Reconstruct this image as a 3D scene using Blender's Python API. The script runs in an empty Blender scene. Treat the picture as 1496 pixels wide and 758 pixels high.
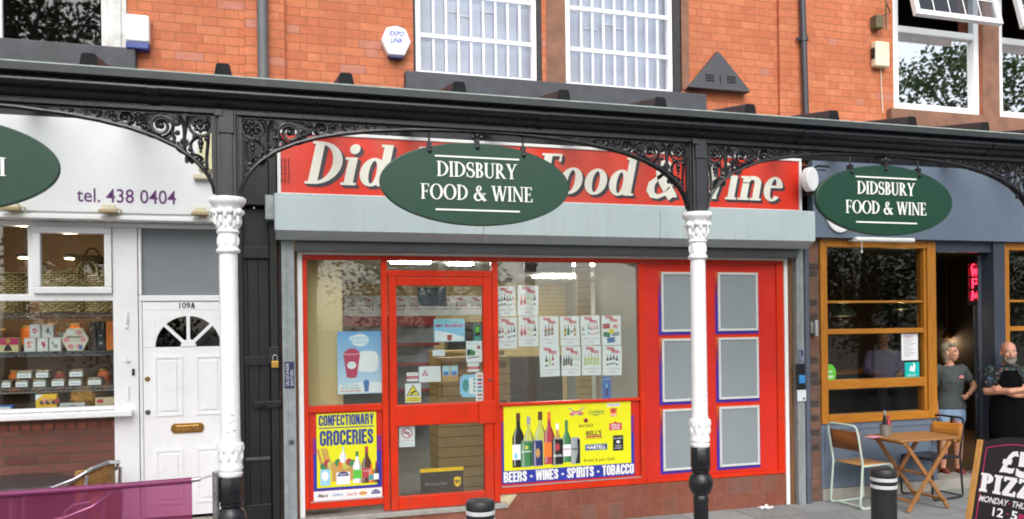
import bpy, bmesh, math, random
from mathutils import Matrix, Vector, Euler
random.seed(7)
sc = bpy.context.scene
COL = sc.collection
PI = math.pi
rad = math.radians

# ---------------------------------------------------------------- camera, world, sun, exposure
FOC = 1190.0; YAW = rad(17); ROLL = .0125; DIST = 7.46; EYE = 1.95      # photo is 1496 x 758; facade plane y = 0
fw = Vector((math.sin(YAW), math.cos(YAW), 0)); rt = Vector((math.cos(YAW), -math.sin(YAW), 0)); up = Vector((0, 0, 1))
cam = bpy.data.cameras.new('camera'); camo = bpy.data.objects.new('camera', cam); COL.objects.link(camo)
cx = rt*math.cos(ROLL) - up*math.sin(ROLL); cy = rt*math.sin(ROLL) + up*math.cos(ROLL); cz = -fw
camo.matrix_world = Matrix(((cx.x, cy.x, cz.x, 0), (cx.y, cy.y, cz.y, -DIST), (cx.z, cy.z, cz.z, EYE), (0, 0, 0, 1)))
cam.sensor_width = 36; cam.lens = 36*FOC/1496; cam.shift_y = 95/1496; cam.clip_end = 3000; cam.clip_start = .05
sc.camera = camo

SUN_EL, SUN_AZ = rad(40), rad(194)
w = bpy.data.worlds.new('World'); sc.world = w; w.use_nodes = True
nt = w.node_tree; bg = nt.nodes['Background']
sky = nt.nodes.new('ShaderNodeTexSky'); sky.sky_type = 'NISHITA'; sky.sun_disc = False
sky.sun_elevation = SUN_EL; sky.sun_rotation = SUN_AZ; sky.dust_density = 3.0; sky.air_density = 1.0
hs = nt.nodes.new('ShaderNodeHueSaturation'); hs.inputs['Saturation'].default_value = .42
nt.links.new(sky.outputs[0], hs.inputs['Color']); nt.links.new(hs.outputs[0], bg.inputs[0])
bg.inputs[1].default_value = .15
sl = bpy.data.lights.new('sun', 'SUN'); sl.energy = 1.5; sl.angle = rad(55); sl.color = (1, .982, .96)
so = bpy.data.objects.new('sun', sl); COL.objects.link(so)
d = Vector((math.sin(SUN_AZ)*math.cos(SUN_EL), math.cos(SUN_AZ)*math.cos(SUN_EL), math.sin(SUN_EL)))
so.rotation_euler = (-d).to_track_quat('-Z', 'Y').to_euler(); so.location = d*30
sc.view_settings.view_transform = 'Standard'; sc.view_settings.look = 'None'
sc.view_settings.gamma = 1; sc.view_settings.use_curve_mapping = False
sc.view_settings.exposure = .68
sc.cycles.filter_width = 1.9

def P(px, py, y=0.):
    "survey helper: where a sight line of the photograph meets the vertical plane at depth y -> (x, z)"
    u = (px-748)/FOC; v = -(py-474)/FOC
    a = u*math.cos(ROLL)+v*math.sin(ROLL); b = -u*math.sin(ROLL)+v*math.cos(ROLL)
    dx = math.sin(YAW)+a*math.cos(YAW); dy = math.cos(YAW)-a*math.sin(YAW)
    t = (DIST+y)/dy
    return dx*t, EYE+b*t
def RC(x0, y0, x1, y1, y=0.):
    "a rectangle of the photograph on the plane y -> x0, x1, z0, z1"
    mx, my = (x0+x1)/2, (y0+y1)/2
    return P(x0, my, y)[0], P(x1, my, y)[0], P(mx, y1, y)[1], P(mx, y0, y)[1]

# ---------------------------------------------------------------- materials
def S(r, g, b):
    f = lambda c: (c/255/12.92) if c/255 <= .04045 else ((c/255+.055)/1.055)**2.4
    return (f(r), f(g), f(b))
class NT:
    def __init__(s, name):
        s.m = bpy.data.materials.new(name); s.m.use_nodes = True
        s.t = s.m.node_tree; s.n = s.t.nodes; s.b = s.n['Principled BSDF']; s.out = s.n['Material Output']
        s._c = None
    def node(s, ty, **k):
        x = s.n.new(ty)
        for a, v in k.items(): setattr(x, a, v)
        return x
    def link(s, a, b): s.t.links.new(a, b)
    def put(s, v, sock):
        if hasattr(v, 'is_output'): s.link(v, sock)
        else: sock.default_value = (*v, 1) if isinstance(v, tuple) and len(v) == 3 and sock.type == 'RGBA' else v
    def math(s, op, a, b=0., c=0.):
        x = s.node('ShaderNodeMath', operation=op)
        s.put(a, x.inputs[0]); s.put(b, x.inputs[1])
        if len(x.inputs) > 2: s.put(c, x.inputs[2])
        return x.outputs[0]
    def coord(s):
        if s._c is None: s._c = s.node('ShaderNodeTexCoord').outputs['Object']
        return s._c
    def noise(s, scale, detail=4., rough=.6, vec=None):
        x = s.node('ShaderNodeTexNoise'); s.link(vec or s.coord(), x.inputs['Vector'])
        x.inputs['Scale'].default_value = scale; x.inputs['Detail'].default_value = detail; x.inputs['Roughness'].default_value = rough
        return x.outputs[0]
    def mapr(s, v, a, b, c, d_):
        x = s.node('ShaderNodeMapRange'); s.put(v, x.inputs[0])
        for i, q in enumerate((a, b, c, d_)): x.inputs[i+1].default_value = q
        return x.outputs[0]
    def mix(s, f, a, b, mode='MIX'):
        x = s.node('ShaderNodeMix', data_type='RGBA', blend_type=mode)
        s.put(f, x.inputs[0]); s.put(a, x.inputs[6]); s.put(b, x.inputs[7]); return x.outputs[2]
    def bump(s, h, st=.3, dist=.01):
        x = s.node('ShaderNodeBump'); x.inputs['Strength'].default_value = st; x.inputs['Distance'].default_value = dist
        s.link(h, x.inputs['Height']); s.link(x.outputs[0], s.b.inputs['Normal'])
    def sep(s):
        x = s.node('ShaderNodeSeparateXYZ'); s.link(s.coord(), x.inputs[0]); return x.outputs
MC = {}
def pm(name, c, rough=.5, var=.1, scale=6., bump=0., bscale=None, metallic=0., dirt=0., spec=.5, coat=0., streak=0.):
    if name in MC: return MC[name]
    k = NT(name); n = k.noise(scale, 5)
    f = k.mapr(n, .3, .7, 1-var, 1+var)
    col = k.mix(1., c, f, 'MULTIPLY')
    if dirt:
        g = k.mapr(k.noise(scale*.35, 8, .7), .52, .72, 0., dirt)
        col = k.mix(g, col, (.06, .055, .05))
    if streak:    # rain streaks and faded runs
        mp = k.node('ShaderNodeMapping'); k.link(k.coord(), mp.inputs[0]); mp.inputs['Scale'].default_value = (1, 1, .07)
        g = k.mapr(k.noise(16, 5, .7, mp.outputs[0]), .5, .75, 0., streak); g2 = k.mapr(k.noise(1.4, 5, .6), .4, .6, .2, 1.)
        col = k.mix(k.math('MULTIPLY', g, g2), col, (.10, .09, .075))
    k.link(col, k.b.inputs['Base Color'])
    k.link(k.mapr(k.noise(scale*1.7, 3), .3, .7, max(.02, rough-.08), min(1, rough+.08)), k.b.inputs['Roughness'])
    k.b.inputs['Metallic'].default_value = metallic; k.b.inputs['Specular IOR Level'].default_value = spec
    k.b.inputs['Coat Weight'].default_value = coat
    if bump: k.bump(k.noise(bscale or scale*4, 6), bump, .01)
    MC[name] = k.m; return k.m
def grid(name, c1, c2, mortar, per, ch, split=None, stagger=.5, joint=.005, rough=.8, odd=None, bump=.5, ax='x', az='z', nz=.15, stain=None):
    "bricks, tiles or paving: per = repeat along x, ch = course height, split = fraction of the repeat where the header starts"
    k = NT(name); X, Y, Z = k.sep(); A = {'x': X, 'y': Y, 'z': Z}
    x, z = A[ax], A[az]
    warp = k.mapr(k.noise(9, 2), 0, 1, -.004, .004)
    x = k.math('ADD', x, warp); z = k.math('ADD', z, warp)
    zc = k.math('DIVIDE', z, ch); row = k.math('FLOOR', zc); g = k.math('FRACT', zc)
    u = k.math('ADD', k.math('DIVIDE', x, per), k.math('MULTIPLY', k.math('MODULO', k.math('ADD', row, 100), 2.), stagger))
    f = k.math('FRACT', u); kk = k.math('FLOOR', u)
    dd = k.math('MINIMUM', f, k.math('SUBTRACT', 1., f)); ish = 0.
    if split:
        dd = k.math('MINIMUM', dd, k.math('ABSOLUTE', k.math('SUBTRACT', f, split)))
        ish = k.math('GREATER_THAN', f, split)
    d1 = k.math('MULTIPLY', dd, per); d2 = k.math('MULTIPLY', k.math('MINIMUM', g, k.math('SUBTRACT', 1., g)), ch)
    dm = k.math('MINIMUM', d1, d2)
    mo = k.mapr(dm, joint*.45, joint, 1., 0.)
    cv = k.node('ShaderNodeCombineXYZ'); k.link(k.math('ADD', kk, k.math('MULTIPLY', ish, .37)), cv.inputs[0]); k.link(row, cv.inputs[1])
    wn = k.node('ShaderNodeTexWhiteNoise'); wn.noise_dimensions = '3D'; k.link(cv.outputs[0], wn.inputs['Vector'])
    r = wn.outputs['Value']
    col = k.mix(r, c1, c2)
    if odd: col = k.mix(k.math('GREATER_THAN', r, odd[1]), col, odd[0])
    col = k.mix(1., col, k.mapr(k.noise(14, 6, .7), .3, .7, 1-nz, 1+nz), 'MULTIPLY')
    col = k.mix(1., col, k.mapr(k.noise(.9, 4, .6), .3, .7, .86, 1.1), 'MULTIPLY')
    if stain: col = k.mix(k.mapr(k.noise(2.2, 6, .65), .48, .66, 0., .6), col, stain)
    col = k.mix(mo, col, mortar)
    k.link(col, k.b.inputs['Base Color']); k.b.inputs['Roughness'].default_value = rough
    h = k.math('ADD', k.math('MULTIPLY', mo, -1.), k.math('MULTIPLY', k.noise(60, 4), .35))
    k.bump(h, bump, .006)
    MC[name] = k.m; return k.m
def glass(name, tint=(.93, .96, .95), refl=1.0):
    if name in MC: return MC[name]
    k = NT(name); k.n.remove(k.b)
    lw = k.node('ShaderNodeLayerWeight'); f5 = k.math('POWER', lw.outputs['Facing'], 5.)
    fac = k.math('MULTIPLY', k.math('ADD', k.math('MULTIPLY', f5, .95), .045), refl)
    tr = k.node('ShaderNodeBsdfTransparent'); tr.inputs[0].default_value = (*tint, 1)
    gl = k.node('ShaderNodeBsdfGlossy'); gl.inputs['Roughness'].default_value = .015; gl.inputs[0].default_value = (1, 1, 1, 1)
    nz = k.node('ShaderNodeBump'); nz.inputs['Strength'].default_value = .04; nz.inputs['Distance'].default_value = .02
    k.link(k.noise(1.6, 2), nz.inputs['Height']); k.link(nz.outputs[0], gl.inputs['Normal'])
    mx = k.node('ShaderNodeMixShader'); k.link(fac, mx.inputs[0]); k.link(tr.outputs[0], mx.inputs[1]); k.link(gl.outputs[0], mx.inputs[2])
    k.link(mx.outputs[0], k.out.inputs[0]); MC[name] = k.m; return k.m
def emit(name, c, st):
    if name in MC: return MC[name]
    k = NT(name); k.b.inputs['Base Color'].default_value = (*c, 1); k.b.inputs['Emission Color'].default_value = (*c, 1)
    k.b.inputs['Emission Strength'].default_value = st; MC[name] = k.m; return k.m
def slats(name, c, groove, ch, rough=.6):
    k = NT(name); X, Y, Z = k.sep(); g = k.math('FRACT', k.math('DIVIDE', Z, ch))
    mo = k.math('LESS_THAN', g, .07)
    col = k.mix(1., c, k.mapr(k.noise(5, 4), .3, .7, .9, 1.1), 'MULTIPLY')
    k.link(k.mix(mo, col, groove), k.b.inputs['Base Color']); k.b.inputs['Roughness'].default_value = rough
    k.bump(k.math('MULTIPLY', mo, -1.), .6, .01); MC[name] = k.m; return k.m
def wood(name, c1, c2, ax='x', rough=.45, sc_=14):
    if name in MC: return MC[name]
    k = NT(name); mp = k.node('ShaderNodeMapping'); k.link(k.coord(), mp.inputs[0])
    st = {'x': (.08, 1, 1), 'y': (1, .08, 1), 'z': (1, 1, .08)}[ax]
    mp.inputs['Scale'].default_value = st
    n = k.noise(sc_*3, 5, .65, mp.outputs[0])
    k.link(k.mix(k.mapr(n, .3, .7, 0, 1), c1, c2), k.b.inputs['Base Color']); k.b.inputs['Roughness'].default_value = rough
    k.bump(n, .15, .004); MC[name] = k.m; return k.m

# ---------------------------------------------------------------- mesh builder
_TX = {}
def text_mesh(s, bold=0.):
    key = (s, bold)
    if key in _TX: return _TX[key]
    cu = bpy.data.curves.new('t', 'FONT'); cu.body = s; cu.offset = bold; cu.resolution_u = 3
    ob = bpy.data.objects.new('t', cu); COL.objects.link(ob)
    dg = bpy.context.evaluated_depsgraph_get(); dg.update()
    me = bpy.data.meshes.new_from_object(ob.evaluated_get(dg))
    v = [(p.co.x, p.co.y) for p in me.vertices]; f = [tuple(p.vertices) for p in me.polygons]
    bpy.data.objects.remove(ob); bpy.data.curves.remove(cu); bpy.data.meshes.remove(me)
    _TX[key] = (v, f); return v, f
class MB:
    def __init__(s, mat=None):
        s.v = []; s.f = []; s.mi = []; s.mats = []; s.cur = 0; s.M = None
        if mat: s.m(mat)
    def m(s, mat):
        if mat not in s.mats: s.mats.append(mat)
        s.cur = s.mats.index(mat); return s
    def add(s, vs, fs):
        b = len(s.v)
        for p in vs:
            p = Vector(p); s.v.append(tuple(s.M @ p) if s.M else tuple(p))
        for q in fs: s.f.append(tuple(b+i for i in q)); s.mi.append(s.cur)
    def box(s, x0, x1, y0, y1, z0, z1):
        x0, x1 = sorted((x0, x1)); y0, y1 = sorted((y0, y1)); z0, z1 = sorted((z0, z1))
        s.add([(x0,y0,z0),(x1,y0,z0),(x1,y1,z0),(x0,y1,z0),(x0,y0,z1),(x1,y0,z1),(x1,y1,z1),(x0,y1,z1)],
              [(3,2,1,0),(4,5,6,7),(0,1,5,4),(1,2,6,5),(2,3,7,6),(3,0,4,7)]); return s
    def frame(s, x0, x1, z0, z1, w, y0, y1):
        "four butted bars round a rectangle, w = width inwards"
        s.box(x0, x1, y0, y1, z1-w, z1); s.box(x0, x1, y0, y1, z0, z0+w)
        s.box(x0, x0+w, y0, y1, z0+w, z1-w); s.box(x1-w, x1, y0, y1, z0+w, z1-w); return s
    def sheet(s, x0, x1, z0, z1, y):
        s.add([(x0,y,z0),(x1,y,z0),(x1,y,z1),(x0,y,z1)], [(0,1,2,3)]); return s
    def flat(s, pts, y):
        s.add([(p[0], y, p[1]) for p in pts], [tuple(range(len(pts)))]); return s
    def prism(s, pts, y0, y1):
        n = len(pts)
        s.add([(p[0], y0, p[1]) for p in pts]+[(p[0], y1, p[1]) for p in pts],
              [tuple(range(n)), tuple(range(2*n-1, n-1, -1))]+[(i, n+i, n+(i+1) % n, (i+1) % n) for i in range(n)]); return s
    def strip(s, a, b):
        n = len(a); s.add(list(a)+list(b), [(i, i+1, n+i+1, n+i) for i in range(n-1)]); return s
    def lathe(s, prof, cx=0, cy=0, n=20, sx=1, sy=1):
        vs = []; fs = []; k = len(prof)
        for i in range(n):
            a = 2*PI*i/n
            for r, z in prof: vs.append((cx+r*sx*math.cos(a), cy+r*sy*math.sin(a), z))
        for i in range(n):
            j = (i+1) % n
            for q in range(k-1): fs.append((i*k+q, j*k+q, j*k+q+1, i*k+q+1))
        fs.append(tuple(i*k for i in range(n))[::-1]); fs.append(tuple(i*k+k-1 for i in range(n)))
        s.add(vs, fs); return s
    def tube(s, pts, r, n=8, closed=False, flat=1.):
        pts = [Vector(p) for p in pts]; N = len(pts); rs = r if isinstance(r, (list, tuple)) else [r]*N
        tg = []
        for i in range(N):
            a = pts[(i-1) % N] if (closed or i) else pts[0]; b = pts[(i+1) % N] if (closed or i < N-1) else pts[-1]
            t = (b-a); tg.append(t.normalized() if t.length > 1e-9 else Vector((0, 0, 1)))
        u = tg[0].orthogonal().normalized(); vs = []
        for i in range(N):
            u = (u - tg[i]*u.dot(tg[i])); u = u.normalized() if u.length > 1e-6 else tg[i].orthogonal().normalized()
            w_ = tg[i].cross(u)
            for k in range(n):
                a = 2*PI*k/n; vs.append(pts[i]+(u*math.cos(a)+w_*math.sin(a))*rs[i])
        fs = []
        for i in range(N if closed else N-1):
            j = (i+1) % N
            for k in range(n): fs.append((i*n+k, i*n+(k+1) % n, j*n+(k+1) % n, j*n+k))
        if not closed: fs.append(tuple(range(n))[::-1]); fs.append(tuple((N-1)*n+k for k in range(n)))
        s.add(vs, fs); return s
    def ball(s, c, rx, ry=None, rz=None, n=14, k=9):
        ry = rx if ry is None else ry; rz = rx if rz is None else rz; vs = []; fs = []
        for i in range(1, k):
            t = PI*i/k
            for j in range(n):
                a = 2*PI*j/n; vs.append((c[0]+rx*math.sin(t)*math.cos(a), c[1]+ry*math.sin(t)*math.sin(a), c[2]+rz*math.cos(t)))
        for i in range(k-2):
            for j in range(n): fs.append((i*n+j, (i+1)*n+j, (i+1)*n+(j+1) % n, i*n+(j+1) % n))
        t0 = len(vs); vs += [(c[0], c[1], c[2]+rz), (c[0], c[1], c[2]-rz)]
        for j in range(n): fs.append((t0, j, (j+1) % n)); fs.append((t0+1, (k-2)*n+(j+1) % n, (k-2)*n+j))
        s.add(vs, fs); return s
    def loft(s, rings, n=16):
        "rings: (cx, cy, z, rx, ry)"
        vs = []; fs = []
        for (x, y, z, a, b) in rings:
            for k in range(n): t = 2*PI*k/n; vs.append((x+a*math.cos(t), y+b*math.sin(t), z))
        for i in range(len(rings)-1):
            for k in range(n): fs.append((i*n+k, i*n+(k+1) % n, (i+1)*n+(k+1) % n, (i+1)*n+k))
        fs.append(tuple(range(n))[::-1]); fs.append(tuple((len(rings)-1)*n+k for k in range(n)))
        s.add(vs, fs); return s
    def text(s, t, x, z, y, h, width=None, bold=0., al='l', shear=0., rot=0.):
        "plain sans lettering lying on the plane y; h = height of the whole string's box, (x, z) = lower left / centre"
        v, f = text_mesh(t, bold)
        if not v: return s
        x0 = min(p[0] for p in v); x1 = max(p[0] for p in v); z0 = min(p[1] for p in v); z1 = max(p[1] for p in v)
        sz = h/(z1-z0); sx = width/(x1-x0) if width else sz
        W = (x1-x0)*sx; ox = {'l': 0, 'c': -W/2, 'r': -W}[al]
        c, q = math.cos(rot), math.sin(rot); out = []
        for a, b in v:
            b2 = (b-z0)*sz; a2 = (a-x0)*sx+ox+shear*b2
            out.append((x+a2*c-b2*q, y, z+a2*q+b2*c))
        s.add(out, f); return s
    def glyphs(s, polys, x, z, y0, y1, h, sx=1., shear=0.):
        for i, pl in enumerate(polys):
            s.prism([(x+(p[0]+shear*p[1])*h*sx, z+p[1]*h) for p in pl], y0-.00025*(i % 7), y1)
        return s
    def sign(s, t, x, z, y, h, width):
        "heavy capitals laid on the plane y, centred on x"
        pl, w_ = heavy(t); return s.glyphs(pl, x-width/2, z, y-.0008, y+.0004, h, width/(w_*h))
    def build(s, name, parent=None, bevel=0., smooth=None, seg=2, recalc=True):
        me = bpy.data.meshes.new(name); me.from_pydata(s.v, [], s.f)
        for m_ in s.mats: me.materials.append(m_)
        me.polygons.foreach_set('material_index', s.mi)
        if recalc:
            bm = bmesh.new(); bm.from_mesh(me); bmesh.ops.recalc_face_normals(bm, faces=bm.faces); bm.to_mesh(me); bm.free()
        if smooth:
            me.polygons.foreach_set('use_smooth', [True]*len(me.polygons)); me.set_sharp_from_angle(angle=rad(smooth))
        me.update()
        o = bpy.data.objects.new(name, me); COL.objects.link(o)
        if bevel:
            b = o.modifiers.new('bevel', 'BEVEL'); b.width = bevel; b.segments = seg; b.limit_method = 'ANGLE'; b.angle_limit = rad(40)
        if parent is not None:
            o.parent = parent; o.matrix_parent_inverse = parent.matrix_world.inverted()
        return o
def thing(name, label, cat, loc=(0, 0, 0), rz=0., group=None):
    o = bpy.data.objects.new(name, None); COL.objects.link(o); o.empty_display_size = .1
    o.location = loc; o.rotation_euler = (0, 0, rz)
    o.matrix_world = Matrix.Translation(loc) @ Matrix.Rotation(rz, 4, 'Z')
    return tag(o, label, cat, group)
def tag(o, label, cat, group=None):
    o['label'] = label; o['category'] = cat
    if group: o['group'] = group
    return o
def parts(name, mat, parent, boxes, **k):
    for b in boxes: MB(mat).box(*b).build(name, parent, **k)
def struct(o): o['kind'] = 'structure'; return o
def local(o):
    "child meshes of o built in o's own frame"
    for c in COL.objects:
        if c.parent == o: c.matrix_parent_inverse = Matrix.Identity(4)
def copy_thing(o, loc, rz=None, label=None):
    r = o.copy(); COL.objects.link(r); r.location = loc
    if rz is not None: r.rotation_euler = (0, 0, rz)
    if label: r['label'] = label
    for ch in list(o.children):
        c = ch.copy(); COL.objects.link(c); c.parent = r
        for g in list(ch.children):
            e = g.copy(); COL.objects.link(e); e.parent = c
    return r

# ---------------------------------------------------------------- seriffed alphabet drawn as strokes
def ell(cx, cz, rx, rz, a0, a1, n=14): return [(cx+rx*math.cos(rad(a0+(a1-a0)*i/n)), cz+rz*math.sin(rad(a0+(a1-a0)*i/n))) for i in range(n+1)]
def quads(a, b): return [[a[i], a[i+1], b[i+1], b[i]] for i in range(len(a)-1)]
def ring(cx, cz, rx, rz, ix, iz, a0=0, a1=360, n=20): return quads(ell(cx, cz, rx, rz, a0, a1, n), ell(cx, cz, ix, iz, a0, a1, n))
def stroke(pts, ws):
    if not isinstance(ws, (list, tuple)): ws = [ws]*len(pts)
    L = []; R = []
    for i, p in enumerate(pts):
        a = pts[max(0, i-1)]; b = pts[min(len(pts)-1, i+1)]; dx, dz = b[0]-a[0], b[1]-a[1]; l = math.hypot(dx, dz) or 1
        nx, nz = -dz/l*ws[i]/2, dx/l*ws[i]/2; L.append((p[0]+nx, p[1]+nz)); R.append((p[0]-nx, p[1]-nz))
    return quads(L, R)
def rc(x0, z0, x1, z1): return [[(x0, z0), (x1, z0), (x1, z1), (x0, z1)]]
def glyph(ch, W=.15, h=.05, t=.045, e=.07):
    st = lambda x, z0=0., z1=1., w=W: rc(x, z0, x+w, z1)
    sf = lambda x, z, w=W: rc(x-e, z, x+w+e, z+t)
    dg = lambda x0, z0, x1, z1, w: [[(x0-w/2, z0), (x0+w/2, z0), (x1+w/2, z1), (x1-w/2, z1)]]
    X = .66; g = []; a = .4
    if ch == ' ': return [], .32
    if ch == 'I': g = st(e)+sf(e, 0)+sf(e, 1-t); a = W+2*e
    elif ch == 'D': g = st(e)+rc(0, 0, e+W*.8, t)+rc(0, 1-t, e+W*.8, 1)+ring(e+W*.7, .5, .55, .5, .55-W*1.05, .5-h, -90, 90); a = e+W*.7+.56
    elif ch == 'O': g = ring(.43, .5, .43, .515, .43-W*1.1, .515-h); a = .86
    elif ch == 'B':
        g = st(e)+rc(0, 0, e+W, t)+rc(0, 1-t, e+W, 1)+ring(e+W, .745, .26, .255, .26-W*.9, .255-h, -90, 90)+ring(e+W, .265, .31, .265, .31-W, .265-h, -90, 90); a = e+W+.32
    elif ch in 'RP':
        g = st(e)+sf(e, 0)+rc(0, 1-t, e+W, 1)+ring(e+W, .73, .29, .27, .29-W, .27-h, -90, 90); a = e+W+.3
        if ch == 'R': g += dg(e+W+.4, 0, e+W+.07, .48, W*1.1)+rc(e+W+.3, 0, e+W+.5, t); a = e+W+.46
    elif ch == 'S':
        pts = ell(.27, .755, .19, .22, 25, 270, 12)[:-1]+ell(.28, .265, .22, .24, 90, -155, 12)
        n = len(pts); g = stroke(pts, [h+(W*1.05-h)*max(0, math.sin(PI*i/(n-1)))**2.2 for i in range(n)])
        g += rc(.42, .70, .42+h, .97)+rc(.03, .04, .03+h, .33); a = .54
    elif ch == 'U': g = st(e, .3)+sf(e, 1-t)+rc(e+.47, .3, e+.47+h*1.4, 1)+rc(e+.39, 1-t, e+.63, 1)+ring(e+.235+h*.7, .3, .235+h*.7, .315, .235+h*.7-W, .315-h*1.3, 180, 270)+ring(e+.235+h*.7, .3, .235+h*.7, .315, .235-h*.6, .315-h*1.3, 270, 360); a = .7
    elif ch == 'Y': g = dg(.12, 1, .36, .42, W*1.1)+dg(.62, 1, .38, .42, h*1.3)+rc(.29, 0, .29+W, .45)+sf(.29, 0)+rc(0, 1-t, .28, 1)+rc(.5, 1-t, .74, 1); a = .74
    elif ch in 'FE':
        g = st(e)+rc(0, 1-t, .52, 1)+rc(.48, .8, .52+h*.3, 1)+rc(e+W, .48, .42, .48+h)+rc(.40, .4, .40+h*.7, .62); a = .56
        g += sf(e, 0) if ch == 'F' else rc(0, 0, .56, t)+rc(.52, 0, .56+h*.3, .22); a += .04*(ch == 'E')
    elif ch == 'L': g = st(e)+sf(e, 1-t)+rc(0, 0, .52, t)+rc(.48, 0, .53, .24); a = .54
    elif ch == 'W': g = dg(.1, 1, .32, 0, W)+dg(.52, 1, .33, 0, h*1.3)+dg(.52, 1, .74, 0, W)+dg(.98, 1, .76, 0, h*1.3)+rc(-.03, 1-t, .24, 1)+rc(.38, 1-t, .66, 1)+rc(.87, 1-t, 1.08, 1); a = 1.06
    elif ch == 'N': g = rc(.1, 0, .1+h*1.2, 1)+dg(.12, 1, .66, 0, W*1.05)+rc(.64, 0, .64+h*1.2, 1)+rc(0, 0, .25, t)+rc(0, 1-t, .2, 1)+rc(.55, 1-t, .8, 1); a = .79
    elif ch == 'A': g = dg(.1, 0, .38, 1, h*1.5)+dg(.68, 0, .4, 1, W*1.1)+rc(.2, .3, .55, .3+h)+rc(0, 0, .22, t)+rc(.54, 0, .82, t); a = .8
    elif ch == 'Z': g = rc(.03, 1-t*1.3, .6, 1)+rc(.03, .74, .03+h, 1)+dg(.14, t, .5, 1-t, W*1.2)+rc(.03, 0, .62, t*1.3)+rc(.62-h, 0, .62, .28); a = .64
    elif ch == '&':
        pts = [(.80, .0), (.62, .2), (.42, .46), (.29, .66), (.27, .8), (.33, .93), (.43, .96), (.52, .88), (.52, .76), (.42, .62), (.24, .48), (.12, .34), (.11, .18), (.2, .04), (.36, .0), (.54, .08), (.68, .26), (.74, .46)]
        ws = [W*1.25, W*1.3, W*1.3, W*1.1, W*.8, h*1.3, h, W*.6, W*.7, h*1.3, h*1.6, W, W*1.1, W*.8, h*1.6, h*1.6, h*1.2, h]
        g = stroke(pts, ws)+rc(.62, .44, .88, .44+t)+rc(.68, 0, .92, t); a = .92
    elif ch == 'i': g = st(e, 0, X)+sf(e, 0)+rc(0, X-t, e+W*.5, X)+[ell(e+W/2, .86, W*.58, W*.58, 0, 360, 14)[:-1]]; a = W+2*e
    elif ch == 'd': g = ring(.3, .33, .3, .345, .3-W, .345-h)+st(.46)+rc(.46+W, 0, .46+W+e, t)+rc(.46-e, 1-t, .46+W*.5, 1); a = .46+W+e
    elif ch == 'b': g = ring(e+W+.14, .33, .29, .345, .29-W, .345-h)+st(e)+rc(0, 1-t, e+W*.5, 1); a = e+W+.44
    elif ch == 'o': g = ring(.31, .33, .31, .345, .31-W, .345-h); a = .64
    elif ch in 'nu':
        g = st(e, 0, X)+st(e+.38, 0, X*.75)+ring(e+.19+W/2, X*.7, .19+W/2, X*.32, .19-W/2, X*.32-h*1.5, 0, 180)+sf(e, 0)+sf(e+.38, 0)+rc(0, X-t, e+W*.5, X); a = e+.38+W+e
        if ch == 'u': g = [[(a-p[0], X-p[1]) for p in q] for q in g]
    elif ch == 'e': g = ring(.3, .33, .3, .345, .3-W, .345-h, 8, 320)+rc(.12, .36, .56, .36+h); a = .62
    elif ch == 's':
        pts = ell(.23, .5, .15, .15, 30, 270, 10)[:-1]+ell(.23, .17, .17, .17, 90, -150, 10); n = len(pts)
        g = stroke(pts, [h+(W-h)*math.sin(PI*i/(n-1)) for i in range(n)]); a = .46
    elif ch == 'r': g = st(e, 0, X)+sf(e, 0)+rc(0, X-t, e+W*.5, X)+ring(e+W+.12, X*.72, .16, X*.28, .16-W*.6, X*.28-h*2, 40, 180); a = e+W+.3
    elif ch == 'y': g = dg(.12, X, .32, 0, W)+dg(.56, X, .26, -.25, h*1.5)+rc(0, X-t, .26, X)+rc(.46, X-t, .66, X); a = .64
    else: return [], .3
    return g, a+.045
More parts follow.
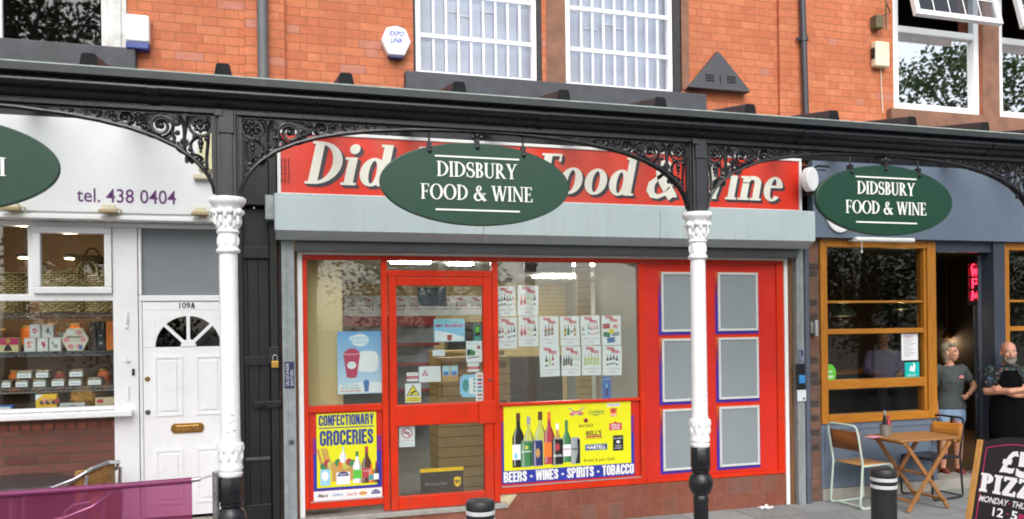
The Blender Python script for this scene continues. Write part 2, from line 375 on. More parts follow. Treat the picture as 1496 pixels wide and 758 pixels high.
def block(ch, W=.19, h=.17):
    "heavy condensed sans capitals"
    st = lambda x, z0=0., z1=1., w=W: rc(x, z0, x+w, z1)
    dg = lambda x0, z0, x1, z1, w: [[(x0-w/2, z0), (x0+w/2, z0), (x1+w/2, z1), (x1-w/2, z1)]]
    if ch in 'OCGQ':
        g = rc(0, .22, W, .78)+ring(.24, .78, .24, .22, .24-W, .22-h, 0, 180)+ring(.24, .22, .24, .22, .24-W, .22-h, 180, 360)
        if ch == 'O': return g+rc(.48-W, .22, .48, .78), .48
        g += rc(.48-W, .64, .48, .78)
        return g+(rc(.48-W, .22, .48, .36) if ch == 'C' else rc(.48-W, .22, .48, .5)+rc(.26, .38, .48-W, .5)), .48
    if ch == 'I': return st(0), W
    if ch == '-': return rc(.05, .36, .3, .36+h), .35
    if ch == 'N': return st(0)+st(.3)+dg(.09, 1, .4, 0, W*.9), .3+W
    if ch in 'EF': return st(0)+rc(W, 1-h, .42, 1)+rc(W, .44, .39, .44+h*.9)+(rc(W, 0, .42, h) if ch == 'E' else []), .42
    if ch == 'T': return st(.13)+rc(0, 1-h, .13, 1)+rc(.13+W, 1-h, .45, 1), .45
    if ch == 'A': return dg(.09, 0, .22, 1, W)+dg(.43, 0, .30, 1, W)+rc(.16, .2, .36, .2+h), .52
    if ch == 'Y': return dg(.09, 1, .25, .4, W*.95)+dg(.43, 1, .27, .4, W*.95)+rc(.26-W/2, 0, .26+W/2, .45), .52
    if ch == 'W': return dg(.09, 1, .19, 0, W*.9)+dg(.36, 1, .21, 0, W*.75)+dg(.36, 1, .51, 0, W*.75)+dg(.63, 1, .53, 0, W*.9), .72
    if ch in 'RPB':
        g = st(0)+rc(W, 1-h, .25, 1)+rc(W, .44, .25, .44+h*.8)+ring(.25, .72, .23, .28, .23-W, .28-h*.95, -90, 90)
        if ch == 'R': g += rc(.48-W, 0, .48, .36)+ring(.29, .34, .19, .16, .001, .02, 0, 90)
        if ch == 'B': g += rc(W, 0, .25, h)+ring(.25, .27, .25, .27, .25-W, .27-h, -90, 90)
        return g, .49
    if ch == 'S':
        p = [(.38, .66), (.38, .78), (.34, .88), (.24, .92), (.14, .88), (.095, .78), (.11, .67), (.2, .57), (.29, .48), (.37, .36), (.385, .22), (.34, .12), (.24, .08), (.14, .12), (.1, .22), (.1, .34)]
        return stroke(p, [W]*3+[h]*1+[W]*2+[W*1.05]*4+[W]*2+[h]+[W]*3), .48
    return [], .22
def heavy(s):
    x = 0; out = []
    for ch in s:
        g, a = block(ch); out += [[(p[0]+x, p[1]) for p in q] for q in g]; x += a+.045
    return out, x-.045
def serif(s, **k):
    "a string -> polygons in cap-height units, width"
    x = 0; out = []
    for ch in s:
        g, a = glyph(ch, **k); out += [[(p[0]+x, p[1]) for p in q] for q in g]; x += a
    return out, x
# ---------------------------------------------------------------- shared materials
BRICK = grid('orange_brick', S(190, 116, 80), S(178, 100, 66), S(152, 92, 64), .345, .0785, .667, rough=.85, odd=(S(176, 116, 98), .97), joint=.0052, stain=S(172, 96, 60), bump=.5)
BRICKB = grid('brown_brick', S(120, 76, 66), S(106, 62, 54), S(88, 72, 60), .235, .078, None, rough=.85, odd=(S(96, 56, 50), .93), joint=.008, stain=S(92, 66, 56))
BRICKP = grid('pier_brick', S(126, 88, 70), S(92, 74, 64), S(96, 86, 78), .225, .078, None, rough=.9, odd=(S(70, 58, 54), .7), joint=.007, nz=.25)
TILE = grid('brown_tile', S(130, 78, 62), S(122, 68, 52), S(138, 92, 78), .148, .165, None, stagger=0., rough=.5, joint=.0028, bump=.2, nz=.2, odd=(S(120, 84, 72), .75), stain=S(128, 64, 42))
FLAG = grid('paving', S(146, 149, 148), S(134, 137, 136), S(92, 92, 88), .62, .46, None, rough=.9, joint=.008, ax='x', az='y', bump=.35, nz=.16, stain=S(118, 120, 118))
ASPH = pm('asphalt', (.05, .05, .052), .9, .25, 4, .5, 90)
SAND = pm('red_sandstone', S(130, 94, 76), .9, .2, 7, .35, 40, dirt=.35)
SANDG = pm('slate_painted_stone', S(66, 68, 74), .7, .15, 7, .25, 30, dirt=.3)
BLACK = pm('black_iron_paint', S(27, 27, 32), .3, .2, 9, .12, 40, dirt=.2)
POSTB = pm('charcoal_iron_paint', S(44, 46, 50), .4, .12, 9, .1, 40)
BLACKW = pm('black_gate_paint', S(20, 23, 25), .42, .3, 3, .2, 25, dirt=.3)
WHITEP = pm('white_gloss_paint', (.84, .845, .85), .3, .04, 4, .06, 20)
WHITEU = pm('white_plastic_frame', (.80, .805, .81), .35, .05, 3)
WHITED = pm('weathered_white_paint', S(206, 206, 204), .6, .12, 9, .2, 30, dirt=.5)
RED = pm('red_frame_paint', S(210, 48, 14), .38, .12, 2.5, .06, 20, spec=.25, dirt=.28, streak=.4)
REDV = pm('red_vinyl', S(204, 46, 34), .34, .12, 1.6, spec=.3, streak=.3, dirt=.12)
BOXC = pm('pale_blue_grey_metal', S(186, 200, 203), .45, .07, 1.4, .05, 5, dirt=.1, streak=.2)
GALV = pm('galvanised_steel', S(150, 158, 160), .5, .16, 12, .05, 40, metallic=.35)
DGREY = pm('dark_grey_metal', S(86, 90, 92), .5, .12, 6, metallic=.3)
SLATE = pm('slate_blue_grey_paint', S(100, 113, 130), .5, .06, 3, .04, 20)
SLATED = pm('dark_slate_paint', S(58, 66, 80), .45, .1, 4, .05, 20)
OAK = wood('stained_window_wood', S(188, 124, 36), S(156, 96, 24), 'z', .4)
OAKX = wood('stained_window_wood_flat', S(190, 126, 36), S(158, 98, 24), 'x', .4)
TEAK = wood('table_wood', S(178, 128, 74), S(144, 96, 52), 'x', .5)
TIMB = wood('bare_brown_timber', S(128, 88, 58), S(92, 62, 42), 'z', .7)
GLASS = glass('window_glass', refl=1.15)
GLASSU = glass('upper_window_glass', (.8, .84, .84), 1.5)
CONC = pm('concrete', S(150, 146, 138), .9, .15, 6, .3, 50, dirt=.3)
CREAM = pm('cream_plastic', S(214, 206, 180), .5, .08, 8, dirt=.2)
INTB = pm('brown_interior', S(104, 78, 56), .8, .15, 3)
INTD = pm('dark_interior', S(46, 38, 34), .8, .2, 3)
PURPLE = pm('purple_letter', S(98, 48, 112), .5, .03, 4)

# ---------------------------------------------------------------- ground
def sheet_h(name, x0, x1, y0, y1, z, mat):
    m = MB(mat); m.add([(x0, y0, z), (x1, y0, z), (x1, y1, z), (x0, y1, z)], [(0, 1, 2, 3)]); return struct(m.build(name, recalc=False))
sheet_h('ground', -600, 600, -600, 600, -.14, pm('far_ground', S(110, 108, 98), .95, .2, .5))
sheet_h('road', -120, 120, -11.5, -3.3, -.132, ASPH)
struct(MB(FLAG).box(-40, 40, -3.15, .62, -.13, 0).build('pavement'))
struct(MB(CONC).box(-40, 40, -3.3, -3.153, -.13, .004).build('kerb', bevel=.015))
struct(MB(FLAG).box(-40, 40, -14.5, -11.5, -.13, 0).build('far_pavement'))

# ---------------------------------------------------------------- the terrace
def wall(m, x0, x1, z0, z1, y0, y1, holes):
    xs = sorted({x0, x1, *[h[0] for h in holes], *[h[1] for h in holes]}); zs = sorted({z0, z1, *[h[2] for h in holes], *[h[3] for h in holes]})
    xs = [x for x in xs if x0 <= x <= x1]; zs = [z for z in zs if z0 <= z <= z1]
    solid = lambda i, j: 0 <= i < len(xs)-1 and 0 <= j < len(zs)-1 and not any(h[0] < (xs[i]+xs[i+1])/2 < h[1] and h[2] < (zs[j]+zs[j+1])/2 < h[3] for h in holes)
    for i in range(len(xs)-1):
        for j in range(len(zs)-1):
            if not solid(i, j): continue
            a, b, c, e = xs[i], xs[i+1], zs[j], zs[j+1]
            m.add([(a,y0,c),(b,y0,c),(b,y0,e),(a,y0,e)], [(0,1,2,3)]); m.add([(a,y1,c),(b,y1,c),(b,y1,e),(a,y1,e)], [(3,2,1,0)])
            if not solid(i-1, j): m.add([(a,y0,c),(a,y1,c),(a,y1,e),(a,y0,e)], [(3,2,1,0)])
            if not solid(i+1, j): m.add([(b,y0,c),(b,y1,c),(b,y1,e),(b,y0,e)], [(0,1,2,3)])
            if not solid(i, j-1): m.add([(a,y0,c),(b,y0,c),(b,y1,c),(a,y1,c)], [(3,2,1,0)])
            if not solid(i, j+1): m.add([(a,y0,e),(b,y0,e),(b,y1,e),(a,y1,e)], [(0,1,2,3)])
    return m
def pane(name, x0, x1, z0, z1, y, parent, mat=None, t=.005):
    return MB(mat or GLASS).box(x0, x1, y, y+t, z0, z1).build(name, parent)

DELI = thing('terrace_building', 'orange brick building over the white deli shopfront with door 109A', 'building', (-1.9, .3, 0))
WINE = thing('terrace_building', 'orange brick building over the red food and wine shopfront', 'building', (2.7, .3, 0))
CAFE = thing('terrace_building', 'orange brick building over the grey cafe front with wooden windows', 'building', (7.9, .3, 0))
TOP = 8.2
for b, x0, x1, hs_ in ((DELI, -6.2, -.12, [(-3.4, -1.06, 4.29, 6.5)]), (WINE, -.12, 5.6, [(1.36, 2.62, 4.27, 6.5), (2.86, 4.13, 4.27, 6.5)]),
                       (CAFE, 5.6, 11.5, [(6.78, 8.03, 4.30, 6.5), (8.29, 9.55, 4.30, 6.5)])):
    wall(MB(BRICK), x0, x1, 3.62, TOP, 0, .32, hs_).build('wall', b)
    MB(pm('roof_slate', S(74, 76, 84), .7, .2, 5)).prism([(x0, TOP+.003), (x1, TOP+.003), (x1, TOP+.25), (x0, TOP+.25)], -.18, 8.6).build('roof', b, bevel=.02)
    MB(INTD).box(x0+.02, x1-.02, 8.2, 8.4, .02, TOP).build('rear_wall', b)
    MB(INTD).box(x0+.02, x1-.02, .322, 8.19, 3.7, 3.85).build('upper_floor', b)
MB(BRICK).box(-6.2, -6.0, .322, 8.19, .02, TOP).build('gable_wall', DELI); MB(BRICK).box(11.3, 11.5, .322, 8.19, .02, TOP).build('gable_wall', CAFE)
MB(BRICK).box(-.12, .21, -.045, -.001, 3.8, TOP).build('pilaster', WINE); MB(BRICK).box(5.27, 5.66, -.045, -.001, 3.8, TOP).build('pilaster', WINE)
# upper windows ------------------------------------------------------------------
# deli: dark pane, wide weathered white jamb
wn = MB(WHITED).box(-1.26, -1.205, .03, .1, 4.29, 6.5).box(-1.2, -1.06, -.02, .12, 4.29, 6.5).box(-1.165, -1.1, -.035, -.021, 4.29, 6.5).box(-2.05, -1.99, .05, .1, 4.29, 6.5).build('window', DELI, bevel=.006)
pane('pane', -3.4, -1.265, 4.3, 6.5, .075, wn, glass('dark_window_glass', (.5, .55, .53), .8))
MB(INTD).box(-3.5, -1.0, 1.6, 1.65, 4, 6.8).build('pane_backing', DELI)  # dark sheet standing for the unlit room behind the pane
MB(SANDG).box(-3.6, -.985, -.09, .1, 4.06, 4.285).build('sill', DELI, bevel=.012)
# wine shop: two barred windows
GRIL = pm('white_grille_paint', (.8, .8, .82), .35, .03, 4)
CURT = pm('grey_net_curtain', S(196, 200, 208), .9, .1, 3)
for x0, x1 in ((1.385, 2.575), (2.875, 4.045)):
    wn = MB(WHITEU).frame(x0, x1, 4.28, 6.45, .05, .03, .1).build('window', WINE, bevel=.006)
    pane('pane', x0+.052, x1-.052, 4.332, 6.398, .072, wn, glass('net_window_glass', (.9, .92, .95), 1.3))
    g = MB(GRIL); n = 9
    for i in range(1, n): xx = x0+.05+(x1-x0-.1)*i/n; g.box(xx-.0095, xx+.0095, .026, .044, 4.332, 6.4)
    for z in (4.655, 5.06, 5.46): g.box(x0+.052, x1-.052, .014, .0255, z-.019, z+.019)
    g.build('bar_grille', wn)
    MB(CURT).box(x0-.03, x1+.03, .2, .21, 4.3, 6.48).build('pane_backing', wn)
    q = MB(GRIL)
    for j in range(3): xx = x0+.2+random.random()*.7; q.box(xx, xx+.16, .19, .199, 4.93+.03*j, 4.945+.03*j)
    q.build('blind_slat', wn)
MB(SAND).box(2.665, 2.86, -.012, .2, 4.285, 6.6).build('mullion', WINE, bevel=.008)
DT = pm('dark_timber', S(48, 46, 48), .7, .2, 9)
parts('window_lining', DT, WINE, ((2.578, 2.66, .012, .12, 4.285, 6.5), (1.36, 1.383, .012, .12, 4.285, 6.5), (4.048, 4.125, .012, .12, 4.285, 6.5)))
MB(SAND).box(4.13, 4.215, -.012, .02, 4.33, 6.6).build('jamb_stone', WINE, bevel=.006)
MB(SANDG).box(1.27, 4.36, -.1, .1, 4.1, 4.278).build('sill', WINE, bevel=.012)
# cafe: white casements, one top light open
for x0, x1 in ((6.80, 8.02), (8.30, 9.53)):
    wn = MB(WHITEU).frame(x0, x1, 4.32, 6.45, .075, .02, .1).box(x0+.076, x1-.076, .021, .099, 5.19, 5.265).build('window', CAFE, bevel=.008)
    pane('pane', x0+.077, x1-.077, 4.397, 5.188, .07, wn, glass('mirror_window_glass', (.4, .45, .45), 18.))
    sa = MB(WHITEU); a = rad(14)
    sa.M = Matrix.Translation((0, .02, 6.38)) @ Matrix.Rotation(-a, 4, 'X') @ Matrix.Translation((0, -.02, -6.38))
    sa.frame(x0+.01, x1-.01, 5.215, 6.38, .06, -.045, .012); sa.m(glass('lead_glass', (.75, .78, .8), 1.5)).box(x0+.07, x1-.07, -.02, -.014, 5.277, 6.318)
    sa.m(GRIL)
    for i in range(1, 5): xx = x0+.07+(x1-x0-.14)*i/5; sa.box(xx-.006, xx+.006, -.026, -.021, 5.277, 6.318)
    for z in (5.5, 5.75, 6.0): sa.box(x0+.07, x1-.07, -.032, -.0265, z-.006, z+.006)
    sa.build('opening_sash', wn, bevel=.004)
    MB(INTD).box(x0-.05, x1+.05, 2.2, 2.25, 4, 6.8).build('pane_backing', wn)  # dark board set well behind the glass, coloured as an unlit room
MB(SAND).box(8.035, 8.285, -.02, .2, 4.30, 6.6).build('mullion', CAFE, bevel=.008)
MB(SAND).box(6.68, 9.7, -.08, .1, 4.1, 4.297).build('sill', CAFE, bevel=.01)
MB(BLACK).box(-6.2, 11.5, -.05, -.003, 3.665, 3.79).build('canopy_wall_plate', WINE)

# ---------------------------------------------------------------- deli shopfront (part of DELI)
fa = MB(pm('white_fascia_board', S(224, 226, 228), .45, .05, 1.2, dirt=.1)).box(-6.0, -.33, -.15, -.02, 2.875, 3.66).build('fascia', DELI, bevel=.004)
MB(PURPLE).text('tel. 438 0404', -1.425, 2.985, -.1525, .115, .745, bold=.008).build('lettering', fa, recalc=False)
MB(WHITEP).box(-6.0, -.30, -.19, -.02, 2.842, 2.873).build('fascia_ledge', DELI, bevel=.004)
m = MB(WHITEU).box(-6, -.24, -.015, .08, 2.80, 2.84).box(-1.815, -1.775, -.01, .08, 2.205, 2.798).box(-6, -1.19, -.012, .08, 2.19, 2.245)
m.box(-1.19, -1.0, -.02, .1, .0, 2.798).box(-6, -1.192, -.008, .08, 1.285, 1.315).box(-.995, -.22, -.012, .08, 2.185, 2.235).box(-.995, -.97, -.012, .08, .30, 2.183).box(-.247, -.222, -.012, .08, .30, 2.183).box(-.995, -.97, -.012, .08, 2.237, 2.798)
m.build('shopfront_frame', DELI, bevel=.005)
ca = MB(WHITEU).frame(-1.772, -1.193, 2.248, 2.797, .055, -.045, .03).build('casement', DELI, bevel=.007)
pane('pane', -1.715, -1.25, 2.305, 2.74, .0, ca, glass('deli_window_glass', refl=.8))
DGL = glass('deli_window_glass', refl=.8); pane('window_pane', -3.4, -1.817, 2.248, 2.797, .03, DELI, DGL); pane('window_pane', -3.4, -1.194, 1.317, 2.188, .03, DELI, DGL)
MB(WHITEP).box(-6, -1.04, -.14, .08, 1.235, 1.282).build('window_sill', DELI, bevel=.008)
MB(BRICKB).box(-6, -1.193, .0, .22, .0, 1.14).build('stall_riser', DELI)
MB(grid('soldier_brick', S(150, 86, 62), S(124, 70, 58), S(84, 66, 54), .082, .3, None, stagger=0, rough=.85, joint=.012)).box(-6, -1.193, -.004, .22, 1.143, 1.233).build('soldier_course', DELI)
MB(pm('grey_light_panel', S(122, 130, 134), .5, .06, 3, spec=.4)).box(-.968, -.25, .02, .04, 2.24, 2.797).build('top_light', DELI)
# hardware on the white post
hw = MB(WHITEU).box(-1.10, -1.075, -.035, -.021, 1.96, 2.1).box(-1.095, -1.08, -.05, -.036, 2.0, 2.06).box(-1.115, -1.06, -.035, -.021, 1.68, 1.70).box(-1.09, -1.082, -.045, -.036, 1.66, 1.735).box(-1.10, -1.075, -.035, -.021, 1.36, 1.48)
hw.build('shutter_hook', DELI, bevel=.003)
MB(BLACK).box(-1.05, -1.03, -.035, -.021, 1.565, 1.62).build('door_bell', DELI, bevel=.003)
# door 109A
dr = MB(WHITEP).box(-.968, -.25, .0, .045, .36, 1.795).box(-.968, -.25, .0, .045, 2.11, 2.18).box(-.968, -.872, .0, .045, 1.797, 2.108).box(-.348, -.25, .0, .045, 1.797, 2.108)
# arched fill of the fan light
for s_ in (-1, 1):
    pts = [(-.61+s_*.2605*math.cos(rad(a)), 1.797+.2605*math.sin(rad(a))) for a in range(0, 91, 6)]
    poly = pts+[(-.61, 2.1085), (-.61+s_*.2625, 2.1085)]
    dr.prism(poly, .0012, .044)
for a in (45, 90, 135):
    c, q = math.cos(rad(a)), math.sin(rad(a)); e_ = .014
    dr.prism([(-.61+.05*c-q*e_, 1.797+.05*q+c*e_), (-.61+.05*c+q*e_, 1.797+.05*q-c*e_), (-.61+.27*c+q*e_, 1.797+.27*q-c*e_), (-.61+.27*c-q*e_, 1.797+.27*q+c*e_)], -.004, .03)
dr.prism([(-.61+.062*math.cos(rad(a)), 1.797+.062*math.sin(rad(a))) for a in range(0, 181, 12)], -.006, .03)
for x0, x1 in ((-.885, -.66), (-.56, -.335)):
    for z0, z1 in ((1.21, 1.72), (.46, .93)):
        dr.frame(x0, x1, z0, z1, .022, -.009, -.0005); dr.box(x0+.045, x1-.045, -.011, -.0005, z0+.045, z1-.045)
d0 = dr.build('door', DELI, bevel=.006)
MB(glass('fan_glass', (.3, .32, .32), 1.2)).prism([(-.61+.262*math.cos(rad(a)), 1.8+.262*math.sin(rad(a))) for a in range(0, 181, 6)], .015, .02).build('fan_light', d0)
BRASS = pm('aged_brass', S(160, 120, 62), .35, .2, 20, metallic=.9)
lb = MB(BRASS).prism([(-.755, 1.085), (-.735, 1.062), (-.515, 1.062), (-.495, 1.085), (-.495, 1.122), (-.515, 1.145), (-.735, 1.145), (-.755, 1.122)], -.014, -.002)
lb.m(pm('worn_brass', S(196, 160, 90), .25, .1, 20, metallic=.9)).box(-.72, -.53, -.02, -.015, 1.08, 1.127); lb.build('letterbox', d0, bevel=.004)
for z, c in ((1.53, BRASS), (1.25, DGREY)):
    k_ = MB(c); k_.M = Matrix.Translation((-.935, -.001, z)) @ Matrix.Rotation(rad(90), 4, 'X'); k_.lathe([(.021, 0), (.021, .006), (.014, .01), (.01, .02)], n=14).build('lock', d0, smooth=40)
pl, wd = serif('A', W=.3, h=.13, t=.09); n_ = MB(pm('black_digit', (.02, .02, .022), .5, .05, 9)); n_.text('109', -.68, 2.122, -.0025, .05, .088, bold=.02); n_.glyphs(pl, -.588, 2.122, -.004, -.0022, .05, .8); n_.build('house_number', d0, recalc=False)
MB(CONC).box(-1.0, -.2, -.26, .05, 0, .16).box(-1.0, -.2, -.03, .05, .16, .33).build('door_step', DELI, bevel=.01)
# deli interior
MB(INTB).box(-6, -.9, 2.6, 2.7, .02, 3.69).build('shop_back_wall', DELI); MB(INTB).box(-.94, -.9, .3, 2.59, .02, 3.69).build('shop_side_wall', DELI)
MB(INTD).box(-6, -.95, .23, 2.59, .02, .06).build('shop_floor', DELI)
c = MB(pm('dark_ceiling', S(92, 80, 68), .8, .1, 3)).box(-6, -.95, .1, 2.59, 3.1, 3.2)
c.build('shop_ceiling', DELI)
parts('ceiling_beam', wood('dark_beam', S(70, 46, 30), S(50, 32, 22), 'y', .7), DELI, [(x, x+.13, .12, 2.58, 3.0, 3.098) for x in (-2.9, -2.2, -1.45)])
# hall behind door 109A and black gateway
MB(INTD).box(-.9, -.14, 1.2, 1.25, .02, 3.69).build('hall_wall', DELI)

# ---------------------------------------------------------------- black gateway (part of WINE)
ga = MB(BLACKW)
ga.box(-.215, .06, .06, .1, .05, 3.0)
for x in (-.215, -.125, -.035): ga.box(x+.001, x+.089, .052, .0595, .06, 2.55)
ga.box(-.21, .06, .02, .059, 2.56, 2.66).box(-.21, .06, .02, .045, 1.62, 1.70).box(-.21, .055, .02, .045, .25, .4)
gate = ga.build('gate', WINE, bevel=.004)
gf = MB(BLACKW).box(.062, .128, -.05, .12, .0, 3.66).box(-.22, .06, -.03, .12, 3.02, 3.66).box(-.218, -.16, .002, .045, .02, 3.0).build('gate_frame', WINE, bevel=.005)
MB(BLACK).box(.02, .14, -.09, -.052, 1.255, 1.31).tube([(-.06, -.02, 1.282), (.03, -.07, 1.282)], .012).box(-.09, .02, -.035, .018, 1.255, 1.31).build('bolt', gate, bevel=.004)
MB(DGREY).box(-.16, .05, .03, .044, .79, .815).build('bar', gate)
MB(BLACK).box(.04, .13, -.075, -.052, 1.64, 1.78).build('hasp', gate, bevel=.004)
# soot-dark strip of brick between gate and shutter rail
MB(grid('sooty_brick', S(64, 44, 40), S(48, 38, 36), S(40, 36, 34), .23, .078, None, rough=.9)).box(.13, .16, -.03, .12, 0, 2.7).build('brick_reveal', WINE)

# ---------------------------------------------------------------- red wine shopfront (part of WINE)
FY0, FY1 = -.02, .05
m = MB(RED)
m.box(.34, 5.30, FY0, FY1, 2.553, 2.592)                                  # head
m.box(.34, .378, FY0, FY1, .33, 2.55).box(1.035, 1.088, FY0, FY1, .27, 2.55).box(2.082, 2.14, FY0, FY1, .27, 2.55).box(3.615, 3.668, FY0, FY1, .335, 2.55).box(5.215, 5.30, FY0, FY1, .335, 2.55)
m.box(.38, 1.033, FY0+.002, FY1, 1.185, 1.245).box(.38, 1.033, FY0-.003, FY1, .33, .388)
m.box(1.09, 2.08, FY0+.002, FY1, 2.405, 2.462)
m.box(2.142, 3.613, FY0+.002, FY1, 1.172, 1.2).box(2.142, 3.613, FY0-.003, FY1, .335, .40).box(3.67, 5.213, FY0-.003, FY1, .335, .375)
m.build('shopfront_frame', WINE, bevel=.004)
parts('bottom_bead', pm('silver_bead', S(190, 190, 188), .35, .1, 9, metallic=.5), WINE, ((.385, 1.03, -.03, -.0235, .392, .4), (2.15, 3.61, -.03, -.0235, .403, .412)))
pane('window_pane', .38, 1.033, 1.247, 2.55, .02, WINE); pane('window_pane', 2.142, 3.613, 1.202, 2.55, .02, WINE, glass('bright_window_glass', refl=1.7)); pane('top_light', 1.09, 2.08, 2.464, 2.55, .02, WINE)
MB(REDV).box(.38, 1.033, .012, .03, .39, 1.183).build('lower_panel', WINE); MB(REDV).box(2.142, 3.613, .012, .03, .402, 1.170).build('lower_panel', WINE)
# door
m = MB(RED)
DX0, DX1 = 1.10, 2.075
m.box(DX0, DX0+.068, -.035, .03, .265, 2.40).box(DX1-.085, DX1, -.035, .03, .265, 2.40).box(DX0+.07, DX1-.087, -.033, .03, 2.32, 2.398).box(DX0+.07, DX1-.087, -.033, .03, 1.03, 1.225).box(DX0+.07, DX1-.087, -.033, .03, .267, .385)
m.box(DX0+.04, DX1-.15, -.047, -.036, 1.035, 1.218).box(DX1-.145, DX1+.02, -.055, -.036, 1.02, 1.235)
d1 = m.build('door', WINE, bevel=.005)
pane('door_pane', DX0+.07, DX1-.087, 1.227, 2.318, .0, d1); pane('door_pane', DX0+.07, DX1-.087, .387, 1.028, .0, d1)
k_ = MB(DGREY); k_.M = Matrix.Translation((DX1-.03, -.036, 1.43)) @ Matrix.Rotation(rad(90), 4, 'X'); k_.lathe([(.014, 0), (.014, .008), (.006, .01)], n=14).build('lock', d1, smooth=40)
# panelled red section with six frosted panes
MB(REDV).box(3.67, 5.213, .0, .03, .377, 2.55).build('red_panel', WINE)
VIO = pm('violet_print', S(70, 40, 150), .3, .08, 3); ORG = pm('orange_print', S(226, 110, 40), .3, .06, 3); VRD = pm('plum_print', S(140, 34, 90), .3, .06, 3)
k = NT('fading_violet_print'); tcg = k.node('ShaderNodeTexCoord'); sp = k.node('ShaderNodeSeparateXYZ'); k.link(tcg.outputs['Generated'], sp.inputs[0])
rmp = k.node('ShaderNodeValToRGB'); k.link(sp.outputs[2], rmp.inputs[0]); e0, e1 = rmp.color_ramp.elements; e0.color = (*S(64, 44, 160), 1); e0.position = .3; e1.color = (*S(206, 96, 40), 1); e1.position = .98
ee = rmp.color_ramp.elements.new(.55); ee.color = (*S(84, 44, 140), 1); ee = rmp.color_ramp.elements.new(.78); ee.color = (*S(150, 44, 70), 1); k.link(rmp.outputs[0], k.b.inputs['Base Color']); k.b.inputs['Roughness'].default_value = .32; GRADP = k.m
SILV = pm('silver_frame', S(214, 216, 216), .4, .06, 9, metallic=.2)
FRST = pm('frosted_pane', S(138, 147, 151), .5, .06, 1.1, spec=.25)
for x0, x1 in ((3.86, 4.335), (4.51, 4.985)):
    for j, (z0, z1) in enumerate(((1.855, 2.462), (1.145, 1.785), (.445, 1.068))):
        MB(GRADP).box(x0-.026, x1+.014, -.006, -.0002, z0-.03, z1+.010).build('printed_border', WINE)
        fr = MB(SILV).frame(x0, x1, z0, z1, .024, -.024, -.0065).build('panel_window', WINE, bevel=.004)
        MB(FRST).box(x0+.025, x1-.025, -.014, -.0075, z0+.025, z1-.025).build('frosted_pane', fr)
# tiled stall riser, chipped corner, threshold
m = MB(TILE).box(2.36, 5.30, -.02, .25, 0, .329).prism([(2.20, 0), (2.358, 0), (2.358, .329), (2.315, .329), (2.20, .19)], -.02, .25); m.build('stall_riser', WINE)
MB(pm('bare_plaster', S(196, 184, 150), .9, .2, 20, .5, 60)).prism([(2.142, .19), (2.2, .19), (2.315, .329), (2.142, .329)], -.006, .2).build('chipped_corner', WINE)
MB(pm('worn_aluminium', S(160, 158, 152), .5, .2, 14, .1, 50, metallic=.2)).box(.28, 2.198, -.08, .25, .215, .262).build('threshold', WINE, bevel=.006)
MB(TILE).box(.28, 2.198, -.06, .25, 0, .213).build('door_step', WINE)
parts('white_upright', WHITEP, WINE, ((.295, .338, -.03, .06, .263, 2.62), (5.303, 5.345, -.03, .06, .0, 2.62)), bevel=.003); parts('white_head_strip', WHITEP, WINE, ((.34, 5.30, -.03, .06, 2.594, 2.612),))
parts('timber_batten', TIMB, WINE, ((.272, .293, -.035, .06, .263, 2.62), (5.347, 5.40, -.035, .06, .0, 2.62)))
# shop interior
SLW = slats('tan_slatwall', S(200, 176, 122), S(120, 98, 62), .0762); SLC = slats('tan_counter_slats', S(200, 178, 128), S(120, 98, 62), .115)
WINT = pm('grey_white_interior', S(176, 178, 172), .7, .06, 2)
BEIGE = pm('beige_board', S(206, 184, 132), .6, .06, 2)
MB(SLW).box(.2, 5.5, 7.0, 7.1, .06, 2.9).build('shop_back_wall', WINE)
MB(BEIGE).box(.14, .2, .1, 6.99, .06, 2.9).build('shop_side_wall', WINE); MB(WINT).box(5.5, 5.56, .1, 6.99, .06, 2.9).build('shop_side_wall', WINE)
MB(pm('shop_lino', S(120, 116, 108), .5, .1, 3)).box(.2, 5.5, .26, 6.99, .02, .06).build('shop_floor', WINE)
MB(WINT).box(.2, 5.5, .06, 6.99, 2.72, 2.78).build('shop_ceiling', WINE)
MB(BEIGE).box(.385, .70, .18, .21, .3, 2.6).build('window_back_board', WINE)
MB(pm('white_partition', S(206, 208, 200), .6, .04, 2)).box(3.645, 3.68, .1, 1.2, .1, 2.7).build('partition', WINE)
MB(SLW).box(3.44, 3.60, 1.21, 1.28, .1, 2.7).build('slatwall_end', WINE)
MB(INTD).box(3.2, 3.9, 6.9, 6.98, .06, 2.0).build('back_doorway', WINE)
MB(pm('dark_wainscot', S(60, 52, 46), .7, .1, 3)).box(2.0, 5.4, 6.985, 6.995, .06, 1.35).build('wainscot', WINE)

# ---------------------------------------------------------------- cafe shopfront (part of CAFE)
fa2 = MB(SLATE).box(5.62, 11.3, -.1, -.003, 2.84, 3.66).build('fascia', CAFE, bevel=.004)
MB(BRICKP).box(5.585, 5.755, -.005, .3, 0, 2.838).build('brick_pier', CAFE)
m = MB(OAK).box(5.76, 5.845, -.03, .1, .83, 2.835).box(7.155, 7.19, -.01, .1, .925, 2.75).box(7.192, 7.31, -.03, .12, .83, 2.835)
m.m(OAKX).box(5.847, 7.19, -.028, .1, 2.752, 2.835).box(5.847, 7.19, -.034, .1, .83, .922).box(5.847, 7.153, -.02, .09, 1.20, 1.30).box(5.847, 7.153, -.005, .09, 1.80, 1.855).box(5.847, 7.153, .0, .08, 2.14, 2.165)
wfr = m.build('window', CAFE, bevel=.005)
for z0, z1 in ((.924, 1.198), (1.302, 1.798), (1.857, 2.138), (2.167, 2.75)): pane('pane', 5.847, 7.153, z0, z1, .04, wfr, glass('cafe_glass', (.85, .88, .86), 1.0))
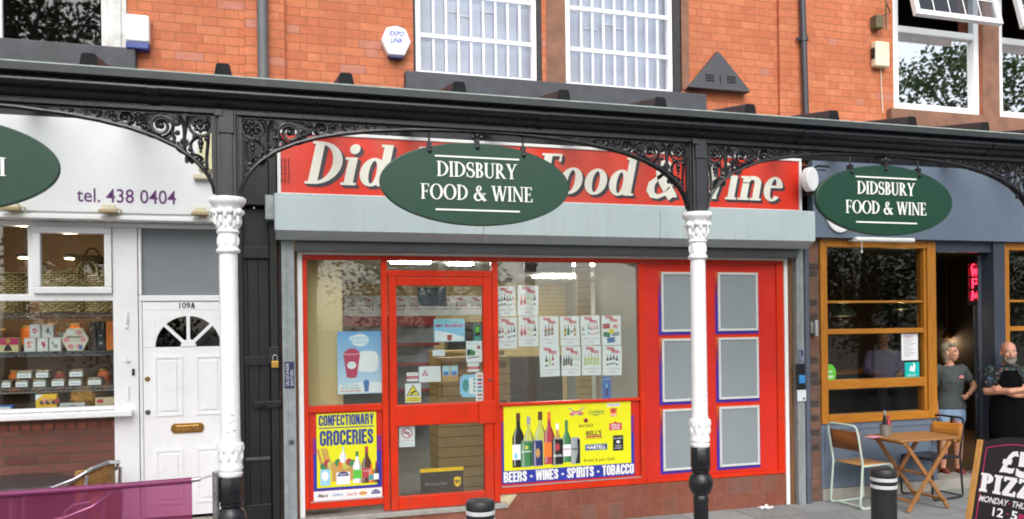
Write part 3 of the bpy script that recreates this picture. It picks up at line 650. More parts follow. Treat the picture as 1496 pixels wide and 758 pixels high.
m = MB(SLATE).box(5.76, 7.315, -.01, .1, .13, .828); m.frame(5.80, 7.27, .2, .79, .03, -.022, -.0105); m.build('panelled_riser', CAFE, bevel=.004)
MB(CONC).box(5.757, 8.3, -.04, .3, 0, .127).build('plinth', CAFE, bevel=.01)
MB(SLATED).box(8.12, 8.285, -.06, .12, .128, 2.838).build('door_post', CAFE, bevel=.008)
MB(SLATED).box(7.312, 8.118, -.02, .1, 2.72, 2.838).build('door_head', CAFE)
m = MB(OAK).box(8.29, 8.38, -.03, .1, .83, 2.835).box(9.9, 10.0, -.03, .1, .83, 2.835); m.m(OAKX).box(8.382, 9.898, -.028, .1, 2.752, 2.835).box(8.382, 9.898, -.03, .1, .83, .92).box(8.382, 9.898, -.005, .09, 1.80, 1.855).box(8.382, 9.898, .0, .08, 2.14, 2.165)
w2 = m.build('window', CAFE, bevel=.005)
for z0, z1 in ((.922, 1.798), (1.857, 2.138), (2.167, 2.75)): pane('pane', 8.382, 9.898, z0, z1, .04, w2, glass('cafe_glass'))
MB(SLATE).box(8.29, 11.3, -.01, .1, 0, .828).box(10.003, 11.3, -.01, .1, .83, 2.838).build('panelled_riser', CAFE)
# open door leaf, folded back inside
dl = MB(SLATED); dl.M = Matrix.Translation((8.11, .13, 0)) @ Matrix.Rotation(rad(47), 4, 'Z')
dl.box(0, .09, -.02, .02, .14, 2.7).box(.72, .81, -.02, .02, .14, 2.7).box(.092, .718, -.02, .02, .14, .45).box(.092, .718, -.02, .02, 2.6, 2.7); dl.m(glass('cafe_glass')).box(.092, .718, -.003, .003, .452, 2.598)
dl.build('door', CAFE, bevel=.004)
# cafe interior
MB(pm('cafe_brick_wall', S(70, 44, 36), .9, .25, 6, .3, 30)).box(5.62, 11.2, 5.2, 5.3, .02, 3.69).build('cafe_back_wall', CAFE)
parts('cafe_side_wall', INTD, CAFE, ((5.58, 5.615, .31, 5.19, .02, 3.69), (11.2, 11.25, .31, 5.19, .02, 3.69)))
MB(wood('cafe_floor_boards', S(112, 76, 44), S(82, 54, 32), 'y', .5)).box(5.62, 11.2, .11, 5.19, .06, .1).build('cafe_floor', CAFE)
MB(pm('cafe_ceiling', S(66, 62, 60), .8, .1, 2)).box(5.62, 11.2, .13, 5.19, 2.95, 3.0).build('cafe_ceiling', CAFE)
MB(pm('rust_panel', S(120, 62, 26), .7, .2, 2)).box(6.2, 7.6, 5.1, 5.195, .8, 2.2).build('wall_panel', CAFE)
# ---------------------------------------------------------------- canopy
CY = -2.0
can = thing('canopy', 'long black iron and glass canopy running across all three shopfronts', 'canopy', (2.7, CY, 3.4))
prof = [(-2.03, 3.47), (-2.03, 3.345), (-2.05, 3.335), (-2.058, 3.352), (-2.085, 3.362), (-2.09, 3.372), (-2.118, 3.376), (-2.14, 3.388), (-2.148, 3.403), (-2.142, 3.42), (-2.125, 3.432), (-2.12, 3.44), (-2.145, 3.446), (-2.158, 3.45), (-2.158, 3.497), (-2.148, 3.497), (-2.12, 3.455), (-2.05, 3.45), (-2.045, 3.47)]
X0, X1 = -4.2, 9.6
m = MB(BLACK); n = len(prof)
for a, b in zip([X0, -.62, 1.88, 4.02, 5.88, 7.9], [-.623, 1.877, 4.017, 5.877, 7.897, X1]):
    m.add([(a, y, z) for y, z in prof]+[(b, y, z) for y, z in prof], [tuple(range(n)), tuple(range(2*n-1, n-1, -1))]+[(i, n+i, n+(i+1) % n, (i+1) % n) for i in range(n)])
for x in (-.62, 1.88, 4.02, 5.88, 7.9):
    pr2 = [(y-.006 if y < -2.04 else y, z-.004) for y, z in prof[:14]]; k = len(pr2)
    m.add([(x-.03, y, z) for y, z in pr2]+[(x+.03, y, z) for y, z in pr2], [tuple(range(k)), tuple(range(2*k-1, k-1, -1))]+[(i, k+i, k+(i+1) % k, (i+1) % k) for i in range(k)])
m.build('gutter', can, smooth=50)
MB(pm('lip_grey_green', S(42, 48, 50), .5, .2, 8, dirt=.3)).box(X0, X1, -2.166, -2.1585, 3.452, 3.4965).build('gutter_lip', can)
MB(pm('pale_lead_edge', S(160, 174, 166), .6, .25, 14)).box(X0, X1, -2.164, -2.147, 3.498, 3.505).build('gutter_edge', can)
m = MB(BLACK).box(X0, X1, -2.028, -1.96, 3.293, 3.465).box(X0, X1, -2.042, -2.0285, 3.293, 3.322).box(X0, X1, -1.958, -1.9, 3.36, 3.42)
m.build('beam', can, bevel=.004)
GRF = glass('canopy_glass', (.97, .98, .975), 1.0)
sl_ = (3.80-3.475)/2.0
m = MB(GRF); m.add([(X0, -2.06, 3.478), (X1, -2.06, 3.478), (X1, -.01, 3.808), (X0, -.01, 3.808), (X0, -2.06, 3.486), (X1, -2.06, 3.486), (X1, -.01, 3.816), (X0, -.01, 3.816)],
    [(3,2,1,0),(4,5,6,7),(0,1,5,4),(1,2,6,5),(2,3,7,6),(3,0,4,7)]); m.build('roof_glazing', can)
MB(pm('green_grey_lead', S(150, 160, 152), .6, .2, 12)).box(X0, X1, -2.09, -2.0615, 3.476, 3.4885).build('glazing_edge', can)
ROLL_M = pm('lead_roll', S(58, 48, 50), .6, .25, 7, .2, 30); RED_F = pm('roll_end', S(26, 26, 30), .7, .15, 9, spec=.2)
for i in range(-4, 12):
    x = -.22+.757*i
    if x < X0 or x > X1: continue
    rr = MB(ROLL_M); vs = []
    for y in (-2.07, -.02):
        z = 3.4885+(y+2.06)*.161
        for dx, dz in ((-.06, 0), (-.041, .108), (-.03, .118), (.03, .118), (.041, .108), (.06, 0)): vs.append((x+dx, y, z+dz))
    rr.add(vs, [(i_, i_+6, (i_+1) % 6+6, (i_+1) % 6) for i_ in range(6)])
    rr.m(RED_F).add(vs[:6], [tuple(range(6))]); rr.add(vs[6:], [tuple(range(6))])
    rr.build('ridge_roll', can)
for x in (-3.55, -.205, 3.14, 6.49):
    m = MB(BLACK); zz = lambda y: 3.476+(y+2.06)*.161
    m.add([(x+dx, y, zz(y)+dz) for y in (-1.955, -.053) for dx, dz in ((-.02, -.06), (.02, -.06), (.02, -.004), (-.02, -.004))], [(0,1,2,3),(7,6,5,4),(0,4,5,1),(1,5,6,2),(2,6,7,3),(3,7,4,0)]); m.build('cross_beam', can)

# ---------------------------------------------------------------- columns with scrolled brackets
def spiral(cx, cz, r0, r1, a0, a1, n=22): return [(cx+(r0+(r1-r0)*i/n)*math.cos(rad(a0+(a1-a0)*i/n)), 0, cz+(r0+(r1-r0)*i/n)*math.sin(rad(a0+(a1-a0)*i/n))) for i in range(n+1)]
def bez(p0, p1, p2, p3, n=10):
    o = []
    for i in range(n+1):
        t = i/n; a = (1-t)**3; b = 3*t*(1-t)**2; c = 3*t*t*(1-t); d_ = t**3
        o.append((a*p0[0]+b*p1[0]+c*p2[0]+d_*p3[0], 0, a*p0[1]+b*p1[1]+c*p2[1]+d_*p3[1]))
    return o
ARCH = [(.078, 2.80), (.088, 2.85), (.112, 2.905), (.15, 2.96), (.21, 3.02), (.30, 3.085), (.42, 3.14), (.57, 3.188), (.73, 3.222), (.92, 3.25), (1.17, 3.272), (1.42, 3.283), (1.68, 3.286)]
def bracket_mesh(sg):
    m = MB(BLACK)
    m.M = Matrix.Scale(sg, 4, (1, 0, 0))
    A = [(x, 0, z) for x, z in ARCH]
    m.tube([(x, -.02, z) for x, _, z in A], .010, 6); m.tube([(x, .02, z) for x, _, z in A], .010, 6); m.tube([(x, 0, z+.011) for x, _, z in A], .009, 6)
    m.box(.072, .09, -.018, .018, 2.82, 3.292); m.box(.09, 1.3, -.014, .014, 3.28, 3.2925)
    T = lambda p, r=.0095: m.tube(p, [max(.008, r*1.2)]*len(p), 6)
    # rosette by the post with a pendant below
    T(spiral(.155, 3.225, .066, .066, 0, 360, 26), .009); m.ball((.155, 0, 3.225), .02, .022, .02, 10, 6)
    for k in range(8): a = 2*PI*k/8; m.ball((.155+.036*math.cos(a), -.004, 3.225+.036*math.sin(a)), .0155, .012, .0155, 8, 5)
    for z, r in ((3.145, .012), (3.115, .019), (3.088, .014), (3.062, .009)): m.ball((.155, 0, z), r, r, r*1.3, 8, 6)
    T(spiral(.137, 2.985, .028, .008, 80, -420), .0085); T(bez((.142, 3.012), (.19, 3.06), (.26, 3.04), (.235, 2.985)), .009)
    T(bez((.155, 3.155), (.23, 3.13), (.225, 3.08), (.19, 3.03)), .0085)
    # tall S curve
    T(bez((.20, 2.985), (.30, 3.06), (.205, 3.19), (.285, 3.285)), .0105); T(bez((.285, 3.285), (.31, 3.312), (.35, 3.3), (.375, 3.272)), .0095)
    T(bez((.25, 3.045), (.33, 3.07), (.30, 3.15), (.325, 3.19)), .009)
    T(bez((.22, 3.29), (.25, 3.24), (.235, 3.16), (.265, 3.10)), .009)
    # big spiral, then smaller ones towards the middle
    for cx_, cz_, r in ((.385, 3.21, .072), (.585, 3.245, .05), (.755, 3.27, .036), (.90, 3.284, .026), (1.03, 3.294, .018)):
        T(spiral(cx_, cz_, r, r*.28, 200, -400, 30), .0092 if r > .04 else .0075); m.ball((cx_, 0, cz_), r*.3, .014, r*.3, 8, 6)
        T(spiral(cx_+r*1.25, cz_-r*.2, r*.42, r*.15, 60, 500, 18), .0075); m.ball((cx_+r*1.25, 0, cz_-r*.2), r*.2, .012, r*.2, 8, 5)
        T(bez((cx_-r, cz_), (cx_-r*.6, cz_-r*1.4), (cx_+r*.8, cz_-r*1.2), (cx_+r*1.5, cz_-r*.55)), .008)
        T(bez((cx_+r*.2, cz_+r), (cx_+r*1.3, cz_+r*1.15), (cx_+r*1.5, cz_+r*.3), (cx_+r*2.1, cz_+r*.75)), .008)
        for k in range(3): m.ball((cx_+r*(1.5+.35*k), 0, cz_-r*.1+.012*k), r*.16, .011, r*.24, 7, 5)
    T(bez((.11, 3.28), (.1, 3.1), (.13, 3.06), (.118, 2.95)), .009); T(bez((.3, 3.1), (.36, 3.12), (.42, 3.17), (.47, 3.165)), .009)
    T(spiral(.30, 3.245, .03, .01, 180, 560), .008); T(spiral(.255, 3.115, .032, .01, 0, -400), .008); T(spiral(.33, 3.135, .028, .008, 90, 480), .008)
    for x, z in ((.29, 3.17), (.45, 3.185), (.505, 3.215), (.51, 3.265), (.66, 3.265), (.645, 3.225), (.215, 3.07), (.12, 3.14), (.19, 3.15)): m.ball((x, -.004, z), .016, .012, .018, 8, 5)
    for x, z in ((.122, 2.945), (.105, 2.90), (.175, 3.005)): m.ball((x, 0, z+.015), .012, .012, .019, 7, 5)
    return m
br_me = {}
def column(x, label):
    c = thing('canopy_column', label, 'column', (x, CY, 0), 0, 'canopy columns')
    O = Matrix.Translation((x, CY, 0))
    m = MB(BLACK); m.M = O
    m.lathe([(.085, 0), (.085, .06), (.066, .08), (.058, .12), (.056, .60), (.06, .615), (.06, .63), (.052, .65)], n=8)
    m.lathe([(.05, .65), (.07, .665), (.088, .71), (.092, .75), (.082, .79), (.06, .815), (.068, .825), (.068, .845), (.05, .85)], n=24)
    m.lathe([(.07, .85), (.076, .86), (.076, 1.0), (.07, 1.01)], n=8)
    m.build('base', c, smooth=35)
    m = MB(WHITEP); m.M = O
    m.lathe([(.066, 1.012), (.072, 1.02), (.072, 1.035), (.064, 1.04), (.074, 1.06), (.074, 1.07), (.07, 1.08), (.069, 1.12), (.074, 1.17), (.082, 1.205), (.078, 1.22), (.064, 1.225), (.06, 1.26), (.0585, 1.6), (.0555, 2.44)], n=28)
    for k in range(9):
        a = 2*PI*k/9; m.ball((.07*math.cos(a), .07*math.sin(a), 1.19), .014, .014, .03, 8, 6); m.ball((.069*math.cos(a+.35), .069*math.sin(a+.35), 1.14), .012, .012, .035, 8, 6)
    for k, z in ((0, 1.30), (1, 1.36), (2, 1.41)): m.ball((.012*(k-1), -.056, z), .016, .008, .012, 8, 6); m.ball((-.01*(k-1)+.01, -.056, z+.012), .012, .008, .01, 8, 6)
    m.build('shaft', c, smooth=50)
    m = MB(WHITEP); m.M = O
    m.lathe([(.058, 2.42), (.07, 2.428), (.074, 2.44), (.07, 2.45), (.062, 2.455), (.062, 2.545), (.068, 2.55), (.072, 2.558), (.066, 2.566), (.062, 2.572), (.066, 2.64), (.08, 2.70), (.096, 2.725), (.106, 2.735), (.112, 2.75), (.112, 2.768), (.104, 2.775)], n=28)
    for k in range(8):
        a = 2*PI*k/8+.2; b = a+PI/8
        m.ball((.082*math.cos(a), .082*math.sin(a), 2.685), .022, .022, .022, 10, 7); m.ball((.074*math.cos(a), .074*math.sin(a), 2.63), .014, .014, .034, 8, 6)
        m.ball((.076*math.cos(b), .076*math.sin(b), 2.67), .012, .012, .03, 8, 6); m.ball((.064*math.cos(b), .064*math.sin(b), 2.60), .011, .011, .024, 8, 6)
        m.ball((.062*math.cos(b), .062*math.sin(b), 2.50), .008, .008, .03, 8, 6)
    m.build('capital', c, smooth=50)
    m = MB(POSTB); m.M = O
    m.box(-.058, .058, -.05, .05, 2.776, 3.32).box(-.035, .035, -.062, -.0505, 2.776, 3.17).box(-.045, .045, -.068, -.0505, 3.172, 3.31).box(-.072, -.059, -.03, .03, 2.78, 3.31).box(.059, .072, -.03, .03, 2.78, 3.31)
    m.box(-.07, -.02, -.075, -.0685, 3.275, 3.315)
    m.build('upper_post', c, bevel=.006)
    for sg in (1, -1):
        if sg not in br_me:
            o = bracket_mesh(sg).build('bracket', None, smooth=60); br_me[sg] = o.data; COL.objects.unlink(o); bpy.data.objects.remove(o)
        o = bpy.data.objects.new('bracket', br_me[sg]); COL.objects.link(o); o.parent = c
    return c
column(-.205, 'white and black iron column at the left, in front of the black gate'); column(3.14, 'white and black iron column standing before the red panelled shopfront')
column(6.49, 'scrolled black bracket of the next column at the far right end of the canopy')

# ---------------------------------------------------------------- hanging oval signs
GREEN = pm('dark_green_sign', S(16, 60, 44), .36, .05, 2, streak=.06); WLET = pm('white_sign_letter', (.82, .82, .8), .4, .03, 4)
def oval(x, lines, label):
    o = thing('oval_sign', label, 'hanging sign', (x, CY, 2.92), 0, 'green oval signs hanging from the canopy')
    z0 = 2.92
    b = MB(GREEN).prism(ell(x, z0, .675, .285, 0, 360, 72)[:-1], CY-.02, CY+.02).build('board', o, bevel=.006)
    for t, z, wd_, h in lines:
        m = MB(WLET); pl, w_ = serif(t, W=.145, h=.052); m.glyphs(pl, x-wd_/2+(.25 if t == 'DELI' else 0), z, CY-.026, CY-.0215, h, wd_/(w_*h)); m.build('lettering', b)
    parts('rule_line', WLET, b, [(x-.3, x+.3, CY-.024, CY-.0212, z0+dz, z0+dz+.011) for dz in (.178, -.186)])
    for dx in (-.335, 0, .335):
        zt = z0+.285*math.sqrt(1-(dx/.675)**2)
        h = MB(BLACK).tube([(x+dx, CY-.002, zt-.035), (x+dx, CY-.002, 3.335)], .0075, 8).ball((x+dx, CY-.022, zt-.03), .016, .014, .02, 8, 6).box(x+dx-.014, x+dx+.014, CY-.024, CY+.024, zt-.02, zt+.03)
        if dx == 0: h.ball((x, CY-.01, zt+.05), .02, .02, .028, 8, 6).ball((x-.03, CY-.02, zt+.04), .014, .01, .02, 8, 6).ball((x+.03, CY-.02, zt+.04), .014, .01, .02, 8, 6)
        h.build('hook', o, smooth=40)
    return o
WORDS = [('DIDSBURY', 2.965, .575, .104), ('FOOD & WINE', 2.808, .80, .104)]
oval(1.43, WORDS, 'green oval sign reading Didsbury Food and Wine, hanging before the red fascia')
oval(4.86, WORDS, 'green oval sign reading Didsbury Food and Wine, hanging before the grey cafe fascia')
oval(-1.825, [('DELI', 2.858, .30, .108)], 'green oval sign cut by the left edge, its lettering ending in LI')

# ---------------------------------------------------------------- red fascia sign
fs = thing('shop_sign', 'long red fascia sign with white slanted lettering behind the green oval', 'sign', (2.8, -.12, 3.09))
FSX0, FSX1 = .135, 5.46
k = NT('sun_bleached_red'); X, Y, Z = k.sep()
n1 = k.node('ShaderNodeTexNoise'); mp = k.node('ShaderNodeMapping'); mp.inputs['Scale'].default_value = (2.2, 1, .35); k.link(k.coord(), mp.inputs[0]); k.link(mp.outputs[0], n1.inputs['Vector']); n1.inputs['Scale'].default_value = 1.3
k.link(k.mix(k.mapr(n1.outputs[0], .4, .62, 0, 1), S(216, 52, 32), S(206, 76, 60)), k.b.inputs['Base Color']); k.b.inputs['Roughness'].default_value = .3
pn = MB(k.m).box(FSX0+.03, FSX1-.03, -.12, -.055, 3.118, 3.635).build('sign_panel', fs)
MB(pm('sign_white_trim', (.76, .76, .74), .4, .05, 5)).frame(FSX0, FSX1, 3.09, 3.663, .029, -.135, -.052).build('trim', fs, bevel=.004)
pl, wd_ = serif('Didsbury Food & Wine', W=.21, h=.07, t=.06, e=.07)
x0 = .36; x1 = 5.29; h = .375; sx = (x1-x0-.18*h)/(wd_*h)
m = MB(pm('sign_grey_shadow', S(62, 58, 66), .4, .1, 6)); 
for dx, dz, y in ((.032, -.026, -.1225), (.020, -.016, -.1235), (.009, -.006, -.1245)): m.glyphs(pl, x0+dx, 3.205+dz, y, -.1205, h, sx, .22)
m.build('letter_shadow', pn)
MB(pm('sign_cream_letter', S(226, 224, 212), .4, .05, 6)).glyphs(pl, x0, 3.205, -.1285, -.126, h, sx, .22).build('lettering', pn)
MB(BLACK).tube([(.17, -.14, 3.2), (.17, -.14, 3.42)], .002).tube([(.2, -.14, 3.2), (.2, -.14, 3.42)], .002).tube([(.23, -.14, 3.2), (.23, -.14, 3.42)], .002).tube([(.16, -.14, 3.22), (.24, -.14, 3.22)], .002).tube([(.16, -.14, 3.28), (.24, -.14, 3.28)], .002).tube([(.16, -.14, 3.34), (.24, -.14, 3.34)], .002).tube([(.16, -.14, 3.40), (.24, -.14, 3.40)], .002).build('wire_guard', fs)

# ---------------------------------------------------------------- roller shutter
rs = thing('roller_shutter', 'pale blue grey roller shutter box with side rails around the red shopfront', 'shutter', (2.8, -.15, 2.6))
m = MB(BOXC)
for a, b in ((.112, 1.93), (1.933, 3.71), (3.713, 5.487)): m.add([(x, y, z) for x in (a, b) for y, z in ((-.30, 2.775), (-.30, 3.055), (-.295, 3.055), (-.295, 2.777), (-.17, 2.712), (-.17, 2.705))], [(0,1,7,6),(1,2,8,7),(2,3,9,8),(3,4,10,9),(4,5,11,10),(5,0,6,11),(0,5,4,3,2,1),(6,7,8,9,10,11)])
m.box(.112, 5.487, -.294, -.136, 3.05, 3.088).box(.105, .1115, -.298, .0, 2.78, 3.088).box(5.488, 5.4945, -.298, .0, 2.78, 3.088)
m.build('housing', rs, bevel=.002)
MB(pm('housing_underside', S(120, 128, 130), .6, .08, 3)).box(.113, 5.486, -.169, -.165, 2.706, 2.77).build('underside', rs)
m = MB(DGREY).box(.28, 5.4, -.13, -.10, 2.625, 2.70).box(.28, 5.4, -.14, -.09, 2.612, 2.624).box(.28, 5.4, -.155, -.08, 2.70, 2.71); m.build('bottom_slat', rs, bevel=.004)
for x0, x1 in ((.16, .268), (5.405, 5.49)):
    MB(GALV).box(x0, x1, -.10, -.036, .0, 2.728).box(x0+.03, x0+.042, -.106, -.1005, .0, 2.728).build('guide_rail', rs, bevel=.004)
for x, z in ((.225, .95), (5.46, 1.13)):
    k_ = MB(DGREY); k_.M = Matrix.Translation((x, -.101, z)) @ Matrix.Rotation(rad(90), 4, 'X'); k_.lathe([(.024, 0), (.024, .008), (.014, .012), (.012, .03)], n=14).build('rail_lock', rs, smooth=40)
MB(GALV).box(.03, .104, -.16, -.03, 2.88, 3.09).build('end_bracket', rs, bevel=.004)
def strip_label(x0, x1, z0, z1, label):
    o = thing('sticker', label, 'sticker', ((x0+x1)/2, -.107, z0))
    m = MB(pm('navy_sticker', S(38, 48, 92), .4, .05, 9)).box(x0, x1, -.1085, -.1065, z0, z1).build('backing', o)
    t = MB(WLET).text('CALL OUT 24 HOURS', x0+(x1-x0)*.45, z0+.02, -.1092, (x1-x0)*.32, (z1-z0)*.85, rot=PI/2).text('SHUTTERS', x0+(x1-x0)*.9, z0+.02, -.1092, (x1-x0)*.28, (z1-z0)*.6, rot=PI/2); t.build('lettering', o, recalc=False)
strip_label(.175, .255, 1.42, 1.65, 'navy vertical sticker on the left shutter rail near the padlock'); strip_label(5.412, 5.47, 1.42, 1.64, 'navy vertical sticker on the right shutter rail beside the pipe')

# ---------------------------------------------------------------- pipes, boxes and lamps on the wall
def pipe(x, y, z0, z1, r, mat, label, lean=0., collars=()):
    o = thing('drainpipe', label, 'drainpipe', (x, y, z0), 0, 'drainpipes')
    MB(mat).tube([(x, y, z0), (x-lean*.5, y, (z0+z1)/2), (x-lean, y, z1)], r, 14).build('pipe', o, smooth=50)
    for z in collars:
        xx = x-lean*(z-z0)/(z1-z0)
        MB(mat).tube([(xx, y, z-.03), (xx, y, z+.03)], r+.01, 14).box(xx-r-.04, xx+r+.04, y+.01, y+.03, z-.012, z+.012).build('collar', o, smooth=50)
PIPEG = pm('grey_pipe', S(92, 94, 96), .5, .1, 6); PIPEB = pm('blue_grey_pipe', S(84, 90, 104), .45, .1, 6); PIPED = pm('dark_pipe', S(56, 58, 66), .45, .1, 6)
pipe(.028, -.1, 3.79, 7.9, .046, PIPEG, 'grey drainpipe on the brick pier above the left column', 0, (5.8,))
pipe(5.555, -.1, 3.80, 7.9, .032, PIPED, 'thin dark drainpipe on the upper brickwork at the right', .09, (4.95, 6.4))
pipe(5.552, -.055, .0, 2.83, .036, PIPEB, 'blue grey pipe standing on the pavement beside the brick pier', 0, (.7,))
# alarm boxes
a1 = thing('alarm_box', 'tall white alarm box with blue base beside the dark upper window', 'alarm box', (-.965, -.05, 4.26))
MB(WHITEU).box(-1.06, -.875, -.11, -.002, 4.335, 4.56).build('cover', a1, bevel=.02, seg=3); MB(pm('blue_lens', S(38, 56, 130), .3, .05, 6)).box(-1.056, -.879, -.106, -.002, 4.275, 4.333).build('lens', a1, bevel=.01)
a2 = thing('alarm_box', 'white hexagonal alarm box lettered Expo Link, left of the barred windows', 'alarm box', (1.19, -.05, 4.38))
hx = [(1.19-.075, 4.41), (1.19+.075, 4.41), (1.325, 4.54), (1.28, 4.655), (1.19, 4.682), (1.10, 4.655), (1.055, 4.54)]
cv = MB(pm('alarm_white', (.8, .8, .82), .35, .03, 5)).prism(hx, -.09, -.002).build('cover', a2, bevel=.018, seg=3)
MB(pm('alarm_blue_text', S(20, 80, 170), .4, .05, 9)).text('EXPO', 1.19, 4.582, -.0925, .046, .13, bold=.022, al='c', shear=.2).text('LINK', 1.19, 4.52, -.0925, .046, .115, bold=.022, al='c', shear=.2).text('0161 000', 1.19, 4.485, -.0925, .012, .07, al='c').build('lettering', cv, recalc=False)
MB(pm('blue_lens_dark', S(34, 40, 92), .3, .05, 6)).prism([(1.19-.055, 4.385), (1.19+.055, 4.385), (1.19+.07, 4.408), (1.19-.07, 4.408)], -.088, -.002).build('lens', a2, bevel=.006)
a3 = thing('alarm_box', 'small cream alarm box with dark window by the right white window', 'alarm box', (6.56, -.04, 4.72))
MB(CREAM).box(6.47, 6.66, -.09, -.002, 4.74, 5.02).build('cover', a3, bevel=.02, seg=3); MB(BLACK).box(6.462, 6.50, -.075, -.02, 4.83, 4.95).build('lens', a3, bevel=.006)
m = MB(CREAM).tube([(6.60, -.012, 4.74), (6.605, -.012, 4.5), (6.62, -.012, 4.25)], .006, 6).build('cable', a3)
b3 = thing('wall_bracket', 'old rusty green bracket on the brick above the cream alarm box', 'bracket', (6.52, -.05, 5.2))
MB(pm('verdigris', S(90, 84, 60), .7, .3, 12)).box(6.47, 6.57, -.10, -.002, 5.16, 5.30).tube([(6.6, -.1, 5.15), (6.6, -.1, 5.5)], .01).build('plate', b3, bevel=.006); MB(BLACK).tube([(6.57, -.06, 5.3), (6.66, -.1, 5.34), (6.6, -.1, 5.45)], .007).build('arm', b3)
v = thing('wall_vent', 'grey triangular louvred cover on the brick right of the barred windows', 'vent', (4.53, -.1, 4.33))
VG = pm('grey_vent_plastic', S(64, 64, 69), .5, .08, 5)
vm = MB(VG); 
vm.add([(4.16, -.12, 4.33), (4.86, -.12, 4.33), (4.53, -.07, 4.73), (4.16, -.002, 4.33), (4.86, -.002, 4.33), (4.53, -.002, 4.76), (4.16, -.10, 4.36), (4.86, -.10, 4.36)],
       [(0, 1, 7, 6), (6, 7, 2), (0, 6, 3), (6, 2, 5, 3), (1, 4, 7), (7, 4, 5, 2), (0, 3, 4, 1), (3, 5, 4)]); vm.build('cover', v, bevel=.006)
for x0 in (4.35, 4.60):
    lv = MB(pm('vent_slot', S(30, 30, 33), .6, .1, 5))
    for j in range(3): z = 4.415+.028*j; y = -.1+(z-4.36)/.37*.03-.004; lv.box(x0, x0+.1, y-.004, y+.02, z, z+.012)
    lv.build('louvre', v)
lv = MB(pm('vent_slot', S(40, 40, 44))).box(4.517, 4.529, -.1, -.07, 4.40, 4.48); lv.build('slot', v)
# flood lights on the deli ledge
for i, (px, py, lb_) in enumerate(((160, 304, 'small cream floodlight under the telephone number'), (18, 307, 'small cream floodlight under the left oval sign'), (294, 311, 'small cream floodlight at the right end of the deli fascia'))):
    x, z = P(px, py, -.22); f = thing('floodlight', lb_, 'floodlight', (x, -.22, z), 0, 'floodlights along the deli fascia ledge')
    m = MB(CREAM); m.prism([(x-.062, 2.915), (x+.05, 2.915), (x+.038, 2.958), (x-.048, 2.958)], -.25, -.17); m.build('body', f, bevel=.006)
    MB(pm('lamp_visor', S(170, 150, 110), .4, .1, 9)).box(x-.075, x+.06, -.275, -.2, 2.89, 2.913).build('visor', f, bevel=.004)
    MB(CREAM).tube([(x+.055, -.21, 2.93), (x+.085, -.2, 2.92), (x+.07, -.17, 2.885)], .009).box(x-.02, x+.04, -.185, -.165, 2.874, 2.90).build('bracket', f)
cb = thing('cable', 'grey cable clipped along the ledge between the deli floodlights', 'cable', (-1.2, -.16, 2.9))
MB(pm('grey_cable', S(170, 168, 160), .6, .1, 9)).tube([(-2.4, -.157, 2.905), (-1.9, -.157, 2.90), (-1.3, -.157, 2.902), (-.8, -.157, 2.90), (-.45, -.157, 2.905)], .006, 6).build('wire', cb)
jb = thing('junction_box', 'pale cream box at the top right of the deli fascia behind the scrolls', 'box', (-.42, -.18, 3.3))
MB(pm('pale_cream', S(214, 208, 168), .5, .06, 6)).box(-.50, -.385, -.2, -.152, 3.28, 3.58).build('cover', jb, bevel=.01); MB(CREAM).box(-.54, -.39, -.21, -.152, 3.20, 3.24).build('lip', jb, bevel=.006)
# padlock
pk = thing('padlock', 'brass padlock hanging from the hasp on the black gate', 'padlock', (.10, -.085, 1.72))
MB(pm('padlock_brass', S(196, 158, 76), .35, .1, 20, metallic=.8)).box(.066, .128, -.105, -.08, 1.60, 1.66).build('body', pk, bevel=.006)
MB(pm('steel_shackle', S(180, 180, 180), .25, .1, 20, metallic=.9)).tube([(.078, -.092, 1.655), (.078, -.092, 1.69)]+[(.097-.019*math.cos(rad(a)), -.092, 1.69+.022*math.sin(rad(a))) for a in range(15, 180, 15)]+[(.116, -.092, 1.69), (.116, -.092, 1.66)], .0055).build('shackle', pk, smooth=50)
# cafe lamp bar, wall light, meter box, projecting sign
lb_ = thing('strip_lamp', 'white strip lamp with hanging pull over the wooden cafe window', 'lamp', (6.55, -.2, 2.8))
MB(pm('lamp_white', (.85, .85, .83), .4, .03, 4)).tube([(6.05, -.22, 2.815), (6.05, -.22, 2.815), (6.82, -.22, 2.815)], [.001, .026, .026], 12).build('tube', lb_, smooth=50); MB(WHITEU).box(6.12, 6.16, -.22, -.035, 2.81, 2.825).box(6.7, 6.74, -.22, -.035, 2.81, 2.825).build('bracket', lb_)
MB(WHITEU).tube([(6.13, -.23, 2.79), (6.13, -.23, 2.69)], .004).ball((6.13, -.23, 2.68), .011, .011, .016).build('pull_cord', lb_, smooth=60)
x, z = P(1189, 479, -.06); wl = thing('wall_light', 'small chrome up and down lamp on the brick pier', 'wall light', (x, -.06, z))
CHR = pm('chrome', S(190, 192, 196), .2, .05, 9, metallic=.9)
MB(CHR).tube([(x+.02, -.075, z-.085), (x+.02, -.075, z+.085)], .028, 14).build('barrel', wl, smooth=50); MB(CHR).box(x-.035, x-.0, -.06, -.006, z-.06, z+.06).build('back_plate', wl, bevel=.006)
x0, x1, z0, z1 = RC(1163, 531, 1175, 583, -.11); mt = thing('meter_box', 'black box with blue label strapped to the pipe by the right rail', 'box', ((x0+x1)/2, -.1, z0))
MB(BLACK).box(x0, x1, -.13, -.093, z0+.1, z1).build('case', mt, bevel=.006); MB(pm('blue_label', S(50, 130, 190), .4, .1, 9)).box(x0+.02, x1-.005, -.134, -.131, z0+.17, z1-.12).build('label_plate', mt); MB(pm('paper_tag', S(210, 216, 220), .6, .05, 9)).box(x0+.005, x1+.01, -.125, -.12, z0-.02, z0+.098).build('tag', mt)
ps = thing('projecting_sign', 'round white lit sign in a black bracket, half hidden by the right green oval', 'sign', (5.62, -.3, 3.3))
xx, zz = P(1183, 262, -.28)
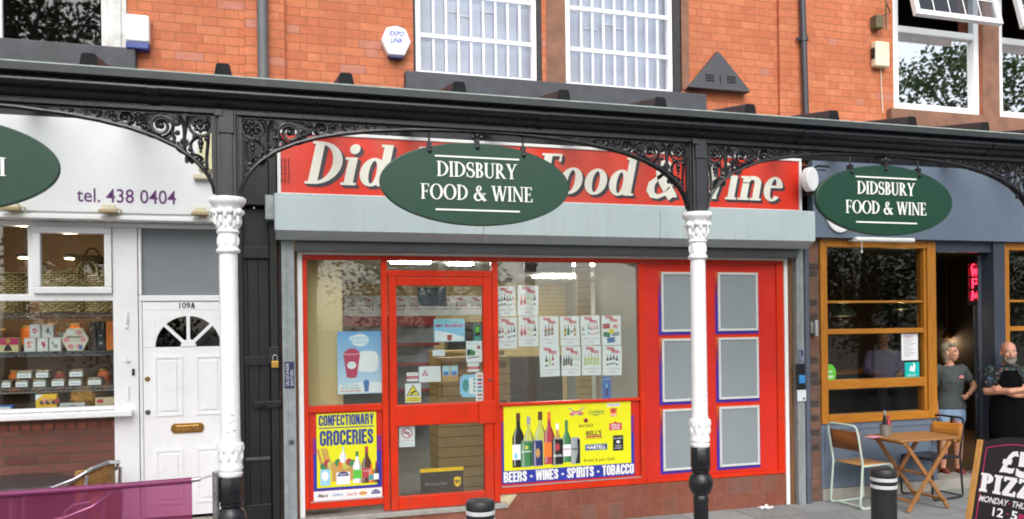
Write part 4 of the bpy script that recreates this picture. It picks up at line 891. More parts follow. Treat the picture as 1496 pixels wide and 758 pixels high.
sm_ = MB(pm('white_acrylic', (.84, .84, .86), .3, .03, 3)); sm_.M = Matrix.Translation((xx, -.28, zz)) @ Matrix.Rotation(rad(18), 4, 'Z'); sm_.prism(ell(0, 0, .1, .125, 0, 360, 32)[:-1], -.04, .04).build('disc', ps, bevel=.012)
MB(BLACK).tube([(xx+.03, -.25, zz-.04), (xx+.04, -.25, zz+.1), (xx+.12, -.25, zz+.15), (xx+.26, -.25, zz+.15)], .012).tube([(xx+.13, -.2, zz-.04), (xx+.13, -.2, zz+.12), (xx+.26, -.2, zz+.12)], .008).box(xx+.04, xx+.1, -.25, -.1, zz-.15, zz+.1).build('bracket', ps)
fl_ = MB(pm('fascia_white_mark', (.82, .82, .84), .4, .03, 4)); xx, zz = P(1228, 300, -.13); fl_.prism(ell(xx, zz, .2, .29, 0, 360, 40)[:-1], -.125, -.102).build('roundel', fa2, bevel=.004)
# ---------------------------------------------------------------- offer sheets in the main window
PAPER = pm('white_paper', (.80, .81, .83), .6, .02, 3); PRED = pm('print_red', S(196, 62, 74), .5, .05, 9); PPINK = pm('print_pink_grey', S(176, 132, 140), .6, .05, 9)
col_ = lambda n, r, g, b: pm('print_'+n, S(r, g, b), .5, .06, 9)
INK = {'red': col_('bottle_red', 176, 60, 70), 'rose': col_('rose', 226, 150, 150), 'dark': col_('bottle_dark', 46, 40, 52), 'green': col_('bottle_green', 60, 130, 80), 'pale': col_('pale_green', 196, 206, 160),
       'amber': col_('amber', 166, 104, 50), 'grey': col_('bottle_grey', 150, 156, 160), 'yellow': col_('yellow', 236, 216, 50), 'white': col_('white', 236, 238, 240), 'blue': col_('blue', 66, 110, 176), 'olive': col_('olive', 190, 196, 90), 'navy': col_('navy', 40, 48, 110), 'teal': col_('teal', 70, 150, 150), 'orange': col_('orange', 226, 120, 40), 'sky': col_('sky', 150, 206, 236), 'lime': col_('lime', 90, 190, 60), 'black': col_('black', 22, 22, 24), 'tan': col_('tan', 196, 150, 80), 'magenta': col_('magenta', 190, 40, 90), 'brown': col_('brown', 84, 54, 34)}
def clear_ink(name, c, f):
    k = NT(name); t = k.node('ShaderNodeBsdfTransparent'); x = k.node('ShaderNodeMixShader'); x.inputs[0].default_value = f; k.b.inputs['Base Color'].default_value = (*c, 1); k.link(t.outputs[0], x.inputs[1]); k.link(k.b.outputs[0], x.inputs[2]); k.link(x.outputs[0], k.out.inputs[0]); return k.m
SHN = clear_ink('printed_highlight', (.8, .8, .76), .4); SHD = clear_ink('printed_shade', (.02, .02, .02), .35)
def bottle(m, x, z, w, h, y, body, cap='dark', label='white', k=.0):
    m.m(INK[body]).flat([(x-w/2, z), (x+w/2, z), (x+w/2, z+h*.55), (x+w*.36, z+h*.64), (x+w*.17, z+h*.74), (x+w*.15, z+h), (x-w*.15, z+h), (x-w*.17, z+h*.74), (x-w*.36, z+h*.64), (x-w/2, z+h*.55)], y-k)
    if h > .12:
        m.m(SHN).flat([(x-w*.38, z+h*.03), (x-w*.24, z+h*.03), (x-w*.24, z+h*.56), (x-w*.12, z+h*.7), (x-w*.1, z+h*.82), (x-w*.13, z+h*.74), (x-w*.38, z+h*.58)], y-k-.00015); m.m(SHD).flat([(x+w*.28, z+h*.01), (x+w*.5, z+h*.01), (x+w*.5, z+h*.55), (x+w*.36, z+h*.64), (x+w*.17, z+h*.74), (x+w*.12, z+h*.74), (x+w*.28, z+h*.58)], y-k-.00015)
    m.m(INK[cap]).flat([(x-w*.17, z+h*.84), (x+w*.17, z+h*.84), (x+w*.17, z+h), (x-w*.17, z+h)], y-k-.0002)
    if label: m.m(INK[label]).sheet(x-w*.5, x+w*.5, z+h*.14, z+h*.42, y-k-.0003)
def ribbon(m, x, z, w, y):
    for dx, dz in ((-.13*w, .03), (.14*w, 0.)):
        a = x+dx-w*.23; b = x+dx+w*.23; zz = z+dz
        m.m(PRED).flat([(a, zz+.004), ((a+b)/2, zz-.001), (b, zz-.004), (b-.006, zz+.013), (b, zz+.022), ((a+b)/2, zz+.026), (a, zz+.03), (a+.006, zz+.016)], y-.0003-.0002*(dx > 0))
    m.m(INK['white']).text('SPECIAL', x-.13*w, z+.038, y-.0009, .010, .085, al='c').text('OFFERS', x+.14*w, z+.006, y-.0009, .010, .075, al='c')
YG = .032
def offer(px, lb, title, price, items):
    x0, x1, z0, z1 = RC(*px, YG); o = thing('offer_sheet', lb, 'poster', ((x0+x1)/2, YG, z0), 0, 'white offer sheets taped inside the main window')
    w_ = x1-x0; h_ = z1-z0; xc = (x0+x1)/2; y = YG
    rr_ = rad(((px[0]*7+px[1]*3) % 11-5)*.32); m = MB(PAPER); m.M = Matrix.Translation((xc, 0, z0)) @ Matrix.Rotation(rr_, 4, 'Y') @ Matrix.Translation((-xc, 0, -z0)); m.box(x0, x1, y, y+.0012, z0, z1); ribbon(m, xc+.005, z0+h_*.76, w_*.92, y)
    n = len(items); bw = min(.03, w_*.78/max(n, 1))
    for i, it in enumerate(items):
        bottle(m, xc+(i-(n-1)/2)*bw*1.12, z0+h_*.34+.006*((i*7) % 3), bw*.86, h_*.36, y-.0003, *it)
    m.m(PPINK).text(title, xc, z0+h_*.2, y-.0006, .013, w_*.76, al='c').text(price, xc, z0+h_*.085, y-.0006, .016, w_*.3, al='c', bold=.01)
    m.build('sheet', o, recalc=False)
B = lambda s, **k: s
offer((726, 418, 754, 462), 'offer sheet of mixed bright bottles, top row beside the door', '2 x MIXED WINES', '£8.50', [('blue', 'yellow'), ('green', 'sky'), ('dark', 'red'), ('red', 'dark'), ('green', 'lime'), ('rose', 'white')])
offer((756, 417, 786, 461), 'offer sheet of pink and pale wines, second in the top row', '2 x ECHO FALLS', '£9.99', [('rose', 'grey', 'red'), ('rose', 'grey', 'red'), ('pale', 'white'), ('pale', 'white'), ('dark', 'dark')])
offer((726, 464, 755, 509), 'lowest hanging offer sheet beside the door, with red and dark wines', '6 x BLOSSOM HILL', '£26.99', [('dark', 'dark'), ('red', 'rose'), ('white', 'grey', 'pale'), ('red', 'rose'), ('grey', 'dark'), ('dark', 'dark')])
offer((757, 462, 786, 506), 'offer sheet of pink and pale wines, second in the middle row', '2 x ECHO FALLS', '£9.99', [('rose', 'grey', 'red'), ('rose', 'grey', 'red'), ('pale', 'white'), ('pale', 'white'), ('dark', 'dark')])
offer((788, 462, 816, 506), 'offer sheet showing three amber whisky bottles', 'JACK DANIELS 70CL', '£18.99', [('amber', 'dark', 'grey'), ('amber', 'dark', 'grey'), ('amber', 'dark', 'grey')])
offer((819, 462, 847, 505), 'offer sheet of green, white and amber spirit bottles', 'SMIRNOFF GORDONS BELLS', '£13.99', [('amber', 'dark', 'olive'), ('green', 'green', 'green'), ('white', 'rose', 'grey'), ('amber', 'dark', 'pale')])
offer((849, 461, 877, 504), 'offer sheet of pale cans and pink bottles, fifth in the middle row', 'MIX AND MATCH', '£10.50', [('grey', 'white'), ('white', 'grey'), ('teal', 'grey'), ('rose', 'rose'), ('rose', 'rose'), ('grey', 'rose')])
o_px = (879, 461, 907, 504)
x0, x1, z0, z1 = RC(*o_px, YG); o = thing('offer_sheet', 'offer sheet with a yellow burst over beer multipacks', 'poster', ((x0+x1)/2, YG, z0), 0, 'white offer sheets taped inside the main window')
m = MB(PAPER).box(x0, x1, YG, YG+.0012, z0, z1); ribbon(m, (x0+x1)/2, z0+.235, .19, YG)
for c_, a, b, s1, s2, r_ in (('red', .05, .19, .075, .05, .1), ('green', .055, .105, .075, .05, -.2), ('grey', .15, .11, .08, .04, .15), ('blue', .1, .05, .085, .05, .1), ('rose', .15, .185, .05, .04, -.4)):
    cc, qq = math.cos(r_), math.sin(r_); m.m(INK[c_]).flat([(x0+a+dx*cc-dz*qq, z0+b+dx*qq+dz*cc) for dx, dz in ((-s1/2, -s2/2), (s1/2, -s2/2), (s1/2, s2/2), (-s1/2, s2/2))], YG-.0006-.0001*len(c_))
m.m(INK['yellow']).flat([(x0+.105+(.04 if i % 2 else .028)*math.cos(PI*i/9), z0+.14+(.03 if i % 2 else .021)*math.sin(PI*i/9)) for i in range(18)], YG-.0022); m.m(INK['red']).text('£11', x0+.105, z0+.132, YG-.0026, .015, al='c')
m.build('sheet', o, recalc=False)
offer((789, 506, 818, 550), 'offer sheet with three widely spaced wines, bottom row', '2 x VENETO', '£9.99', [('dark', 'dark'), ('pale', 'white', None), ('red', 'red')])
offer((820, 506, 848, 549), 'offer sheet with four dark and three pale wines in a line', '3 x YELLOW TAIL', '£12.99', [('dark', 'red', 'brown'), ('dark', 'red', 'brown'), ('dark', 'red', 'brown'), ('dark', 'red', 'brown'), ('pale', 'rose'), ('pale', 'dark'), ('pale', 'dark')])
offer((850, 505, 878, 548), 'offer sheet with five yellow green wines in a line', '3 x BAREFOOT', '£12.99', [('olive', 'grey', 'pale')]*5)
offer((880, 505, 908, 548), 'offer sheet with four small dark wines, right end of the bottom row', '2 x TURNING LEAF', '£9.99', [('dark', 'grey', 'white')]*4)

# ---------------------------------------------------------------- the two yellow posters under the windows
YEL = pm('poster_yellow', S(228, 226, 26), .35, .03, 2); PBLU = pm('poster_blue', S(44, 56, 160), .35, .05, 3); PPUR = pm('poster_purple', S(120, 40, 130), .35, .05, 3)
LBLU = pm('poster_letter_blue', S(36, 62, 138), .4, .05, 9)
def can_(m, x, z, w, h, y, c, rim='grey'):
    m.m(INK[c]).flat([(x-w/2, z+h*.03), (x-w*.42, z), (x+w*.42, z), (x+w/2, z+h*.03), (x+w/2, z+h*.9), (x+w*.38, z+h), (x-w*.38, z+h), (x-w/2, z+h*.9)], y)
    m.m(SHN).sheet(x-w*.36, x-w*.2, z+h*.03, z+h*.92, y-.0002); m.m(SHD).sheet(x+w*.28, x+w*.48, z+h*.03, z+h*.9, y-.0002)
    m.m(INK[rim]).sheet(x-w*.38, x+w*.38, z+h*.965, z+h, y-.0003); m.sheet(x-w*.42, x+w*.42, z, z+h*.025, y-.0003)
y = .007
x0, x1, z0, z1 = .415, 1.022, .395, 1.172
p1 = thing('shop_poster', 'yellow poster reading Confectionary Groceries under the left shop window', 'poster', ((x0+x1)/2, y, z0), 0, 'yellow product posters below the windows')
m = MB(PBLU).box(x0, x1, y, y+.003, z0+.09, z0+.42).m(PPUR).box(x0, x1, y, y+.003, z0+.421, z0+.56).m(PAPER).box(x0, x1, y-.001, y+.003, z0, z0+.085)
m.m(YEL).box(x0+.03, x1-.045, y-.002, y-.0004, z0+.115, z1); m.build('backing', p1)
xc = (x0+x1)/2-.008; ya = y-.0028
m = MB(LBLU).sign('CONFECTIONARY', xc, 1.063, ya, .095, .49).sheet(xc-.245, xc+.245, 1.038, 1.048, ya).sign('GROCERIES', xc, .885, ya, .135, .475); m.build('lettering', p1, recalc=False)
g = MB(INK['tan']); zb = z0+.135
g.sheet(x0+.16, x0+.40, zb+.03, zb+.16, ya)
for a in (.07, .11, .14): g.m(INK['tan']).flat([(x0+a, zb+.14), (x0+a+.035, zb+.13), (x0+a-.02, zb+.33), (x0+a-.045, zb+.335)], ya-.0002*a*10)
for i in range(9): g.m(INK[('green', 'red', 'olive', 'tan', 'green', 'orange', 'olive', 'red', 'green')[i]]).flat([(p[0], p[1]) for p in ell(x0+.09+.032*i, zb+.17+.014*((i*5) % 3), .032, .034, 0, 360, 12)[:-1]], ya-.0006-.0001*i)
g.m(INK['white']).flat(ell(x0+.26, zb+.24, .03, .05, 0, 360, 12)[:-1], ya-.0018)
bottle(g, x0+.262, zb+.2, .035, .14, ya-.002, 'white', 'sky', None)
g.m(INK['sky']).sheet(x0+.06, x0+.145, zb, zb+.145, ya-.003); g.m(INK['white']).flat(ell(x0+.1, zb+.085, .03, .045, 0, 360, 14)[:-1], ya-.0033)
g.m(INK['white']).sheet(x0+.2, x0+.32, zb, zb+.11, ya-.003); g.m(INK['navy']).flat([(x0+.205, zb+.075), (x0+.315, zb+.075), (x0+.30, zb+.105), (x0+.26, zb+.118), (x0+.22, zb+.105)], ya-.0035); g.m(INK['white']).text('BAKERY', x0+.26, zb+.084, ya-.0039, .014, al='c')
bottle(g, x0+.385, zb+.005, .075, .285, ya-.003, 'white', 'green', 'lime'); bottle(g, x0+.47, zb, .085, .33, ya-.0032, 'brown', 'red', 'red'); bottle(g, x0+.512, zb, .05, .17, ya-.0042, 'orange', 'orange', 'teal'); bottle(g, x0+.555, zb, .045, .19, ya-.0045, 'brown', 'red', 'white')
g.m(INK['white']).text('Coca-Cola', x0+.47, zb+.105, ya-.0048, .014, .07, al='c', shear=.2)
g.build('groceries_picture', p1, recalc=False)
l = MB(INK['brown']).text('Mars', x0+.035, z0+.03, y-.0016, .03, .085, bold=.03, shear=.3)
def flush(p):
    global l
    l.build('brand_logo', p, recalc=False); l = MB()
flush(p1); l.m(INK['blue']).text('Cadbury', x0+.155, z0+.025, y-.0016, .036, .10, shear=.3, bold=.01); flush(p1); l.m(PRED).text('Coca-Cola', x0+.285, z0+.03, y-.0016, .03, .095, shear=.3, bold=.02); flush(p1)
l.m(INK['yellow']).flat(ell(x0+.435, z0+.043, .032, .024, 0, 360, 16)[:-1], y-.0014); l.m(PRED).box(x0+.40, x0+.47, y-.0019, y-.0016, z0+.034, z0+.052); l.m(INK['white']).text('Walkers', x0+.435, z0+.038, y-.0022, .011, .06, al='c'); flush(p1)
l.m(INK['navy']).flat([(x0+.505, z0+.03), (x0+.595, z0+.03), (x0+.58, z0+.06), (x0+.55, z0+.07), (x0+.52, z0+.06)], y-.0014); l.m(INK['white']).text('BAKERY', x0+.55, z0+.042, y-.0018, .011, .06, al='c'); l.build('brand_logo', p1, recalc=False)

x0, x1, z0, z1 = 2.165, 3.60, .425, 1.166
p2 = thing('shop_poster', 'wide yellow poster of bottles and cans reading Beers Wines Spirits Tobacco', 'poster', ((x0+x1)/2, y, z0), 0, 'yellow product posters below the windows')
m = MB(PBLU).box(x0, x1-.05, y, y+.003, z0, z0+.42).m(PPUR).box(x0, x1-.05, y, y+.003, z0+.421, z0+.60).m(YEL).box(x0+.022, x1-.085, y-.002, y-.0004, z0+.125, z1); m.build('backing', p2)
MB(WLET).sign('BEERS - WINES - SPIRITS - TOBACCO', (x0+x1)/2-.022, z0+.016, ya, .1, 1.36).build('lettering', p2, recalc=False)
g = MB(); U = (x1-.085-x0-.022)/1130.; bx = lambda c: x0+.022+(c-20)*U; bz = lambda r: z0+.14+(560-r)/520.*.585
def bt(c, w, r0, r1, *a, k=0.): bottle(g, bx(c), bz(r1), w*U, bz(r0)-bz(r1), ya, *a, k=k)
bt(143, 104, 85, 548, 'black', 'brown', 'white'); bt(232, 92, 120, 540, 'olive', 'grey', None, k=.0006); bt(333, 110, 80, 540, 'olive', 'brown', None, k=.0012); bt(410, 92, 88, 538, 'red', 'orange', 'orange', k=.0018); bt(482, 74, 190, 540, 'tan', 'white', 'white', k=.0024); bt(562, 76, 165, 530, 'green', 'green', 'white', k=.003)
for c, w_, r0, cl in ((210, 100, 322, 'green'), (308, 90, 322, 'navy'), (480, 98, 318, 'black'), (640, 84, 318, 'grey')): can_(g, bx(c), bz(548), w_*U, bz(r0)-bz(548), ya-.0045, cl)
for c, r, t, h_, wd_, ink in ((210, 420, 'Carlsberg', .024, .1, 'white'), (480, 470, 'SMOOTH', .022, .085, 'white'), (640, 420, 'STRONGBOW', .02, .08, 'black'), (562, 415, 'STELLA', .018, .07, 'red')): g.m(INK[ink]).text(t, bx(c), bz(r)-.01, ya-.0056, h_, wd_, al='c', bold=.02)
g.m(INK['tan']).flat(ell(bx(308), bz(435), .022, .045, 0, 360, 16)[:-1], ya-.0052); g.m(INK['red']).flat(ell(bx(480), bz(395), .024, .038, 0, 360, 16)[:-1], ya-.0052); g.m(INK['olive']).flat(ell(bx(210), bz(382), .018, .02, 0, 360, 12)[:-1], ya-.0052)
g.m(INK['black']).flat([(bx(640), bz(545)), (bx(680), bz(545)), (bx(680), bz(335)), (bx(655), bz(335)), (bx(662), bz(440))], ya-.0051)
g.m(INK['sky']).flat(ell(bx(120), bz(450), .02, .03, 0, 360, 12)[:-1], ya-.0008)
g.build('drinks_picture', p2, recalc=False)
l = MB(); L_ = lambda c: bx(c); yb = ya
def logo(t, c, r, h_, wd_, ink, **k): l.m(INK[ink]).text(t, bx(c), bz(r)-h_/2, yb-.0006, h_, wd_, al='c', **k)
l.m(INK['grey']).flat([(bx(575), bz(60)), (bx(590), bz(60)), (bx(700), bz(130)), (bx(690), bz(138))], yb-.0001).flat([(bx(720), bz(60)), (bx(735), bz(62)), (bx(615), bz(138)), (bx(605), bz(130))], yb-.0002); l.m(PRED).flat([(bx(590), bz(128)), (bx(600), bz(100)), (bx(655), bz(88)), (bx(710), bz(100)), (bx(718), bz(128)), (bx(655), bz(112))], yb-.0004); logo("Foster's", 654, 104, .02, .11, 'white'); flush(p2)
logo('Carlsberg', 827, 108, .05, .165, 'green', shear=.15, bold=.01); l.m(INK['green']).flat([(bx(780), bz(128)), (bx(880), bz(128)), (bx(835), bz(140))], yb-.0001); flush(p2)
l.m(PAPER).box(bx(930), bx(1050), yb-.0003, yb-.0001, bz(66), bz(38)); logo('SMIRNOFF', 990, 52, .022, .13, 'brown'); l.m(INK['orange']).flat([(bx(955), bz(80)), (bx(1025), bz(80)), (bx(1015), bz(155)), (bx(965), bz(155))], yb-.0001); logo('ICE', 990, 140, .024, .05, 'white', bold=.02); l.m(INK['red']).flat(ell(bx(990), bz(100), .022, .022, 0, 360, 12)[:-1], yb-.0004); flush(p2)
l.m(INK['red']).flat(ell(bx(738), bz(177), .024, .024, 0, 360, 18)[:-1], yb-.0001); l.m(INK['black']).flat(ell(bx(738), bz(180), .012, .014, 0, 360, 12)[:-1], yb-.0003); pl, w_ = serif('BA'); logo('BACARDI', 740, 222, .03, .145, 'brown', bold=.01); flush(p2)
logo("BELL'S", 808, 288, .045, .165, 'brown', bold=.03); l.m(INK['red']).sheet(bx(738), bx(880), bz(330), bz(312), yb-.0001)
logo('EXTRA SPECIAL', 808, 321, .012, .13, 'tan'); logo('OLD SCOTCH WHISKY', 808, 340, .008, .2, 'brown'); flush(p2)
l.m(INK['teal']).sheet(bx(728), bx(930), bz(442), bz(388), yb-.0001); l.m(INK['navy']).sheet(bx(734), bx(924), bz(436), bz(394), yb-.0003); logo('MARTELL', 829, 415, .036, .2, 'white', bold=.03); flush(p2)
logo('Ernest & Julio Gallo', 858, 530, .04, .33, 'black'); l.m(INK['tan']).flat(ell(bx(842), bz(483), .006, .006, 0, 360, 8)[:-1], yb-.0001); flush(p2)
l.m(PRED).flat([(bx(950), bz(275)), (bx(948), bz(212)), (bx(985), bz(212)), (bx(1007), bz(195)), (bx(1030), bz(212)), (bx(1066), bz(212)), (bx(1066), bz(275))], yb-.0001); logo('STELLA', 1007, 232, .026, .1, 'white', bold=.02); logo('ARTOIS', 1007, 259, .022, .09, 'white', bold=.02); flush(p2)
l.m(INK['black']).sheet(bx(982), bx(1078), bz(458), bz(322), yb-.0001); logo("JACK DANIEL'S", 1030, 350, .022, .1, 'white'); l.m(INK['white']).flat(ell(bx(1030), bz(380), .022, .014, 0, 360, 16)[:-1], yb-.0003); logo('No 7', 1030, 380, .012, .03, 'black'); logo('Tennessee', 1030, 412, .016, .07, 'white'); logo('WHISKEY', 1030, 435, .014, .08, 'white')
l.build('brand_logo', p2, recalc=False)

# ---------------------------------------------------------------- left window poster, door stickers
def note(px, lb, yy=YG, cat='sticker', base=PAPER, t=.0012):
    x0, x1, z0, z1 = RC(*px, yy); o = thing('sticker' if cat == 'sticker' else cat, lb, cat, ((x0+x1)/2, yy, z0))
    m = MB(base).box(x0, x1, yy, yy+t, z0, z1); R_ = lambda u, v: (x0+(x1-x0)*u, z0+(z1-z0)*v)
    return o, m, R_, x1-x0, z1-z0
SKYP = NT('poster_sky'); X, Y, Z = SKYP.sep(); SKYP.link(SKYP.mix(SKYP.mapr(Z, 1.32, 1.92, 0, 1), S(206, 226, 240), S(96, 164, 220)), SKYP.b.inputs['Base Color']); SKYP.b.inputs['Roughness'].default_value = .35; SKYP = SKYP.m
o, m, R_, W_, H_ = note((493, 484, 559, 575), 'pale blue slush drink poster with a tall red cup in the left window', cat='poster', base=SKYP)
o.name = 'drink_poster'
f = lambda pts, y_: m.flat([R_(*p) for p in pts], YG-y_)
m.m(INK['white']); f([(.5+.2*math.cos(a/10*PI), .86+.1*math.sin(a/10*PI)) for a in range(20)], .0003); f([(.36+.1*math.cos(a/10*PI), .89+.04*math.sin(a/10*PI)) for a in range(20)], .0004)
m.m(INK['sky']).text('SNOW', *R_(.5, .865), YG-.0008, H_*.05, W_*.42, al='c', bold=.03).text('SHOCK', *R_(.5, .80), YG-.0008, H_*.05, W_*.4, al='c', bold=.03)
m.m(INK['white']); f([(.66+.25*(abs(math.cos(a/12*PI))**.6)*(1 if math.cos(a/12*PI) > 0 else -1), .515+.17*(abs(math.sin(a/12*PI))**.6)*(1 if math.sin(a/12*PI) > 0 else -1)) for a in range(24)], .0005)
m.m(INK['magenta']); f([(.13, .63), (.5, .63), (.42, .27), (.2, .27)], .0008); f([(.32+.17*math.cos(a/10*PI), .64+.09*math.sin(a/10*PI)) for a in range(11)], .0009); f([(.31+.11*math.cos(a/10*PI), .275-.02*abs(math.sin(a/10*PI))) for a in range(10, 21)], .0010)
m.m(INK['rose']); f([(.12, .625), (.51, .625), (.505, .645), (.125, .645)], .0012); m.m(INK['white']); f([(.31+.1*math.cos(a/10*PI), .46+.06*math.sin(a/10*PI)) for a in range(20)], .0013)
m.m(INK['sky']).text('FIND', *R_(.31, .455), YG-.0016, H_*.025, W_*.14, al='c')
m.m(INK['white']); f([(.03, .02), (.98, .02), (.98, .16), (.7, .2), (.03, .15)], .0003)
m.m(INK['teal']).text('ICE COLD', *R_(.28, .125), YG-.0009, H_*.028, W_*.36, al='c').text('FRUIT SLUSH', *R_(.28, .08), YG-.0009, H_*.028, W_*.42, al='c', bold=.02); m.m(PRED).text('IN FLAVOURS', *R_(.28, .033), YG-.0009, H_*.03, W_*.44, al='c', bold=.03)
m.m(INK['blue']); f([(.59, .03), (.68, .03), (.69, .18), (.57, .18)], .0006); f([(.63+.07*math.cos(a/8*PI), .17+.05*math.sin(a/8*PI)) for a in range(16)], .0007)
m.build('sheet', o, recalc=False)
YD = .008
o, m, R_, W_, H_ = note((634, 466, 679, 499), 'pale blue landscape slush notice with red lettering on the door glass', YD, base=INK['sky']); f = lambda pts, y_: m.flat([R_(*p) for p in pts], YD-y_)
m.m(INK['lime']).text('ICE COLD DRINKS', *R_(.5, .84), YD-.0006, H_*.09, W_*.85, al='c'); m.m(PRED).text('MY SLUSH!!', *R_(.5, .64), YD-.0006, H_*.14, W_*.88, al='c', bold=.04); m.m(INK['white']); f([(.03, .03), (.97, .03), (.97, .2), (.6, .35), (.03, .5)], .0004); m.m(INK['red']); f([(.43, .05), (.56, .05), (.58, .3), (.42, .3)], .0007); m.build('sheet', o, recalc=False)
o, m, R_, W_, H_ = note((610, 420, 652, 447), 'plain dark grey square card at the top of the door glass', YD, base=pm('dark_card', S(74, 78, 84), .6, .1, 5)); m.build('sheet', o)
o, m, R_, W_, H_ = note((692, 473, 703, 498), 'narrow black and green sticker at the top right of the door', YD, base=INK['teal']); m.m(INK['black']).sheet(*[R_(.1, 0)[0], R_(.9, 0)[0]], R_(0, .3)[1], R_(0, .95)[1], YD-.0004); m.m(INK['lime']).sheet(R_(.25, 0)[0], R_(.75, 0)[0], R_(0, .5)[1], R_(0, .85)[1], YD-.0008).text('24H', *R_(.5, .06), YD-.0008, H_*.14, al='c'); m.build('sheet', o, recalc=False)
o, m, R_, W_, H_ = note((681, 498, 704, 529), 'white leaflet with green picture and pale blue heading on the door', YD); f = lambda pts, y_: m.flat([R_(*p) for p in pts], YD-y_)
m.m(INK['sky']).text('TOP UP HERE', *R_(.42, .82), YD-.0005, H_*.09, W_*.7, al='c', shear=.1); m.m(INK['green']); f([(.05, .3), (.55, .32), (.6, .5), (.3, .62), (.05, .55)], .0004); m.m(INK['black']); f([(.08, .17), (.85, .24), (.85, .28), (.08, .22)], .0005); f([(.08, .4), (.25, .4), (.25, .6), (.08, .6)], .0007); m.m(INK['red']); f([(.7, .62), (.9, .63), (.9, .78), (.7, .77)], .0005); m.build('sheet', o, recalc=False)
for px, lb in (((683, 530, 700, 543), 'small red striped sticker at the right side of the door glass'), ((594, 544, 611, 557), 'small red striped sticker at the left side of the door glass')):
    o, m, R_, W_, H_ = note(px, lb, YD); m.m(PRED).sheet(R_(0, 0)[0], R_(1, 0)[0], R_(0, .28)[1], R_(0, .6)[1], YD-.0004); m.m(INK['white']).text('ALCOHOL 18', *R_(.5, .36), YD-.0008, H_*.14, W_*.7, al='c'); m.m(INK['grey']).text('NO ID NO SALE', *R_(.5, .75), YD-.0008, H_*.12, W_*.8, al='c'); m.build('sheet', o, recalc=False)
o, m, R_, W_, H_ = note((612, 535, 644, 558), 'white landscape notice with a small red triangle on the door', YD); m.m(PRED).flat([R_(.13, .42), R_(.42, .42), R_(.275, .78)], YD-.0004); m.m(PAPER).flat([R_(.2, .47), R_(.35, .47), R_(.275, .67)], YD-.0008); m.m(INK['black']).sheet(R_(.265, 0)[0], R_(.285, 0)[0], R_(0, .5)[1], R_(0, .6)[1], YD-.0012); m.build('sheet', o, recalc=False)
o, m, R_, W_, H_ = note((646, 534, 669, 557), 'pair of blue and orange printed tickets on the door', YD, base=INK['tan'])
for u in (.0, .52):
    m.m(INK['sky']).sheet(R_(u+.03, 0)[0], R_(u+.46, 0)[0], R_(0, .38)[1], R_(0, .97)[1], YD-.0004); m.m(INK['blue']).sheet(R_(u+.08, 0)[0], R_(u+.4, 0)[0], R_(0, .4)[1], R_(0, .62)[1], YD-.0008); m.m(INK['yellow']).text('TOP', *R_(u+.24, .72), YD-.0008, H_*.16, W_*.3, al='c'); m.m(INK['blue']).text('UP', *R_(u+.24, .1), YD-.0008, H_*.16, W_*.2, al='c')
m.build('sheet', o, recalc=False)
x0, x1, z0, z1 = RC(672, 547, 702, 580, YD); o = thing('sticker', 'pale blue sticker with clipped corners near the door lock', 'sticker', ((x0+x1)/2, YD, z0)); m = MB(INK['sky']).prism([(x0, z0+.04), (x0+.03, z0), (x1, z0), (x1, z1), (x0+.03, z1), (x0, z1-.04)], YD, YD+.001); m.m(INK['white']).sheet(x0+.09, x1-.01, z0+.03, z1-.03, YD-.0004); m.m(INK['teal']).flat(ell(x0+.055, z0+.11, .032, .06, 0, 360, 12)[:-1], YD-.0006)
for j in range(4): m.flat(ell(x0+.14, z0+.06+.035*j, .012, .012, 0, 360, 8)[:-1], YD-.0008)
m.build('sheet', o, recalc=False)
o, m, R_, W_, H_ = note((695, 544, 706, 586), 'tall white strip of payment card logos at the door edge', YD-.002)
for j, (c_, t) in enumerate((('grey', ''), ('red', ''), ('teal', 'UP'), ('blue', 'PAY'), ('magenta', ''), ('navy', 'VISA'), ('orange', ''))): m.m(INK[c_]).sheet(R_(.25, 0)[0], R_(.8, 0)[0], R_(0, .06+.13*j)[1], R_(0, .06+.13*j+.07)[1], YD-.0026)
m.build('sheet', o, recalc=False)
o, m, R_, W_, H_ = note((592, 560, 615, 588), 'yellow security camera warning sign at the lower left of the door glass', YD); m.m(INK['yellow']).sheet(R_(.04, 0)[0], R_(.96, 0)[0], R_(0, .04)[1], R_(0, .3)[1], YD-.0004); m.m(INK['black']).flat([R_(.06, .36), R_(.94, .36), R_(.5, .95)], YD-.0004); m.m(INK['yellow']).flat([R_(.14, .395), R_(.86, .395), R_(.5, .88)], YD-.0007)
m.m(INK['black']).flat([R_(.3, .5), R_(.38, .44), R_(.7, .56), R_(.64, .64)], YD-.001).sheet(R_(.36, 0)[0], R_(.42, 0)[0], R_(0, .4)[1], R_(0, .52)[1], YD-.0012).text('CCTV', *R_(.5, .19), YD-.0009, H_*.07, W_*.5, al='c').text('IN OPERATION', *R_(.5, .08), YD-.0009, H_*.06, W_*.8, al='c'); m.build('sheet', o, recalc=False)
o, m, R_, W_, H_ = note((632, 511, 650, 520), 'small blank white card in the middle of the door glass', YD); m.build('sheet', o)
o, m, R_, W_, H_ = note((583, 622, 606, 653), 'white no smoking sign in the lower door pane', YD); c0 = R_(.5, .66); m.m(PRED)
for q in ring(c0[0], c0[1], .05, .05, .041, .041): m.flat(q, YD-.0005)
m.flat([(c0[0]-.036, c0[1]+.028), (c0[0]-.028, c0[1]+.036), (c0[0]+.036, c0[1]-.028), (c0[0]+.028, c0[1]-.036)], YD-.0008); m.m(INK['black']).sheet(c0[0]-.032, c0[0]+.025, c0[1]-.005, c0[1]+.005, YD-.0003)
